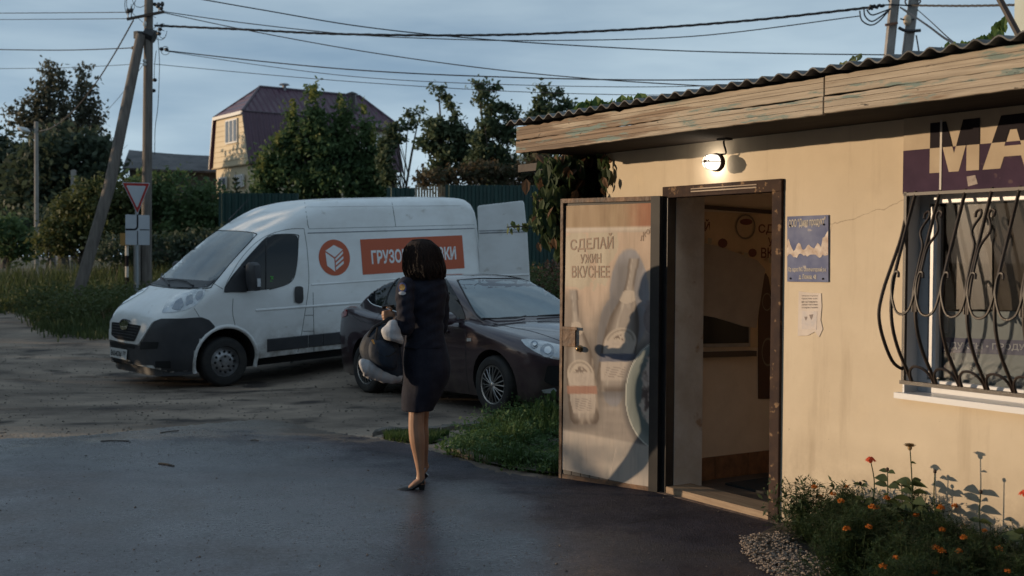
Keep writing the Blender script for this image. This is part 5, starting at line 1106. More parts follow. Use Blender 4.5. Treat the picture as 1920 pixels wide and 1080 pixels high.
def foliage(blobs, nclu, per, csz, lsz, r, shell_=.55, droop=0, up=.25):
    csz *= .72; nclu = int(nclu*.8)
    v, f, cs = [], [], []
    wts = [b[1].x*b[1].z for b in blobs]; tot = sum(wts)
    for (c, R), w_ in zip(blobs, wts):
        for k in range(max(3, int(nclu*w_/tot))):
            d = Vector((r.gauss(0, 1), r.gauss(0, 1), r.gauss(0, 1))).normalized(); q = r.uniform(shell_, 1)**.6
            cc = c+Vector((d.x*R.x, d.y*R.y, d.z*R.z))*q; cs.append(cc); m = int(per*r.uniform(.5, 1.4)); s = csz*r.uniform(.6, 1.3)
            for i in range(m):
                p = cc+Vector((r.gauss(0, s*.5), r.gauss(0, s*.5), r.gauss(0, s*.42)-droop*r.random()**2)); leafquad(v, f, p, lsz, r, up)
    return v, f, cs
def tree(name, label, cat, Y, base, blobs, nclu, per, csz, lsz, m, m_bark, seed, trunk_r=.12, group=None, droop=0, shell_=.5, limbs=26, fork=None, depth=1.0):
    """blobs in photograph pixels (px, py, rx, ry) at depth Y"""
    r = random.Random(seed); k = Y/F; b = at(base[0], base[1], Y); b = Vector((b.x, Y, gz(b.x, Y)-.05))
    root = empty(name, b, 0, label, cat, group)
    B = [(at(px, py, Y+r.uniform(-.3, .3)*rx*k)-b, Vector((rx*k, rx*k*depth, ry*k))) for px, py, rx, ry in blobs]
    v, f, cs = foliage(B, nclu, per, csz, lsz, r, shell_, droop); raw('crown', v, f, m, root)
    mb = MB(); topb = max(B, key=lambda q: q[0].z)[0]; h = topb.z; ax = [Vector((0, 0, 0)), Vector((r.uniform(-.1, .1)*h*.2, 0, h*.3)), Vector((topb.x*.4, topb.y*.4, h*.6)), Vector((topb.x*.95, topb.y*.9, h*.97))]
    A = catmull(ax, 6); mb.tube(A, [trunk_r*(1-.85*i/(len(A)-1)) for i in range(len(A))], 8)
    for i in range(limbs):
        c = r.choice(cs); zz = min(max(c.z*r.uniform(.45, .8), h*.12), h*.9); j = min(range(len(A)), key=lambda q: abs(A[q].z-zz)); s = A[j]; rr_ = trunk_r*(1-.85*j/(len(A)-1))*.5
        mid = s.lerp(c, .5)+Vector((0, 0, (c-s).length*.08)); mb.tube(catmull([s, mid, c], 3), [rr_*(1-.12*q) for q in range(7)], 5)
    mb.build('trunk', m_bark, root, smooth=True); return root
m_bark = mat('grey brown bark', (.06, .05, .042), .9, col2=(.11, .095, .08), scale=8, bump=.5)
m_birch = mat('birch bark', (.30, .29, .27), .8, col2=(.05, .045, .04), scale=3, stretch=(1, 1, 3))
L1 = leafmat('dark spruce green leaves', (.027, .043, .030), (.062, .082, .050)); L2 = leafmat('birch leaves', (.045, .055, .040), (.098, .094, .062)); L3 = leafmat('willow leaves', (.050, .068, .026), (.095, .105, .038), 1.2)
L4 = leafmat('maple leaves', (.038, .070, .032), (.095, .145, .058), 1.0); L5 = leafmat('apple leaves', (.038, .066, .037), (.095, .122, .065), 1.0); L6 = leafmat('vine leaves', (.020, .040, .018), (.055, .085, .035), 9); L7 = leafmat('dry vine leaves', (.10, .060, .035), (.17, .10, .06), 9)
L8 = leafmat('fresh shoot leaves', (.10, .13, .035), (.16, .17, .05), 1.5)
gT = 'trees across the yard'
tree('tree', 'dark dense tree at the far left edge behind the street lamp', 'tree', 62, (10, 470), [(5, 330, 55, 62), (-30, 300, 50, 60), (30, 400, 60, 60)], 260, 26, 1.2, .42, L1, m_bark, 11, .3, gT)
tree('birch', 'tall ragged birch with hanging twigs, highest crown on the left', 'tree', 60, (98, 470), [(92, 132, 12, 26), (112, 140, 8, 22), (75, 175, 22, 32), (118, 178, 12, 34), (155, 150, 10, 34), (168, 180, 10, 40), (150, 200, 14, 30), (178, 215, 12, 26), (48, 205, 10, 22), (24, 212, 8, 20), (60, 225, 18, 22), (100, 225, 34, 34), (150, 240, 30, 24), (110, 275, 55, 30)], 430, 20, .62, .27, L2, m_birch, 12, .2, gT, droop=1.0, shell_=.35)
tree('tree', 'broad dark tree below the tall birch, left of the power pole', 'tree', 56, (120, 480), [(125, 300, 70, 55), (80, 340, 70, 60), (170, 320, 45, 65), (110, 400, 100, 55), (185, 400, 40, 60)], 560, 26, 1.0, .38, L1, m_bark, 13, .3, gT)
tree('bush', 'low round bush at the left edge in front of the dark trees', 'bush', 42, (15, 490), [(5, 440, 40, 36), (40, 460, 40, 26)], 90, 26, .6, .22, L4, m_bark, 14, .08, gT)
tree('bush', 'dark bush between the street lamp and the leaning brace', 'bush', 48, (90, 480), [(90, 430, 60, 42), (50, 440, 40, 40), (140, 430, 50, 40)], 200, 26, .7, .25, L1, m_bark, 15, .08, gT)
tree('bush', 'pale green willow bush behind the leaning pole brace', 'bush', 40, (150, 500), [(130, 420, 45, 42), (165, 390, 45, 45), (205, 370, 40, 35), (200, 430, 60, 40), (110, 450, 40, 30), (235, 380, 30, 30)], 380, 28, .55, .19, L3, m_bark, 16, .08, gT)
tree('bush', 'dark green bush right of the power pole behind the road signs', 'bush', 41, (330, 500), [(280, 370, 40, 42), (330, 365, 50, 42), (385, 385, 42, 40), (300, 430, 60, 50), (370, 440, 60, 50), (262, 420, 40, 60), (430, 440, 40, 40)], 520, 28, .55, .20, L4, m_bark, 17, .1, gT)
tree('bush', 'dark bush low behind the white van nose', 'bush', 35, (250, 520), [(240, 470, 60, 30), (320, 470, 60, 34), (400, 470, 60, 36)], 220, 28, .5, .17, L1, m_bark, 18, .08, gT)
# spruce sapling against the house wall
r = random.Random(21); b = at(442, 372, 44); sp = empty('spruce_sapling', (b.x, 44, gz(b.x, 44)), 0, 'small thin spruce in front of the ground floor of the yellow house', 'tree'); mb = MB(); h = at(442, 322, 44).z-gz(b.x, 44); mb.tube([(0, 0, 0), (0, 0, h)], [.06, .01], 6); mb.build('trunk', m_bark, sp)
v, f = [], []
for i in range(16):
    z = h*(.35+.62*i/16); L_ = .62*(1-i/17)+.05
    for a in range(7):
        an = a*.9+i*.5
        for q in range(9): leafquad(v, f, Vector((cos(an)*L_*q/9, sin(an)*L_*q/9, z+.12*q/9-.05)), .13, r, .5)
raw('crown', v, f, L1, sp)
tm = tree('tree', 'tall bushy young maple with pointed shoots hiding the front of the house', 'tree', 40, (600, 420), [(588, 190, 6, 30), (590, 225, 14, 24), (585, 255, 22, 22), (548, 225, 6, 26), (548, 260, 14, 22), (640, 208, 6, 28), (645, 240, 12, 26), (683, 228, 5, 26), (690, 260, 10, 24), (615, 265, 14, 24), (523, 275, 8, 22), (600, 290, 40, 28), (540, 300, 26, 30), (500, 300, 10, 26), (505, 330, 18, 30), (655, 290, 30, 30), (705, 300, 12, 26), (700, 335, 24, 30), (560, 345, 62, 38), (640, 345, 72, 40), (490, 350, 16, 26), (722, 355, 14, 22)], 760, 32, .50, .20, L4, m_bark, 22, .16, depth=.8)
r = random.Random(33); bb = Vector(tm.location)
for (px, py, rx, ry) in [(587, 172, 6, 16), (548, 205, 5, 14), (640, 190, 5, 16), (683, 205, 5, 12), (521, 262, 6, 10), (596, 258, 8, 10), (490, 300, 8, 14), (700, 255, 6, 12), (560, 268, 6, 12), (622, 330, 10, 8)]:
    v, f = [], []
    for i in range(46): leafquad(v, f, at(px+r.gauss(0, rx*.55), py+r.gauss(0, ry*.55), 39.6+r.gauss(0, .2))-bb, .2, r)
    raw('young_shoot', v, f, L8, tm)
tree('apple_tree', 'thin apple tree between the house roof and the sky gap', 'tree', 37, (745, 420), [(769, 212, 5, 8), (787, 210, 5, 8), (778, 228, 7, 8), (755, 236, 10, 8), (738, 248, 14, 12), (725, 270, 16, 16), (722, 300, 14, 20), (728, 330, 16, 14), (748, 262, 7, 8)], 120, 20, .28, .17, L5, m_bark, 23, .09, 'orchard trees behind the fence', shell_=.2)
tree('apple_tree', 'rounded apple tree with one tall thin top shoot, in the middle of the orchard', 'tree', 36, (840, 420), [(822, 168, 5, 9), (836, 183, 7, 6), (846, 198, 5, 12), (855, 218, 5, 12), (822, 245, 26, 24), (858, 250, 22, 22), (795, 272, 14, 16), (806, 232, 9, 8), (835, 285, 26, 20), (866, 300, 20, 28), (822, 322, 26, 16), (884, 262, 9, 12)], 300, 22, .30, .17, L5, m_bark, 24, .12, 'orchard trees behind the fence', shell_=.25)
tree('apple_tree', 'tall apple tree reaching the wires, left of the shop roof corner', 'tree', 35, (925, 420), [(897, 158, 6, 12), (925, 161, 11, 5), (905, 182, 9, 12), (920, 205, 14, 12), (948, 205, 12, 10), (962, 222, 10, 16), (918, 235, 22, 16), (948, 250, 18, 18), (900, 262, 14, 18), (925, 285, 28, 16), (896, 300, 16, 18), (950, 312, 20, 22), (915, 330, 34, 14)], 310, 22, .30, .17, L5, m_bark, 25, .12, 'orchard trees behind the fence', shell_=.25)
tree('apple_tree', 'apple tree showing just above the left end of the shop roof', 'tree', 34, (1030, 420), [(1016, 170, 9, 8), (1040, 175, 12, 5), (1014, 195, 10, 12), (1030, 208, 20, 10), (1062, 200, 14, 8), (1086, 203, 8, 8), (1006, 222, 18, 12), (1045, 235, 40, 16), (1010, 280, 30, 30), (985, 270, 12, 18)], 250, 22, .30, .17, L5, m_bark, 26, .12, 'orchard trees behind the fence', shell_=.25)
tree('shrub', 'brown and green shrub low between the orchard and the fence top', 'bush', 33, (900, 430), [(820, 335, 40, 14), (900, 325, 40, 20), (970, 335, 40, 20), (1010, 320, 30, 26)], 200, 22, .36, .16, leafmat('russet leaves', (.03, .042, .02), (.085, .06, .035)), m_bark, 27, .06)
# unseen trees added on the left to keep the low sun off van and sedan
shade_specs = [(-17, 14.6, 5.2), (-17.2, 17.8, 5.8), (-17, 21, 6.4), (-17.5, 24.6, 6.6), (-18, 28.5, 6.6)]
r = random.Random(41); v, f, cs = foliage([(Vector((0, 0, 3.4)), Vector((2.1, 2.1, 2.2))), (Vector((0, 0, 1.6)), Vector((2.2, 2.2, 1.7)))], 330, 20, .8, .34, r, .3)
sh0 = empty('tree', (0, 0, 0), 0, 'leafy unseen tree added left of the yard to shade van and sedan', 'tree', 'added shade trees on the left'); raw('crown', v, f, L4, sh0)
mb = MB(); mb.tube([(0, 0, -.3), (.1, 0, 2), (0, .1, 4.6)], [.16, .11, .03], 8)
for i in range(14): c = r.choice(cs); mb.tube([(0, 0, c.z*.5), c], [.04, .012], 5)
mb.build('trunk', m_bark, sh0)
for i, (x, y, h) in enumerate(shade_specs):
    if i == 0: o = sh0
    else:
        o = sh0.copy(); COL.objects.link(o)
        for ch in sh0.children: c = ch.copy(); COL.objects.link(c); c.parent = o
    o.location = (x, y, gz(x, y)); o.scale = (1, 1, h/5.5); o.rotation_euler = (0, 0, i*1.3)
for i, (x, y, h) in enumerate([(-15.5, -1.5, 8.5), (-12, -6.5, 9), (-6.5, -9.5, 9.5), (-.5, -10.5, 9), (6, -9.5, 9), (-18.5, 1.0, 8)]):  # trees added out of view to cut sky light on the shop front
    o = sh0.copy(); COL.objects.link(o); tag(o, 'tall leafy tree added unseen behind the camera to darken the shop front', 'tree', 'added trees behind the camera')
    for ch in sh0.children: c = ch.copy(); COL.objects.link(c); c.parent = o
    o.location = (x, y, 0); o.scale = (1.6, 1.6, h/5.5); o.rotation_euler = (0, 0, i*2.1+.5)
r = random.Random(42); v, f, cs = foliage([(Vector((0, 0, 1.0)), Vector((.9, .85, 1.1)))], 130, 22, .4, .14, r, .2); sb = empty('shrub', (-12, 10.15, 0), 0, 'low unseen shrub added left of the yard to shade the lower door', 'bush'); raw('crown', v, f, L4, sb); mb = MB()  # unseen shrub added so its shadow falls on the lower door leaf
for i in range(12): c = r.choice(cs); mb.tube([(0, 0, -.05), c*.5, c], [.02, .015, .006], 5)
mb.build('stems', m_bark, sb)
# climbing vine round the shop's left end, and on the roof
r = random.Random(51); vb_ = P0+RD*(-1.95)+ID*.1; vine = empty('climbing_vine', vb_, 0, 'leafy vine hanging round the left end of the shop wall under the eave', 'plant')
v, f, v2_, f2_ = [], [], [], []
def vleaf(v, f, p, sz, r):
    n = Vector((r.gauss(-.3, .6), r.gauss(-.8, .5), r.gauss(.1, .4))).normalized(); dn = Vector((r.gauss(0, .3), r.gauss(0, .2), -1)); a = (dn-n*dn.dot(n)).normalized(); b = n.cross(a); s = sz*r.uniform(.6, 1.3); i = len(v)
    for x, y, z in [(0, -.5, 0), (.30, -.2, .06), (.26, .2, .05), (0, .6, -.08), (-.26, .2, .05), (-.30, -.2, .06)]: v.append(p+b*x*s+a*y*s+n*z*s)
    f.append((i, i+1, i+2, i+3)); f.append((i, i+3, i+4, i+5))
for (px, py, rx, ry, n, dY) in [(1095, 300, 40, 28, 150, 8.9), (1065, 335, 36, 30, 150, 8.8), (1110, 330, 26, 40, 130, 8.9), (1035, 335, 22, 26, 60, 8.8), (1045, 375, 26, 30, 90, 8.75), (1100, 365, 28, 20, 80, 8.9), (1028, 405, 18, 22, 50, 8.7), (1040, 430, 14, 26, 40, 8.7), (1050, 455, 8, 30, 20, 8.75), (1015, 412, 14, 10, 26, 8.7), (1110, 275, 26, 16, 80, 8.9), (1135, 330, 8, 30, 20, 8.55), (1090, 420, 60, 60, 60, 8.95)]:
    for i in range(int(n*2.1)):
        p = at(px+r.gauss(0, rx*.55), py+r.gauss(0, ry*.55), dY+r.gauss(0, .09))-vb_; dry = r.random() < (.42 if px > 1060 else .15)
        vleaf(v2_ if dry else v, f2_ if dry else f, p, r.uniform(.075, .125), r)
raw('leaves', v, f, L6, vine); raw('dry_leaves', v2_, f2_, L7, vine)
mb = MB()
for i in range(26):
    x = r.uniform(1025, 1130); mb.tube(catmull([at(x+30, 275, 8.95)-vb_, at(x+r.uniform(0, 14), 320, 8.9)-vb_, at(x+r.uniform(-10, 10), 370+r.uniform(0, 60), 8.85)-vb_], 4), .005, 4)
for q in [[(1010, 372, 8.7), (1000, 424, 8.6), (975, 424, 8.5), (950, 426, 8.5)], [(1020, 370, 8.7), (1008, 372, 8.65), (996, 368, 8.6)], [(1020, 440, 8.7), (1010, 460, 8.7)]]: mb.tube(catmull([at(*p)-vb_ for p in q], 4), .004, 4)
mb.build('stems', m_bark, vine)
v, f = [], []
for (px, py, n) in [(1000, 424, 5), (985, 425, 4), (970, 427, 3), (955, 427, 3), (1000, 370, 4), (985, 418, 2), (1015, 408, 8)]:
    for i in range(n): vleaf(v, f, at(px+r.gauss(0, 3), py+r.gauss(0, 4), 8.55)-vb_, .05, r)
raw('tendril_leaves', v, f, leafmat('pale tendril leaves', (.10, .14, .05), (.16, .19, .07), 9), vine)
wall_back = MB().box(-2.1, -1.75, .3, 2.4, -.05, 2.3).build('side_shed', mat('tarred board', (.03, .025, .022)), shop)
def roofplant(pts, label, Y, sz, m, seed):
    r = random.Random(seed); b = at(pts[0][0], pts[0][1]+14, Y); root = empty('roof_vine' if sz > .1 else 'roof_weed', b, 0, label, 'plant'); v, f = [], []; mb = MB()
    for (px, py, s, n) in pts:
        q = at(px, py, Y)-b; g = at(px+r.uniform(-6, 6), py+14+s*.3, Y)-b; mb.tube([g, (g+q)*.5+Vector((r.gauss(0, .01), 0, 0)), q], [.004, .003, .002], 4)
        for i in range(int(n*1.8)):
            t_ = r.random(); vleaf(v, f, q.lerp(g, t_*.7)+Vector((r.gauss(0, s*Y/F*.4), r.gauss(0, .05), r.gauss(0, s*Y/F*.3))), sz, r)
    raw('leaves', v, f, m, root); mb.build('stems', m_bark, root)
roofplant([(1105, 205, 14, 26), (1085, 208, 10, 14), (1125, 200, 12, 20), (1145, 200, 10, 12), (1168, 192, 8, 8), (1180, 193, 6, 6), (1203, 190, 6, 5), (1135, 205, 16, 12), (1215, 192, 4, 3)], 'green vine leaves showing over the left part of the shop roof', 9.4, .12, leafmat('sunlit vine leaves', (.05, .10, .025), (.10, .16, .045), 7), 61)
roofplant([(1585, 118, 3, 5), (1600, 112, 4, 5), (1618, 120, 3, 5), (1575, 124, 3, 4), (1553, 136, 3, 5), (1655, 118, 3, 4), (1690, 112, 3, 4)], 'thin weeds sprouting from the shop roof left of the twin posts', 6.6, .04, leafmat('pale roof weeds', (.12, .15, .06), (.17, .19, .09), 9), 62)
roofplant([(1760, 98, 8, 14), (1785, 92, 10, 18), (1810, 88, 12, 20), (1835, 78, 7, 14), (1865, 82, 8, 10), (1862, 68, 3, 6), (1870, 45, 3, 7), (1875, 58, 3, 4), (1850, 88, 8, 10)], 'green creeping weeds over the right part of the shop roof', 6.1, .055, leafmat('sunlit vine leaves', (.05, .10, .025), (.10, .16, .045), 7), 63)
# ------------------------------------------------------------------ yellow house
HA = math.atan2(1611, 2200)
E1 = Vector((.812, .584, 0)).normalized(); E2 = Vector((-.584, .812, 0)).normalized()
Yc = 60.0; C0 = at(457, 208, Yc)
def hg(px, py): return hit(px, py, C0, E1)              # on the gable face
def hsd(px, py, off=0): return hit(px, py, C0-E2*off, E2)   # on planes parallel to the long side
TR, TL = C0, hg(404, 221); BR, BL = hg(470, 302), hg(397, 319)
zbrk = (TR.z+TL.z)/2; zlow = (BR.z+BL.z)/2; TR.z = TL.z = zbrk; BR.z = BL.z = zlow
WT_ = (TL-TR).dot(E2); wr = (BR-TR).dot(E2); wl = (BL-TR).dot(E2); mid = (WT_)/2
q = hit(487, 163, C0+E2*mid, E2); rz = q.z; rx0 = (q-C0).dot(E1); q2 = hit(675, 180, C0+E2*mid, E2); rx1 = (q2-C0).dot(E1)
q3 = hit(738, 219, C0, E2); Lh = (q3-C0).dot(E1)
ground_h = gz(C0.x, C0.y)
house = empty('yellow_house', (C0.x, C0.y, ground_h), math.atan2(E1.y, E1.x), 'two storey pale yellow sided house with a steep purple brown metal roof', 'house')
# local: x along the long side, y along the gable (away), z up
zB, zL_, zR = zbrk-ground_h, zlow-ground_h, rz-ground_h
m_sid = mat('pale yellow siding', (.60, .49, .32), .6, col2=(.54, .44, .285), scale=1.2)
def tilemat():
    m = bpy.data.materials.new('purple metal tiles'); m.use_nodes = True; t = m.node_tree; p = t.nodes['Principled BSDF']; L = t.links.new; n = t.nodes.new
    tc = n('ShaderNodeTexCoord'); w1 = n('ShaderNodeTexWave'); w1.wave_type = 'BANDS'; w1.bands_direction = 'X'; w1.inputs['Scale'].default_value = .9; L(tc.outputs['Object'], w1.inputs[0])
    w2 = n('ShaderNodeTexWave'); w2.bands_direction = 'Z'; w2.wave_profile = 'SAW'; w2.inputs['Scale'].default_value = .85; L(tc.outputs['Object'], w2.inputs[0])
    ad = n('ShaderNodeMath'); ad.operation = 'ADD'; L(w1.outputs['Fac'], ad.inputs[0]); L(w2.outputs['Fac'], ad.inputs[1])
    b = n('ShaderNodeBump'); b.inputs['Strength'].default_value = 1; b.inputs['Distance'].default_value = .08; L(ad.outputs[0], b.inputs['Height']); L(b.outputs[0], p.inputs['Normal'])
    nz = n('ShaderNodeTexNoise'); nz.inputs['Scale'].default_value = .7; L(tc.outputs['Object'], nz.inputs[0]); r = n('ShaderNodeValToRGB'); r.color_ramp.elements[0].color = (.060, .022, .040, 1); r.color_ramp.elements[1].color = (.115, .055, .085, 1); L(nz.outputs[0], r.inputs[0])
    L(r.outputs[0], p.inputs['Base Color']); p.inputs['Roughness'].default_value = .38; return m
m_tile = tilemat()
m_wtrim = mat('white trim', (.62, .60, .57), .5)
yA, yB, yC, yD = 0, WT_, wr, wl             # top corners, bottom corners
# storeys: lower box and mansard shell
x0 = .0
mb = MB(); mb.box(.12, Lh-.1, yC+.35, yD-.35, -1.2, zL_+.05); lowwall = mb.build('wall', m_sid, house)
mb = MB(); mb.add([(0.02, yA+.12, zB-.02), (0.02, yB-.12, zB-.02), (0.02, yD-.15, zL_), (0.02, yC+.15, zL_), (.3, yA+.12, zB-.02), (.3, yB-.12, zB-.02), (.3, yD-.15, zL_), (.3, yC+.15, zL_)], [(0, 1, 2, 3), (4, 5, 6, 7), (0, 1, 5, 4), (1, 2, 6, 5), (2, 3, 7, 6), (3, 0, 4, 7)]); mb.build('gable_wall', m_sid, house)
mb = MB()
for z in [zL_+.27*i for i in range(1, int((zB-zL_)/.27))]: mb.box(.0, .021, yC+.2+(z-zL_)/(zB-zL_)*(-yC), yD-.2-(z-zL_)/(zB-zL_)*(yD-yB), z, z+.014)
mb.box(-.03, .02, yC+.05, yD-.05, zL_-.06, zL_+.0); mb.build('siding_joint', mat('siding shadow line', (.36, .27, .16), .7), house)
rm = (yA+yB)/2; th = .12
V = [(-.1, yA-.05, zB), (-.1, yB+.05, zB), (rx0, rm, zR), (rx1, rm, zR), (Lh+.1, yA-.05, zB), (Lh+.1, yB+.05, zB), (-.1, yC-.1, zL_-.05), (-.1, yD+.1, zL_-.05), (Lh+.1, yC-.1, zL_-.05), (Lh+.1, yD+.1, zL_-.05)]
mb = MB(); mb.add(V, [(0, 2, 1), (0, 4, 3, 2), (1, 2, 3, 5), (4, 5, 3), (0, 6, 8, 4), (1, 5, 9, 7), (4, 8, 9, 5)]); ro_ = mb.build('roof', m_tile, house); so_ = ro_.modifiers.new('t', 'SOLIDIFY'); so_.thickness = .1
mb = MB(); mb.tube([V[2], V[3]], .09, 6).tube([V[0], V[2]], .08, 6).tube([V[1], V[2]], .06, 6).tube([V[4], V[3]], .08, 6).tube([V[0], V[6]], .05, 6).tube([V[1], V[7]], .05, 6).tube([V[0], V[4]], .05, 6); mb.build('ridge_cap', mat('purple ridge metal', (.07, .045, .06), .4), ro_)
mb = MB(); mb.box(-.16, -.1, yA-.05, yB+.05, zB-.16, zB+.01); mb.build('fascia', m_wtrim, house)
def hwin(pts, nm='window', bars=1):
    P = [hg(*p) for p in pts]; ys_ = [(p-C0).dot(E2) for p in P]; zs_ = [p.z-ground_h for p in P]; a, b = min(ys_), max(ys_); c, d = min(zs_), max(zs_)
    f = MB().box(-.06, .03, a, b, c, d).build(nm, m_wtrim, house); g = MB()
    for i in range(bars+1): w_ = (b-a)/(bars+1); g.box(-.075, -.06, a+w_*i+.07, a+w_*(i+1)-.07, c+.08, d-.08)
    g.build('pane', mat('house glass', (.09, .11, .14), .1, col2=(.16, .17, .19), scale=1), f)
hwin([(424, 228), (446, 221), (446, 266), (424, 271)], bars=2); hwin([(411, 335), (425, 331), (425, 352), (411, 354)]); hwin([(441, 330), (457, 326), (457, 350), (441, 352)]); 
# chimneys and cowl
p = hit(660, 205, C0+E2*.6, E2)-C0; xx = p.dot(E1); zt_ = hit(660, 176, C0+E2*.6, E2).z-ground_h
ch = MB().tube([(xx, .6, zB-.2), (xx, .6, zt_)], .22, 10).build('chimney', mat('dark brown pipe', (.035, .02, .02), .4), house); MB().tube([(xx, .6, zt_+.0), (xx, .6, zt_+.12)], [.34, .05], 8).build('cowl', m_blk, ch)
xx = (hit(533, 165, C0+E2*mid, E2)-C0).dot(E1); ch = MB().tube([(xx, rm, zR-.2), (xx, rm, zR+.22)], .11, 8).tube([(xx, rm, zR+.22), (xx, rm, zR+.3)], [.3, .22], 8).build('vent_pipe', mat('grey pipe', (.2, .2, .22), .4), house)
# dormer
p = hit(690, 245, C0-E2*.5, E2)-C0; dx = p.dot(E1)
dm = MB().box(dx-1.6, dx+1.3, -.9, 1.5, zL_+.2, zB-.35).build('dormer', mat('dormer wall', (.5, .42, .32), .6), house); MB().add([(dx-1.9, -1.2, zB-.45), (dx+1.6, -1.2, zB-.45), (dx+1.6, 1.4, zB+.55), (dx-1.9, 1.4, zB+.55), (dx-1.9, -1.2, zB-.6), (dx+1.6, -1.2, zB-.6), (dx+1.6, 1.4, zB+.4), (dx-1.9, 1.4, zB+.4)], [(0, 1, 2, 3), (4, 7, 6, 5), (0, 4, 5, 1), (1, 5, 6, 2), (2, 6, 7, 3), (3, 7, 4, 0)]).build('dormer_roof', m_tile, dm)
f = MB().box(dx-.8, dx+.6, -.95, -.9, zL_+.5, zB-.8).build('window', m_wtrim, dm)
# porch
p = hit(740, 335, C0-E2*1.2, E2)-C0; px_ = p.dot(E1); zp = p.z-ground_h
MB().box(px_-1.5, px_+3.6, -2.2, wr, -1, zp-.15).build('porch', mat('porch wall', (.28, .26, .24), .7), house); MB().add([(px_-1.8, -2.6, zp-.1), (px_+4.1, -2.6, zp-.1), (px_+3.2, wr+.2, zp+.75), (px_-1.8, wr+.2, zp+.75), (px_-1.8, -2.6, zp-.2), (px_+4.1, -2.6, zp-.2), (px_+3.2, wr+.2, zp+.6), (px_-1.8, wr+.2, zp+.6)], [(0, 1, 2, 3), (4, 7, 6, 5), (0, 4, 5, 1), (1, 5, 6, 2), (2, 6, 7, 3), (3, 7, 4, 0)]).build('porch_roof', m_tile, house)
# grey barn
b = at(340, 372, 68); barn = empty('old_barn', (b.x, b.y, gz(b.x, b.y)), rad(10), 'old grey barn with a sagging slate roof left of the yellow house', 'barn')
zz = lambda py, Y=68: at(340, py, Y).z-gz(b.x, b.y)
wA = (at(300, 300, 68)-at(245, 300, 68)).length; m_gr = mat('grey slates', (.085, .085, .09), .8, col2=(.14, .135, .14), scale=1.5, detail=8, third=(.05, .055, .045), bump=.4)
MB().box(-2.6, 3.0, -2, 2, -1.5, zz(318)).build('wall', mat('grey boards', (.06, .058, .058), .85, col2=(.10, .095, .09), scale=2, stretch=(6, 6, 1)), barn)
n = 12; mb = MB(); z0_, z1_ = zz(322), zz(283)
v = []
for i in range(n+1):
    x = -2.9+6.2*i/n; sg_ = -.08*sin(pi*i/n)-.25*i/n; v += [(x, -2.5, z0_+sg_*.4), (x, 0, z1_+sg_), (x, 2.5, z0_+sg_*.4)]
mb.add(v, [(i*3+j, i*3+j+1, i*3+j+4, i*3+j+3) for i in range(n) for j in range(2)]); o = mb.build('roof', m_gr, barn); q = o.modifiers.new('t', 'SOLIDIFY'); q.thickness = .12
MB().add([(-2.9, -2.45, z0_), (-2.9, 2.45, z0_), (-2.9, 0, z1_-.05), (-2.7, -2.45, z0_), (-2.7, 2.45, z0_), (-2.7, 0, z1_-.05)], [(0, 1, 2), (3, 5, 4), (0, 3, 4, 1), (1, 4, 5, 2), (2, 5, 3, 0)]).build('gable', mat('grey boards', (.06, .058, .058)), barn)
# pale blue cottage showing through the orchard
b = at(945, 330, 70); ct = empty('blue_cottage', (b.x, 70, gz(b.x, 70)), rad(-25), 'pale blue gabled cottage glimpsed between the apple trees', 'house'); zg = gz(b.x, 70); z1_ = at(940, 290, 70).z-zg; z0_ = at(940, 325, 70).z-zg
MB().box(-1.8, 1.8, -1.3, 3, -1, z0_).add([(-1.8, -1.3, z0_), (1.8, -1.3, z0_), (0, -1.3, z1_), (-1.8, 3, z0_), (1.8, 3, z0_), (0, 3, z1_)], [(0, 1, 2), (3, 5, 4), (0, 3, 4, 1), (1, 4, 5, 2), (2, 5, 3, 0)]).build('wall', mat('pale blue boards', (.22, .28, .38), .6), ct)
MB().box(-.9, -.5, .2, .6, z1_-1.0, z1_+.25).build('chimney', mat('orange brick', (.35, .13, .07), .8), ct)
for sd in (-1, 1): MB().add([(0, -1.6, z1_+.05), (sd*2.1, -1.6, z0_-.2), (sd*2.1, 3.2, z0_-.2), (0, 3.2, z1_+.05), (0, -1.6, z1_+.15), (sd*2.1, -1.6, z0_-.1), (sd*2.1, 3.2, z0_-.1), (0, 3.2, z1_+.15)], [(0, 1, 2, 3), (4, 7, 6, 5), (0, 4, 5, 1), (1, 5, 6, 2), (2, 6, 7, 3), (3, 7, 4, 0)]).build('roof', mat('cream roof edge', (.36, .32, .25), .6), ct)
# ------------------------------------------------------------------ fences
m_gf = mat('green profiled steel', (.008, .038, .034), .45, col2=(.012, .05, .044), scale=2)
def profiled(name, label, x0, x1, Y, ztop, zbot, m, per=.2):
    root = empty(name, ((x0+x1)/2, Y, zbot), 0, label, 'fence'); cx_ = (x0+x1)/2; n = int((x1-x0)/per); pts = []
    for i in range(n):
        a = x0-cx_+(x1-x0)*i/n; w_ = (x1-x0)/n
        pts += [(a, 0), (a+w_*.42, 0), (a+w_*.52, -.045), (a+w_*.9, -.045)]
    pts.append((x1-cx_, 0)); k = len(pts); h = ztop-zbot
    v = [(x, y, 0) for x, y in pts]+[(x, y, h) for x, y in pts]+[(x, y+.01, 0) for x, y in pts]+[(x, y+.01, h) for x, y in pts]
    mb = MB(); mb.add(v, [(i, i+1, k+i+1, k+i) for i in range(k-1)]+[(2*k+i+1, 2*k+i, 3*k+i, 3*k+i+1) for i in range(k-1)]+[(k+i, k+i+1, 3*k+i+1, 3*k+i) for i in range(k-1)]); mb.build('fence_panel', m, root)
    for i in range(int((x1-x0)/2.5)+1): MB().box(x0-cx_+i*2.5, x0-cx_+i*2.5+.06, .02, .08, -.1, h-.05).build('post', m_blk, root)
    return root
Yf = 31.0; xp = lambda px, Y=Yf: at(px, 400, Y).x; zp_ = lambda py, Y=Yf: at(900, py, Y).z
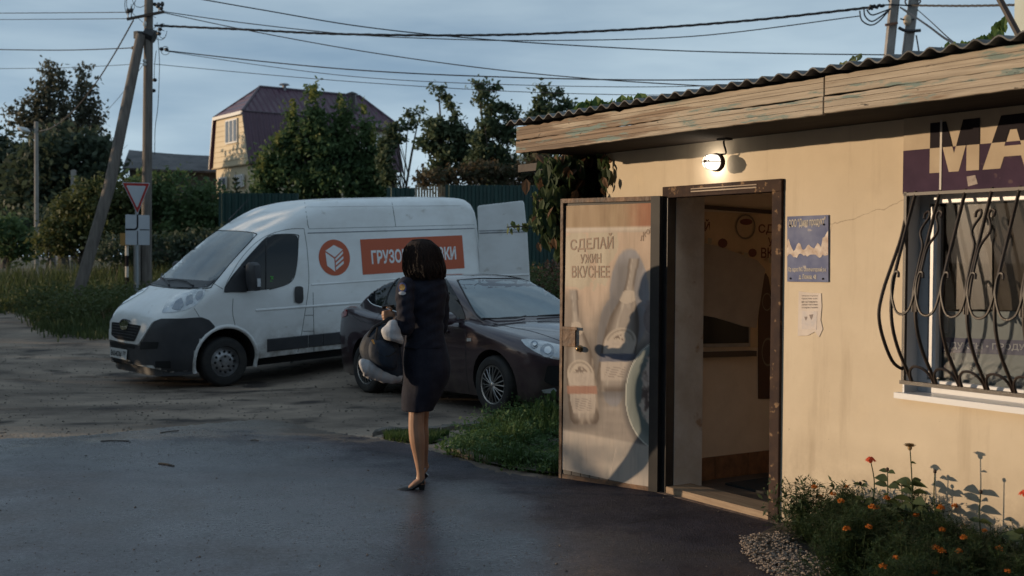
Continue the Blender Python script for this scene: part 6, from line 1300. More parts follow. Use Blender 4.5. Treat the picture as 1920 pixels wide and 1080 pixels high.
profiled('steel_fence', 'dark green profiled steel fence behind the van, ending behind the shop vine', xp(835), xp(1290), Yf, zp_(347), .2, m_gf)
profiled('steel_fence', 'lower dark green steel fence left of the wooden pickets, behind the maple', xp(725, 32), xp(778, 32), 32, zp_(353, 32), .2, m_gf)
profiled('steel_fence', 'far green steel fence below the yellow house, left of the maple', xp(410, 36), xp(560, 36), 36, at(450, 362, 36).z, .3, m_gf)
pk = empty('picket_fence', (xp(806), Yf+.2, .2), 0, 'short run of bare wooden pickets between two green steel fences', 'fence'); mw = mat('bare pine pickets', (.30, .22, .13), .8, col2=(.17, .13, .09), scale=7, stretch=(1, 1, .2))
r = random.Random(6); xa = xp(777)-xp(806); xb = xp(835)-xp(806); n = 11
for i in range(n):
    x = xa+(xb-xa)*i/n; MB().box(x, x+(xb-xa)/n*.72, 0, .02, 0, zp_(348)-.2+r.uniform(-.05, .05)).build('picket', mw, pk)
MB().box(xa, xb, .021, .06, 1.2, 1.28).build('rail', mw, pk)
# ------------------------------------------------------------------ poles
m_pole = mat('weathered wood pole', (.11, .095, .085), .85, col2=(.19, .165, .145), scale=3, stretch=(5, 5, .5), bump=.5); m_conc = mat('concrete pole', (.30, .28, .26), .8, col2=(.22, .20, .185), scale=4, bump=.2)
m_wire = mat('black cable', (.018, .018, .022), .6); m_por = mat('white porcelain', (.6, .58, .55), .25)
Yp = 30.0; b = at(275, 500, Yp); gp_ = gz(b.x, Yp)
pole = empty('power_pole', (b.x, Yp, gp_), 0, 'tall weathered utility pole with a steel crossarm and leaning brace pole', 'pole'); PB = Vector(pole.location)
def pp(px, py, dy=0): return at(px, py, Yp+dy)-PB
mb = MB(); mb.tube([Vector((0, 0, -.5)), pp(275, 400), pp(277, 200), pp(279, 0), pp(280, -60)], [.13, .125, .118, .108, .10], 12); mb.build('pole_shaft', m_pole, pole, smooth=True)
mb = MB(); bb_ = at(160, 505, Yp-1.2)-PB; mb.tube([bb_+Vector((-.25, -.1, -1.0)), bb_, pp(205, 350, -.8), pp(264, 66, -.12)], [.15, .145, .14, .12], 12); mb.build('brace_pole', m_pole, pole, smooth=True)
mb = MB(); mb.box(-.30, -.13, -.1, .1, -.4, pp(275, 440).z); mb.build('concrete_stub', m_conc, pole)
ca = MB(); a1, a2 = pp(238, 36, -.14), pp(308, 22, -.14); ca.tube([a1, a2], .045, 4); ca = ca.build('crossarm', mat('rusty crossarm', (.06, .04, .03), .7), pole)
for k in (.03, .12, .85, .95): p = a1.lerp(a2, k); mb = MB(); mb.tube([p, p+Vector((0, 0, .16))], .014, 5).sphere(p+Vector((0, 0, .2)), (.05, .05, .07), 8, 6); mb.build('insulator', m_blk, ca)
MB().tube([pp(272, 62), pp(290, 70)], .17, 8).tube([pp(262, 60), pp(262, 72)], .16, 8).build('collar', m_blk, pole)
MB().sphere(pp(271, 114, -.13), .05, 8, 6).sphere(pp(271, 121, -.13), .05, 8, 6).sphere(pp(272, 45, -.1), (.06, .04, .07), 8, 6).build('white_insulator', m_por, pole)
mb = MB(); r = random.Random(15)
for px, py in [(300, 55), (298, 63), (303, 48), (303, 92), (312, 93), (296, 12), (302, 16), (290, 8), (290, 150), (288, 170), (250, 90)]: mb.sphere(pp(px, py, r.uniform(-.2, .2)), (.06, .05, .05), 7, 5)
for cx_, cy_, rx, ry in [(300, 65, 11, 10), (305, 58, 8, 14), (310, 95, 8, 8), (245, 5, 8, 18), (240, 8, 6, 20), (262, -2, 14, 16), (285, 42, 10, 12)]:
    mb.tube([pp(cx_+rx*cos(a*.5), cy_+ry*sin(a*.5), .2*sin(a*.7)) for a in range(12)], .008, 4)
for l in [[(296, 70, 0), (298, 95, 0), (299, 130, 0), (296, 200, 0), (291, 240, 0), (290, 290, 0)], [(293, 95, 0), (290, 120, 0), (289, 150, 0)], [(255, 0, 0), (246, 20, 0), (268, 42, 0)]]: mb.tube(catmull([pp(*p) for p in l], 5), .009, 4)
mb.build('clamps_and_loops', m_wire, pole)
def cable(pts, Ya, Yb, rad_, label, twist=False, Ylist=None):
    n = len(pts); P = [at(p[0], p[1], (Ylist[i] if Ylist else Ya+(Yb-Ya)*i/(n-1))) for i, p in enumerate(pts)]; o0 = P[0]; P = catmull([p-o0 for p in P], 14); mb = MB()
    if twist:
        for s in (0, 2*pi/3, 4*pi/3): mb.tube([p+Vector((0, sin(i*1.35+s), cos(i*1.35+s)))*rad_*.9 for i, p in enumerate(P)], rad_*.8, 5)
    else: mb.tube(P, rad_, 5)
    o = mb.build('cable', m_wire, None, smooth=True); o.location = o0; tag(o, label, 'cable', 'overhead cables'); return o
Yt = 25.0
cable([(290, 48), (450, 55), (640, 64), (900, 66), (1150, 57), (1400, 39), (1640, 13)], 30, Yt, .020, 'thick twisted black cable from the power pole across to the twin posts', True)
cable([(308, 22), (450, 42), (640, 63), (800, 72), (1000, 76), (1300, 68), (1612, 30)], 30, Yt, .012, 'thin cable under the thick twisted one, ending in loops at the twin posts')
cable([(308, 24), (470, 58), (680, 96), (900, 127), (1100, 147), (1300, 160), (1460, 166)], 30, 23, .012, 'cable falling from the crossarm towards the middle of the shop roof')
cable([(340, -8), (500, 20), (680, 50), (900, 73), (1200, 92), (1450, 100), (1690, 103)], 26, Yt, .013, 'cable entering at the top edge and running level to behind the twin posts')
cable([(312, 95), (500, 116), (680, 132), (900, 143), (1200, 150), (1540, 147)], 30, 23, .014, 'dark cable sagging from below the pole collar, upper one of its pair')
cable([(312, 96), (500, 124), (680, 145), (900, 157), (1200, 163), (1500, 156)], 30, 23, .008, 'thin cable just below the dark sagging one above the house roof')
cable([(288, 120), (500, 140), (700, 156), (950, 171), (1200, 178), (1420, 176)], 30, 23, .008, 'lowest thin cable crossing above the house chimney')
cable([(-60, 25), (120, 24), (245, 23)], 34, 30, .011, 'upper cable leaving the pole for the left edge, top of four')
cable([(-60, 37), (120, 36), (240, 35)], 34, 30, .009, 'second cable from the top leaving the pole for the left edge')
cable([(-60, 92), (120, 94), (270, 89)], 34, 30, .014, 'thick cable leaving the pole for the left edge, third from the top')
cable([(-60, 129), (120, 127), (275, 119)], 34, 30, .008, 'lowest thin cable leaving the pole for the left edge')
cable([(250, 38), (215, 100), (180, 155), (140, 205), (100, 238), (72, 246)], 30, 46, .016, 'cable sloping down from the crossarm to the street lamp', True)
cable([(268, 122), (225, 180), (185, 225)], 30, 46, .008, 'short thin cable sloping down behind the brace into the trees')
# street lamp, far left
b = at(68, 385, 46); sl_o = empty('street_lamp', (b.x, 46, gz(b.x, 46)), 0, 'slim concrete post with a pale street lamp head before the dark trees', 'lamp'); B_ = Vector(sl_o.location)
MB().tube([(0, 0, 0), at(68, 228, 46)-B_], [.10, .085], 8).build('post', m_conc, sl_o); MB().tube([at(68, 246, 46)-B_, at(55, 242, 46)-B_], .03, 6).build('bracket', m_blk, sl_o)
MB().sphere(at(45, 243, 46)-B_, (.28, .12, .09), 10, 6, Matrix.Rotation(rad(18), 3, 'Y')).build('lamp_head', mat('pale lamp housing', (.55, .58, .6), .3), sl_o, smooth=True)
b = at(138, 352, 50); o = MB().box(-.09, .09, -.09, .09, 0, at(138, 321, 50).z-gz(b.x, 50)).prism([(-.13, at(138, 321, 50).z-gz(b.x, 50)), (.13, at(138, 321, 50).z-gz(b.x, 50)), (0, at(138, 318, 50).z-gz(b.x, 50))], -.1, .1).build('marker_post', m_conc, None); o.location = (b.x, 50, gz(b.x, 50)); tag(o, 'short pale concrete post standing among the dark trees', 'post')
# road signs
Ys = 28.5; b = at(257, 545, Ys); g0 = gz(b.x, Ys); sgn_ = empty('road_sign', (b.x, Ys, g0), 0, 'give way triangle over a white priority bend plate on a grey steel post', 'sign'); SB = Vector(sgn_.location)
def sp_(px, py, dy=0): return at(px, py, Ys+dy)-SB
m_sw = mat('sign white', (.50, .53, .58), .4, col2=(.44, .47, .52), scale=3); m_sr = mat('sign red', (.36, .025, .02), .4); m_sk = mat('sign black', (.02, .02, .022), .4)
MB().tube([(0, 0, -.2), (sp_(256, 350).x, 0, sp_(256, 350).z)], .038, 10).build('post', mat('galvanised post', (.30, .32, .34), .45, metal=.3), sgn_)
def flat(name, pts, m, dy, parent=sgn_, th=.004):
    P = [sp_(x, y, dy) for x, y in pts]; n = len(P); mb = MB(); mb.add(P+[p+Vector((0, th, 0)) for p in P], [tuple(range(n)), tuple(range(2*n-1, n-1, -1))]+[(i, (i+1) % n, n+(i+1) % n, n+i) for i in range(n)]); return mb.build(name, m, parent)
tri = lambda s: rpoly([(256-27.5*s, 353-11.5*s*1.0), (256+25.5*s, 354-11.0*s), (257.5, 371+30*s)], 3*s)
def tr(s):
    c = (255.6, 362); P = [(228.5, 341.5), (281.5, 343), (258, 402)]; return rpoly([(c[0]+(x-c[0])*s, c[1]+(y-c[1])*s) for x, y in P], 2.5)
tp = flat('give_way_plate', tr(1.0), m_sw, -.06); flat('red_border', tr(.94), m_sr, -.064, tp, .003); flat('white_field', tr(.70), m_sw, -.068, tp, .003)
pq_ = [(235, 402), (280.5, 403.5), (280.5, 459.5), (235, 459)]; pl2 = flat('priority_plate', rpoly(pq_, 1.5), m_sw, -.05)
flat('bend_mark', [(256.2, 402.5), (259.4, 402.5), (259.4, 424), (258.5, 428), (255.5, 431.3), (251, 432), (235.5, 432), (235.5, 428.6), (251, 428.6), (254, 428), (255.8, 426), (256.2, 423)], m_sk, -.054, pl2, .003)
flat('side_road_mark', [(257, 433), (258.8, 433), (258.8, 459.4), (257, 459.2)], m_sk, -.054, pl2, .003); flat('side_road_mark', [(262, 430), (280.3, 430.2), (280.3, 431.8), (262, 431.6)], m_sk, -.054, pl2, .003)
b = at(238, 540, 30.5); bo_ = empty('marker_bollard', (b.x, 30.5, gz(b.x, 30.5)), 0, 'slim black and white banded post with an ochre box behind the road sign', 'post'); Bb = Vector(bo_.location); zt_ = at(238, 459, 30.5).z-Bb.z; k = 6
for i in range(k): MB().tube([(0, 0, zt_*i/k), (0, 0, zt_*(i+1)/k)], .045, 8).build('band', (m_wtrim if i % 2 else m_sk), bo_)
P = [at(x, y, 30.4)-Bb for x, y in [(225, 437), (241, 437), (241, 460), (225, 460)]]; MB().add(P+[p+Vector((0, .2, 0)) for p in P], [(0, 1, 2, 3), (7, 6, 5, 4), (0, 4, 5, 1), (1, 5, 6, 2), (2, 6, 7, 3), (3, 7, 4, 0)]).build('ochre_box', mat('ochre box', (.42, .25, .08), .5), bo_)
# twin concrete posts behind the shop
b = at(1670, 180, Yt); tw = empty('twin_posts', (b.x, Yt, 0), 0, 'pair of concrete power posts joined by steel clamps, rising behind the shop roof', 'pole'); TB = Vector(tw.location)
tpx = lambda x, y, dy=0: at(x, y, Yt+dy)-TB
for (xa_, xb_, nm) in [(1678, 1666, 'post'), (1714, 1699, 'post')]:
    d = tpx(xa_, 0)-tpx(xb_, 118); top_ = tpx(xa_, 0)+d*.7; mb = MB(); bt_ = tpx(xb_, 118)-d*4
    for w_ in (0,): mb.rings([[p+Vector((x, y, 0)) for x, y in [(-.095, -.09), (.05, -.105), (.095, -.03), (.09, .1), (-.09, .1)]] for p in (bt_, top_)])
    mb.build(nm, m_conc, tw)
MB().tube([tpx(1660, 47, -.15), tpx(1683, 43, -.15)], .035, 4).build('clamp', mat('rust brown clamp', (.2, .09, .05), .7), tw)
MB().tube(catmull([tpx(1685, 52, -.15), tpx(1700, 58, -.14), tpx(1726, 57, -.14)], 4), .035, 5).build('clamp', m_blk, tw)
MB().sphere(tpx(1701, 38, -.12), (.09, .08, .12), 8, 6).build('insulator', mat('cream insulator', (.42, .34, .25), .4), tw)
mb = MB()
for l in [[(1640, 13), (1652, 10), (1675, 9), (1700, 10), (1722, 8)], [(1612, 20), (1616, 38), (1632, 47), (1648, 40), (1668, 18)], [(1620, 16), (1622, 30), (1634, 40), (1650, 32), (1670, 16)], [(1625, 18), (1635, 28), (1655, 22), (1668, 17)], [(1668, 4), (1664, -4)], [(1700, 10), (1697, 2), (1704, -4)], [(1722, 8), (1726, 2), (1718, -4)], [(1718, 66), (1722, 90), (1725, 108)], [(1688, 35), (1700, 38), (1714, 36)], [(1688, 14), (1702, 24)]]: mb.tube(catmull([tpx(x, y, -.15) for x, y in l], 6), .016, 5)
for i in range(12): mb.sphere(tpx(1630+i*2.4, 14-i*.3+random.Random(i).uniform(-3, 3), -.15), .035, 6, 5)
mb.build('wire_loops', m_wire, tw)
cable([(1720, 18), (1745, 40), (1775, 68), (1800, 88)], Yt, 14, .010, 'upper of two cables falling from the twin posts behind the roof')
cable([(1688, 14), (1702, 22), (1722, 36), (1745, 52), (1772, 72), (1800, 86)], Yt, 14, .012, 'thick cable falling from the twin posts behind the roof', True)
cable([(1700, 10), (1800, 11), (1905, 9), (1980, 4)], Yt, 20, .016, 'level cable from the twin posts to the right edge', True)
cable([(1500, 140), (1560, 133), (1640, 120), (1690, 103)], 20, Yt, .008, 'thin cable skimming the roof edge left of the twin posts')
# pale panel and leaning rod at the right end of the roof
b = P0; A_ = hit(1901, 82, P0+ID*.6, ID); o = MB().box(0, .5, 0, .12, 0, .62).build('flue_casing', mat('pale green casing', (.46, .52, .48), .6, col2=(.40, .44, .40), scale=6), None); o.location = A_; o.rotation_euler = (0, 0, RZ); tag(o, 'pale green painted casing standing on the roof at the right edge', 'flue')
A_, B2 = hit(1872, -6, P0+ID*.2, ID), hit(1922, 88, P0+ID*.2, ID); o = MB().tube([Vector((0, 0, 0)), A_-B2], .017, 6).tube([(0, 0, -.05), (0, 0, .02)], .03, 6).build('leaning_rod', m_iron, None); o.location = B2; tag(o, 'dark iron rod leaning over the roof edge beside the pale casing', 'rod')
# ------------------------------------------------------------------ grass, weeds, kerb, debris, gravel
def blades(name, label, pts, m, kind='stuff', cat='grass', seed=1):
    """pts: (x, y, height, spread)"""
    r = random.Random(seed); v, f = [], []
    for (x, y, h, w_) in pts:
        z = gz(x, y); a = r.uniform(0, 6.28); lx, ly = cos(a)*h*r.uniform(.05, .5), sin(a)*h*r.uniform(.05, .5); wx, wy = -sin(a)*w_, cos(a)*w_; i = len(v)
        v += [(x-wx, y-wy, z), (x+wx, y+wy, z), (x+wx*.7+lx*.4, y+wy*.7+ly*.4, z+h*.6), (x-wx*.7+lx*.4, y-wy*.7+ly*.4, z+h*.6), (x+lx, y+ly, z+h)]; f += [(i, i+1, i+2, i+3), (i+3, i+2, i+4)]
    o = raw(name, v, f, m); return tag(o, label, cat, kind=kind)
m_g1 = leafmat('verge grass', (.035, .055, .02), (.085, .105, .04), .8); m_g2 = leafmat('dry weeds', (.10, .085, .045), (.15, .105, .06), 1.5); m_g3 = leafmat('lush grass', (.028, .060, .018), (.062, .105, .032), 3)
r = random.Random(71); pts, pts2, pts3 = [], [], []
def verge_front(x):        # near edge of the grass verge as a function of x
    return interp(x, [(-20, 30), (-14, 29.5), (-12.4, 29.2), (-11, 27), (-9.6, 24.2), (-8, 22.8), (-6, 22.4), (-3, 23), (2, 24), (8, 25), (12, 25)])
for i in range(52000):
    y = r.uniform(22, 37) if i % 3 else r.uniform(22, 28); x = r.uniform(-.47*y, .1*y); d = y-verge_front(x)+r.gauss(0, .35)
    if d < 0: continue
    h = min(.12+d*.10, .75)*r.uniform(.5, 1.35)
    q = vn(x*.35+5, y*.35)+.3*vn(x*1.3, y*1.3)
    (pts if q < .78 or d < 2 else pts2).append((x, y, h*(1.2 if q > .9 else 1), r.uniform(.010, .028)))
blades('verge_grass', 'tall green grass along the far side of the dirt yard', pts, m_g1, seed=1); blades('dry_weeds', 'reddish dry weeds among the verge grass', pts2, m_g2, seed=2)
gr_ = sheet('grass_verge', axis([(-60, -20, 4), (-20, 14, 1), (14, 60, 4)]), axis([(23, 40, .8), (40, 90, 5)]), mat('verge soil', (.028, .035, .018), .95, col2=(.05, .05, .028), scale=1.5), .0)
for v_ in gr_.data.vertices:
    x, y = v_.co.x, v_.co.y; d = y-verge_front(x)-.4; v_.co.z += max(-.25, min(.03, d*.08))
tag(gr_, kind='structure')
# rough weeds as leafy clumps in the verge
r = random.Random(72); v, f = [], []
for i in range(260):
    px = r.uniform(-20, 330); Y = r.uniform(24.5, 31); p = at(px, 500, Y); 
    if Y < verge_front(p.x)+.6: continue
    z = gz(p.x, Y); h = r.uniform(.25, .85)
    for k in range(70): t_ = r.random(); leafquad(v, f, Vector((p.x+r.gauss(0, .22), Y+r.gauss(0, .22), z+h*t_)), .10, r)
tag(raw('verge_weeds', v, f, m_g1), 'leafy weeds growing through the verge grass', 'weeds', kind='stuff')
# rising bank of scrub at the right, seen between door leaf and van
r = random.Random(73); v, f, v2_, f2_ = [], [], [], []
for i in range(150):
    px = r.uniform(985, 1110); Y = r.uniform(25.5, 29.5); p = at(px, 500, Y); z = gz(p.x, Y)+.1; h = (at(px, 500-12*math.sin((px-985)/40), Y).z-z)*r.uniform(.5, 1.05)
    for k in range(60): t_ = r.random(); leafquad(*((v2_, f2_) if (k % 5 == 0 and t_ > .5) or (1030 < px < 1075 and t_ > .8) else (v, f)), Vector((p.x+r.gauss(0, .16), Y+r.gauss(0, .2), z+h*t_)), .09, r)
tag(raw('scrub', v, f, m_g1), 'green scrub at the foot of the green fence by the shop', 'weeds', kind='stuff'); tag(raw('dry_scrub', v2_, f2_, mat('rusty dock heads', (.13, .06, .035), .8)), 'rusty dry weed heads at the foot of the green fence', 'weeds', kind='stuff')
# grass patch beside the open door
def inpoly(x, y, P):
    c = False; j = len(P)-1
    for i in range(len(P)):
        if (P[i][1] > y) != (P[j][1] > y) and x < (P[j][0]-P[i][0])*(y-P[i][1])/(P[j][1]-P[i][1])+P[i][0]: c = not c
        j = i
    return c
r = random.Random(74); pts, pts2 = [], []
GA = [(835, 845), (850, 822), (900, 800), (930, 775), (975, 765), (1060, 750), (1090, 770), (1080, 890), (1040, 893), (985, 884), (930, 872), (880, 856)]; GB = [(712, 808), (740, 803), (800, 806), (842, 806), (838, 820), (800, 826), (760, 822), (725, 816)]
def gxy(px, py):
    p = gpt(px, py); return p.x, p.y
GAw = [gxy(*p) for p in GA]; GBw = [gxy(*p) for p in GB]
bx = [p[0] for p in GAw]; by = [p[1] for p in GAw]
while len(pts) < 9000:
    x = r.uniform(min(bx), max(bx)); y = r.uniform(min(by), max(by))
    if not inpoly(x, y, GAw): continue
    q = vn(x*3, y*3); edge_ = min(1, max(0, (x-GAw[0][0])*1.2+.25)); h = (.03+.15*max(0, q-.3)*2*edge_)*r.uniform(.4, 1.5); pts.append((x, y, h, r.uniform(.003, .007)))
bx = [p[0] for p in GBw]; by = [p[1] for p in GBw]
for i in range(6000):
    x = r.uniform(min(bx), max(bx)); y = r.uniform(min(by), max(by))
    if inpoly(x, y, GBw) and vn(x*4, y*4) > .42: pts.append((x, y, r.uniform(.02, .09), r.uniform(.003, .006)))
blades('door_grass', 'lush grass and clover patch beside the open door and the sedan', pts, m_g3, seed=3)
v, f = [], []
bx = [p[0] for p in GAw]; by = [p[1] for p in GAw]; nc = 0
while nc < 900:
    x = r.uniform(min(bx)-.1, max(bx)); y = r.uniform(min(by)-.1, max(by)+.1)
    if not inpoly(x+r.gauss(0, .06), y+r.gauss(0, .06), GAw): continue
    nc += 1; q = vn(x*3, y*3); h = (.05+.30*max(0, q-.25))*r.uniform(.5, 1.2); ls = r.choice([.022, .03, .045])
    for k in range(15): leafquad(v, f, Vector((x+r.gauss(0, .035), y+r.gauss(0, .035), gz(x, y)+h*r.random()**.6)), ls, r, 1.0)
tag(raw('clover', v, f, leafmat('clover leaves', (.045, .09, .03), (.08, .14, .05), 5)), 'broad clover leaves in the grass patch by the door', 'weeds', kind='stuff')
wd = empty('tall_weed', (gxy(1035, 800)[0], gxy(1035, 800)[1], gz(*gxy(1035, 800))), 0, 'taller leafy weed in the grass patch against the edge of the open door', 'plant'); wb_ = Vector(wd.location); v, f = [], []; mb = MB()
for (px, py) in [(1028, 742), (1042, 735), (1015, 748), (1048, 760), (1035, 755), (925, 772), (962, 770), (985, 762)]:
    Yq = wb_.y+r.uniform(-.1, .1); tt = at(px, py, Yq)-wb_; mb.tube([(tt.x+r.uniform(-.03, .03), 0, -.02), tt], .004, 4)
    for k in range(9): vleaf(v, f, tt*(1-.5*r.random())+Vector((r.gauss(0, .02), r.gauss(0, .02), 0)), r.uniform(.04, .075), r)
raw('leaves', v, f, m_g3, wd); mb.build('stems', m_g3, wd)
soil = mat('dark soil', (.04, .032, .025), .95, col2=(.075, .06, .048), scale=6, bump=.6)
for nm, P, dz in [('soil_patch', [(x, y) for x, y in GAw], .022), ('soil_patch', GBw, .02)]:
    v_, f_ = poly_grid(rpoly(P, .25, 5), .12); mb = MB(); mb.add([(x, y, gz(x, y)+dz) for x, y in v_], f_); tag(mb.build(nm, soil, smooth=True), kind='structure')
# broken kerb by the grass
r = random.Random(75); mk = mat('old concrete kerb', (.10, .088, .075), .9, col2=(.17, .15, .13), scale=5, bump=.8, bscale=9)
for i, (l, lab) in enumerate([([(700, 806), (715, 800), (750, 798), (790, 797), (825, 796)], 'low broken kerb stone behind the legs of the woman, left piece'), ([(828, 795), (860, 791), (905, 788)], 'low broken kerb stone between the legs of the woman and the sedan wheel'), ([(845, 838), (862, 846), (890, 855), (915, 862)], 'half buried kerb stone at the asphalt edge of the grass patch')]):
    P = catmull([Vector((*gxy(*p), 0)) for p in l], 4); o0 = P[0].copy(); mb = MB()
    mb.rings([[Vector((p.x+dx, p.y+dy, gz(p.x, p.y)+z+r.uniform(-.008, .008)))-o0 for dx, dy, z in [(0, -.07, -.03), (0, -.06, .045), (0, .05, .055), (0, .07, -.03)]] for p in P])
    o = mb.build('kerb_stone', mk); o.location = o0; tag(o, lab, 'kerb', 'broken kerb stones')
# twigs and pebbles on the asphalt
for i, (pa, pb_, lab) in enumerate([((189, 823), (242, 823), 'thin straight twig on the asphalt below the van nose'), ((298, 868), (326, 873), 'short thick twig on the wet asphalt left of centre'), ((300, 805), (335, 801), 'pale twig at the edge where dirt meets asphalt'), ((470, 823), (485, 824), 'tiny twig on the asphalt below the sedan rear')]):
    a_, b_ = gpt(*pa), gpt(*pb_); a_.z = b_.z = gz(a_.x, a_.y)+.016; o = MB().tube(catmull([Vector((0, 0, 0)), (b_-a_)*.5+Vector((0, .01, .003)), b_-a_], 4), [.008 if i == 1 else .005]*9, 6).build('twig', m_bark); o.location = a_; tag(o, lab, 'twig')
r = random.Random(76); v, f = [], []
def pebble(v, f, p, s, r):
    i = len(v); sx, sy, sz_ = s*r.uniform(.7, 1.2), s*r.uniform(.6, 1.1), s*r.uniform(.45, .8); a = r.uniform(0, 3.14); ca_, sa = cos(a), sin(a)
    for (x, y, z) in [(1, 0, 0), (.4, .9, .1), (-.7, .7, 0), (-1, -.2, .05), (-.2, -1, 0), (.7, -.7, .1), (.45, .1, .8), (-.4, .2, .9), (0, -.45, .75), (0, 0, -.6)]:
        x, y, z = x*sx*r.uniform(.85, 1.15), y*sy*r.uniform(.85, 1.15), z*sz_; v.append((p[0]+x*ca_-y*sa, p[1]+x*sa+y*ca_, p[2]+z))
    for t_ in [(0, 1, 6), (1, 7, 6), (1, 2, 7), (2, 3, 7), (3, 8, 7), (3, 4, 8), (4, 5, 8), (5, 6, 8), (5, 0, 6), (6, 7, 8), (1, 0, 9), (2, 1, 9), (3, 2, 9), (4, 3, 9), (5, 4, 9), (0, 5, 9)]: f.append(tuple(i+k for k in t_))
for i in range(5200):
    px = r.uniform(-40, 1440); py = r.uniform(800, 1080) if i % 2 else r.uniform(790, 860); p = gpt(px, py); s = r.choice([.0015, .002, .0025, .003, .005]) if r.random() > .012 else .010; pebble(v, f, (p.x, p.y, gz(p.x, p.y)+.013), s, r)
tag(raw('grit', v, f, mat('dark grit', (.035, .03, .028), .8, col2=(.11, .09, .075), scale=3)), 'loose grit scattered over the wet asphalt', 'grit', kind='stuff')
v, f = [], []
for i in range(2600):
    px = r.uniform(-60, 1100); Y = r.uniform(10.5, 22); p = at(px, 600, Y); pebble(v, f, (p.x, p.y, gz(p.x, p.y)+.003), r.choice([.006, .008, .012, .018]), r)
tag(raw('yard_stones', v, f, mat('yard stones', (.10, .085, .07), .85, col2=(.22, .19, .16), scale=2)), 'small stones scattered over the dirt yard', 'stones', kind='stuff')
# pale gravel at the end of the flower bed
v, f = [], []; GV = [gxy(*p) for p in [(1386, 1036), (1400, 1018), (1440, 1012), (1475, 1012), (1500, 1040), (1560, 1075), (1640, 1130), (1500, 1130), (1440, 1082), (1405, 1058)]]
bx = [p[0] for p in GV]; by = [p[1] for p in GV]; n = 0
while n < 2300:
    x = r.uniform(min(bx), max(bx)); y = r.uniform(min(by), max(by))
    if inpoly(x+r.gauss(0, .015), y+r.gauss(0, .015), GV): pebble(v, f, (x, y, .016+r.random()*.035), r.uniform(.006, .013), r); n += 1
tag(raw('gravel', v, f, mat('pale pebbles', (.16, .125, .10), .7, col2=(.36, .29, .24), scale=28, lo=.3, hi=.7, third=(.12, .08, .06), tscale=60)), 'pale pebbles heaped at the end of the flower bed', 'gravel', kind='stuff')
# ------------------------------------------------------------------ flower bed under the window
BED = [P0+RD*.06-ID*.02, P0+RD*4.2-ID*.02, P0+RD*4.2-ID*1.6]+[Vector((*gxy(*q), 0)) for q in [(1900, 1400), (1640, 1160), (1530, 1100), (1430, 1060), (1398, 1030), (1425, 1012)]]
v_, f_ = poly_grid([(p.x, p.y) for p in BED], .15); mb = MB(); mb.add([(x, y, .035) for x, y in v_], f_); tag(mb.build('flower_bed_soil', soil, smooth=True), kind='structure')
m_mar = leafmat('marigold foliage', (.014, .034, .014), (.040, .068, .026), 14); m_or = mat('orange marigold petals', (.42, .10, .010), .6, col2=(.52, .19, .02), scale=60, transl=.2); m_zl = leafmat('zinnia leaves', (.022, .042, .020), (.055, .078, .034), 10)
def marigold(seed):
    r = random.Random(seed); v, f = [], []; fb_ = MB(); st_ = MB()
    for i in range(46):
        a, b = r.uniform(0, 6.28), abs(r.gauss(0, .13)); tx, ty, tz = cos(a)*b, sin(a)*b, .30*(1-(b/.34)**2)*r.uniform(.75, 1.1)+.02; T_ = Vector((tx, ty, max(.05, tz))); st_.tube([(tx*.25, ty*.25, 0), (tx*.8, ty*.8, T_.z*.5), T_], .0012, 4)
        for k in range(19):
            t_ = r.uniform(.15, 1); base_ = Vector((tx*(.25+.75*t_), ty*(.25+.75*t_), T_.z*t_)); d = Vector((r.gauss(0, 1), r.gauss(0, 1), r.gauss(.3, .5))).normalized(); L_ = r.uniform(.03, .055); sd = d.cross(Vector((0, 0, 1))).normalized()
            for q in range(-3, 4):      # feathery leaflets
                p0_ = base_+d*L_*(abs(q)*.28+.15); dd = (d+sd*(1 if q > 0 else -1)*.9).normalized() if q else d; l = L_*.45; w_ = dd.cross(Vector((r.gauss(0, .3), r.gauss(0, .3), 1))).normalized()*.0032; j = len(v); v += [p0_-w_, p0_+w_, p0_+dd*l]; f.append((j, j+1, j+2))
    for i in range(r.choice([0, 1, 1, 1])):
        a, b = r.uniform(0, 6.28), r.uniform(.03, .22); c = Vector((cos(a)*b, sin(a)*b, .30*(1-(b/.36)**2)+.062)); R_ = r.uniform(.014, .021)
        for k in range(34):
            d = Vector((r.gauss(0, 1), r.gauss(0, 1), abs(r.gauss(.4, .5)))).normalized(); u = d.orthogonal().normalized(); w_ = d.cross(u); p = c+d*R_*Vector((1, 1, .6)).length*.55; fb_.add([p-u*.006-d*.003, p+w_*.006, p+u*.006-d*.003, p-w_*.006+d*.004], [(0, 1, 2, 3)])
    return v, f, fb_, st_
protos = []
for s in range(4):
    root = empty('marigold', (0, 0, 0)); v, f, fb_, st_ = marigold(80+s); raw('foliage', v, f, m_mar, root); fb_.build('flower', m_or, root); st_.build('stems', m_mar, root); protos.append(root)
r = random.Random(90); spots = []
for i in range(13):
    for j in range(8):
        a, y = .12+i*.19+r.uniform(-.06, .06), -.10-j*.175+r.uniform(-.05, .05); p = P0+RD*a+ID*y
        bx_ = 960+F*p.x/p.y; by_ = 484+F*1.6/p.y
        if bx_ > 1495+max(0, by_-1000)*1.0 and bx_ < 2080 and by_ < 1230: spots.append((a, y))
for i, (a, y) in enumerate(spots):
    if i < 4: o = protos[i]
    else:
        s = protos[i % 4]; o = s.copy(); COL.objects.link(o)
        for ch in s.children: c = ch.copy(); COL.objects.link(c); c.parent = o
    p = P0+RD*(a+r.uniform(-.03, .03))+ID*(y-.03); o.location = (p.x, p.y, .03); o.rotation_euler = (0, 0, r.uniform(0, 6.28)); sc_l = r.uniform(.78, 1.05)*(.62 if a < .3 else .8 if a < .5 else 1); o.scale = (sc_l,)*3
    tag(o, 'low feathery marigold with orange heads in the dense bed under the barred window', 'flower', 'marigolds in the flower bed')
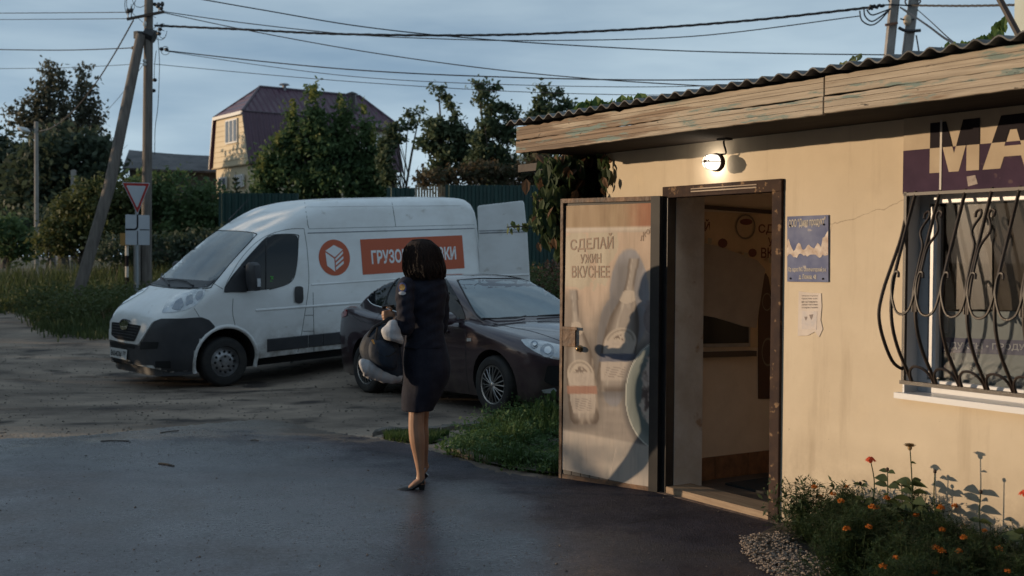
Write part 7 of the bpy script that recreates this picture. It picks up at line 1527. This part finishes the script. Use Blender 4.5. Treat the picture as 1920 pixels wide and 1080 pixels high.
def zinnia(pxs, d, head, label, seed, fl=None):
    """pxs: flower head pixel and base x; d: distance out from the wall"""
    r = random.Random(seed); Pn = P0-ID*d; tp_ = hit(pxs[0], pxs[1], Pn, ID); bs = Pn+RD*((hit(pxs[2], 960, Pn, ID)-Pn).dot(RD)); bs.z = .03; root = empty('zinnia', bs, 0, label, 'flower'); T_ = tp_-bs; mb = MB()
    P = catmull([Vector((0, 0, 0)), T_*.4+Vector((r.gauss(0, .01), r.gauss(0, .01), 0)), T_*.75+Vector((r.gauss(0, .008), 0, 0)), T_], 5); mb.tube(P, [.0042-.0018*i/15 for i in range(len(P))], 6); mb.build('stem', m_zl, root, smooth=True)
    lv = MB()
    fl = list(fl)+[(r.uniform(.1, .6 if len(fl) < 7 else .85), r.uniform(.05, .085), r.uniform(0, 6.28)) for _ in range(len(fl))]
    for (t_, L_, an) in fl:
        p = P[min(len(P)-1, int(t_*(len(P)-1)))]; d_ = (RD*cos(an)-ID*sin(an)*.5+Vector((0, 0, .25))).normalized(); s_ = d_.cross(Vector((0, 0, 1))).normalized(); s_ = (s_*.62+Vector((0, 0, 1))*r.choice([-.78, .78])).normalized(); L_ *= 1.25; n_ = 6; row = []
        for k in range(n_+1):
            u = k/n_; c = p+d_*L_*u+Vector((0, 0, -.35*L_*u*u+.12*L_*u)); w_ = L_*.22*sin(pi*min(1, u**.75))+.0005; row += [c-s_*w_+Vector((0, 0, .25*w_)), c, c+s_*w_+Vector((0, 0, .25*w_))]
        lv.add(row, [(k*3+j, k*3+j+1, k*3+j+4, k*3+j+3) for k in range(n_) for j in (0, 1)])
    lv.build('leaves', m_zl, root, smooth=True)
    if head == 'bud': o = MB().sphere(T_, (.009, .009, .011), 10, 6).build('bud', mat('dark bud', (.05, .03, .02), .7), root, smooth=True)
    else:
        R_ = .030; m_h = mat('vermilion petals', (.55, .045, .015), .55, col2=(.68, .10, .03), scale=50) if head == 'red' else mat('faded straw petals', (.36, .25, .12), .8, col2=(.22, .14, .07), scale=60); fb_ = MB()
        for ring, (k_, rr_, z) in enumerate([(16, 1, .0), (14, .85, .006), (11, .6, .011), (7, .35, .014)]):
            for k in range(k_):
                a = 2*pi*k/k_+ring*.3+r.uniform(-.08, .08); u = Vector((cos(a), sin(a), 0)); s_ = Vector((-sin(a), cos(a), 0)); q = R_*rr_*r.uniform(.85, 1.12); dz = -.006 if head == 'red' else .010*(rr_)
                fb_.add([T_+u*.003+Vector((0, 0, z)), T_+u*q*.6+s_*.0058+Vector((0, 0, z+.003)), T_+u*q+s_*.003+Vector((0, 0, z+dz)), T_+u*q-s_*.003+Vector((0, 0, z+dz)), T_+u*q*.6-s_*.0058+Vector((0, 0, z+.003))], [(0, 1, 2, 3, 4)])
        fb_.sphere(T_+Vector((0, 0, -.006)), (.012, .012, .012), 8, 6); fb_.build('flower_head', m_h, root)
Lf = lambda *a: a
zinnia((1632, 862, 1638), .26, 'red', 'red zinnia on a tall bare stem against the plaster wall', 101, [(.22, .07, 2.8), (.22, .08, .3), (.34, .07, 3.6), (.1, .08, 5)])
zinnia((1706, 838, 1713), .27, 'straw', 'tallest zinnia, faded straw coloured head above layered leaves', 102, [(.62, .085, 3.1), (.62, .085, .1), (.50, .085, 2.7), (.50, .09, .5), (.40, .075, 3.3), (.40, .08, -.2), (.28, .09, 2.9), (.25, .09, .4), (.86, .03, .1), (.55, .06, 4.5)])
zinnia((1753, 884, 1752), .26, 'bud', 'zinnia with a dark closed bud between the straw head and its shadow', 103, [(.30, .105, 3.0), (.30, .12, -.1), (.15, .09, .5), (.18, .08, 3.6)])
zinnia((1839, 922, 1830), .30, 'bud', 'short zinnia with an open dark bud over two flat leaves, right side of bed', 104, [(.62, .05, 3.1), (.62, .065, .1), (.1, .12, 3.1), (.1, .11, .0), (.35, .05, 2.6)])
zinnia((1664, 880, 1660), .24, 'bud', 'leafy zinnia shoot with a pointed tip left of the tallest one', 105, [(.95, .045, 3.0), (.95, .045, .2), (.75, .065, 2.6), (.75, .07, .2), (.5, .07, 3.3), (.5, .07, .4), (.3, .07, 2.7)])
zinnia((1613, 906, 1618), .25, 'bud', 'leafy zinnia shoot at the left end of the tall group', 106, [(.95, .04, 2.8), (.95, .045, .4), (.95, .04, 1.6), (.7, .06, 3.3), (.7, .06, -.1), (.4, .06, 2.5), (.4, .07, .5)])
zinnia((1922, 925, 1915), .30, 'red', 'red zinnia cut by the right edge of the photograph', 107, [(.5, .1, 3.1), (.3, .1, .2), (.2, .11, 2.9)])
zinnia((1690, 900, 1690), .20, 'bud', 'leafy zinnia shoot hidden behind the tallest one', 108, [(.9, .06, 3.3), (.9, .06, .0), (.6, .08, 2.8), (.6, .08, .3), (.3, .08, 3.1)])
r = random.Random(95); v, f = [], []
for k in range(110):
    a_ = r.uniform(.35, 1.25); p = P0+RD*a_-ID*r.uniform(.12, .5); h = r.uniform(.22, .40)
    for q in range(9): leafquad(v, f, Vector((p.x+r.gauss(0, .03), p.y+r.gauss(0, .03), h*r.uniform(.4, 1))), .04, r, .5, .35)
tag(raw('bed_foliage', v, f, m_zl), 'mixed leafy growth between the marigolds and the wall', 'plants', kind='stuff')
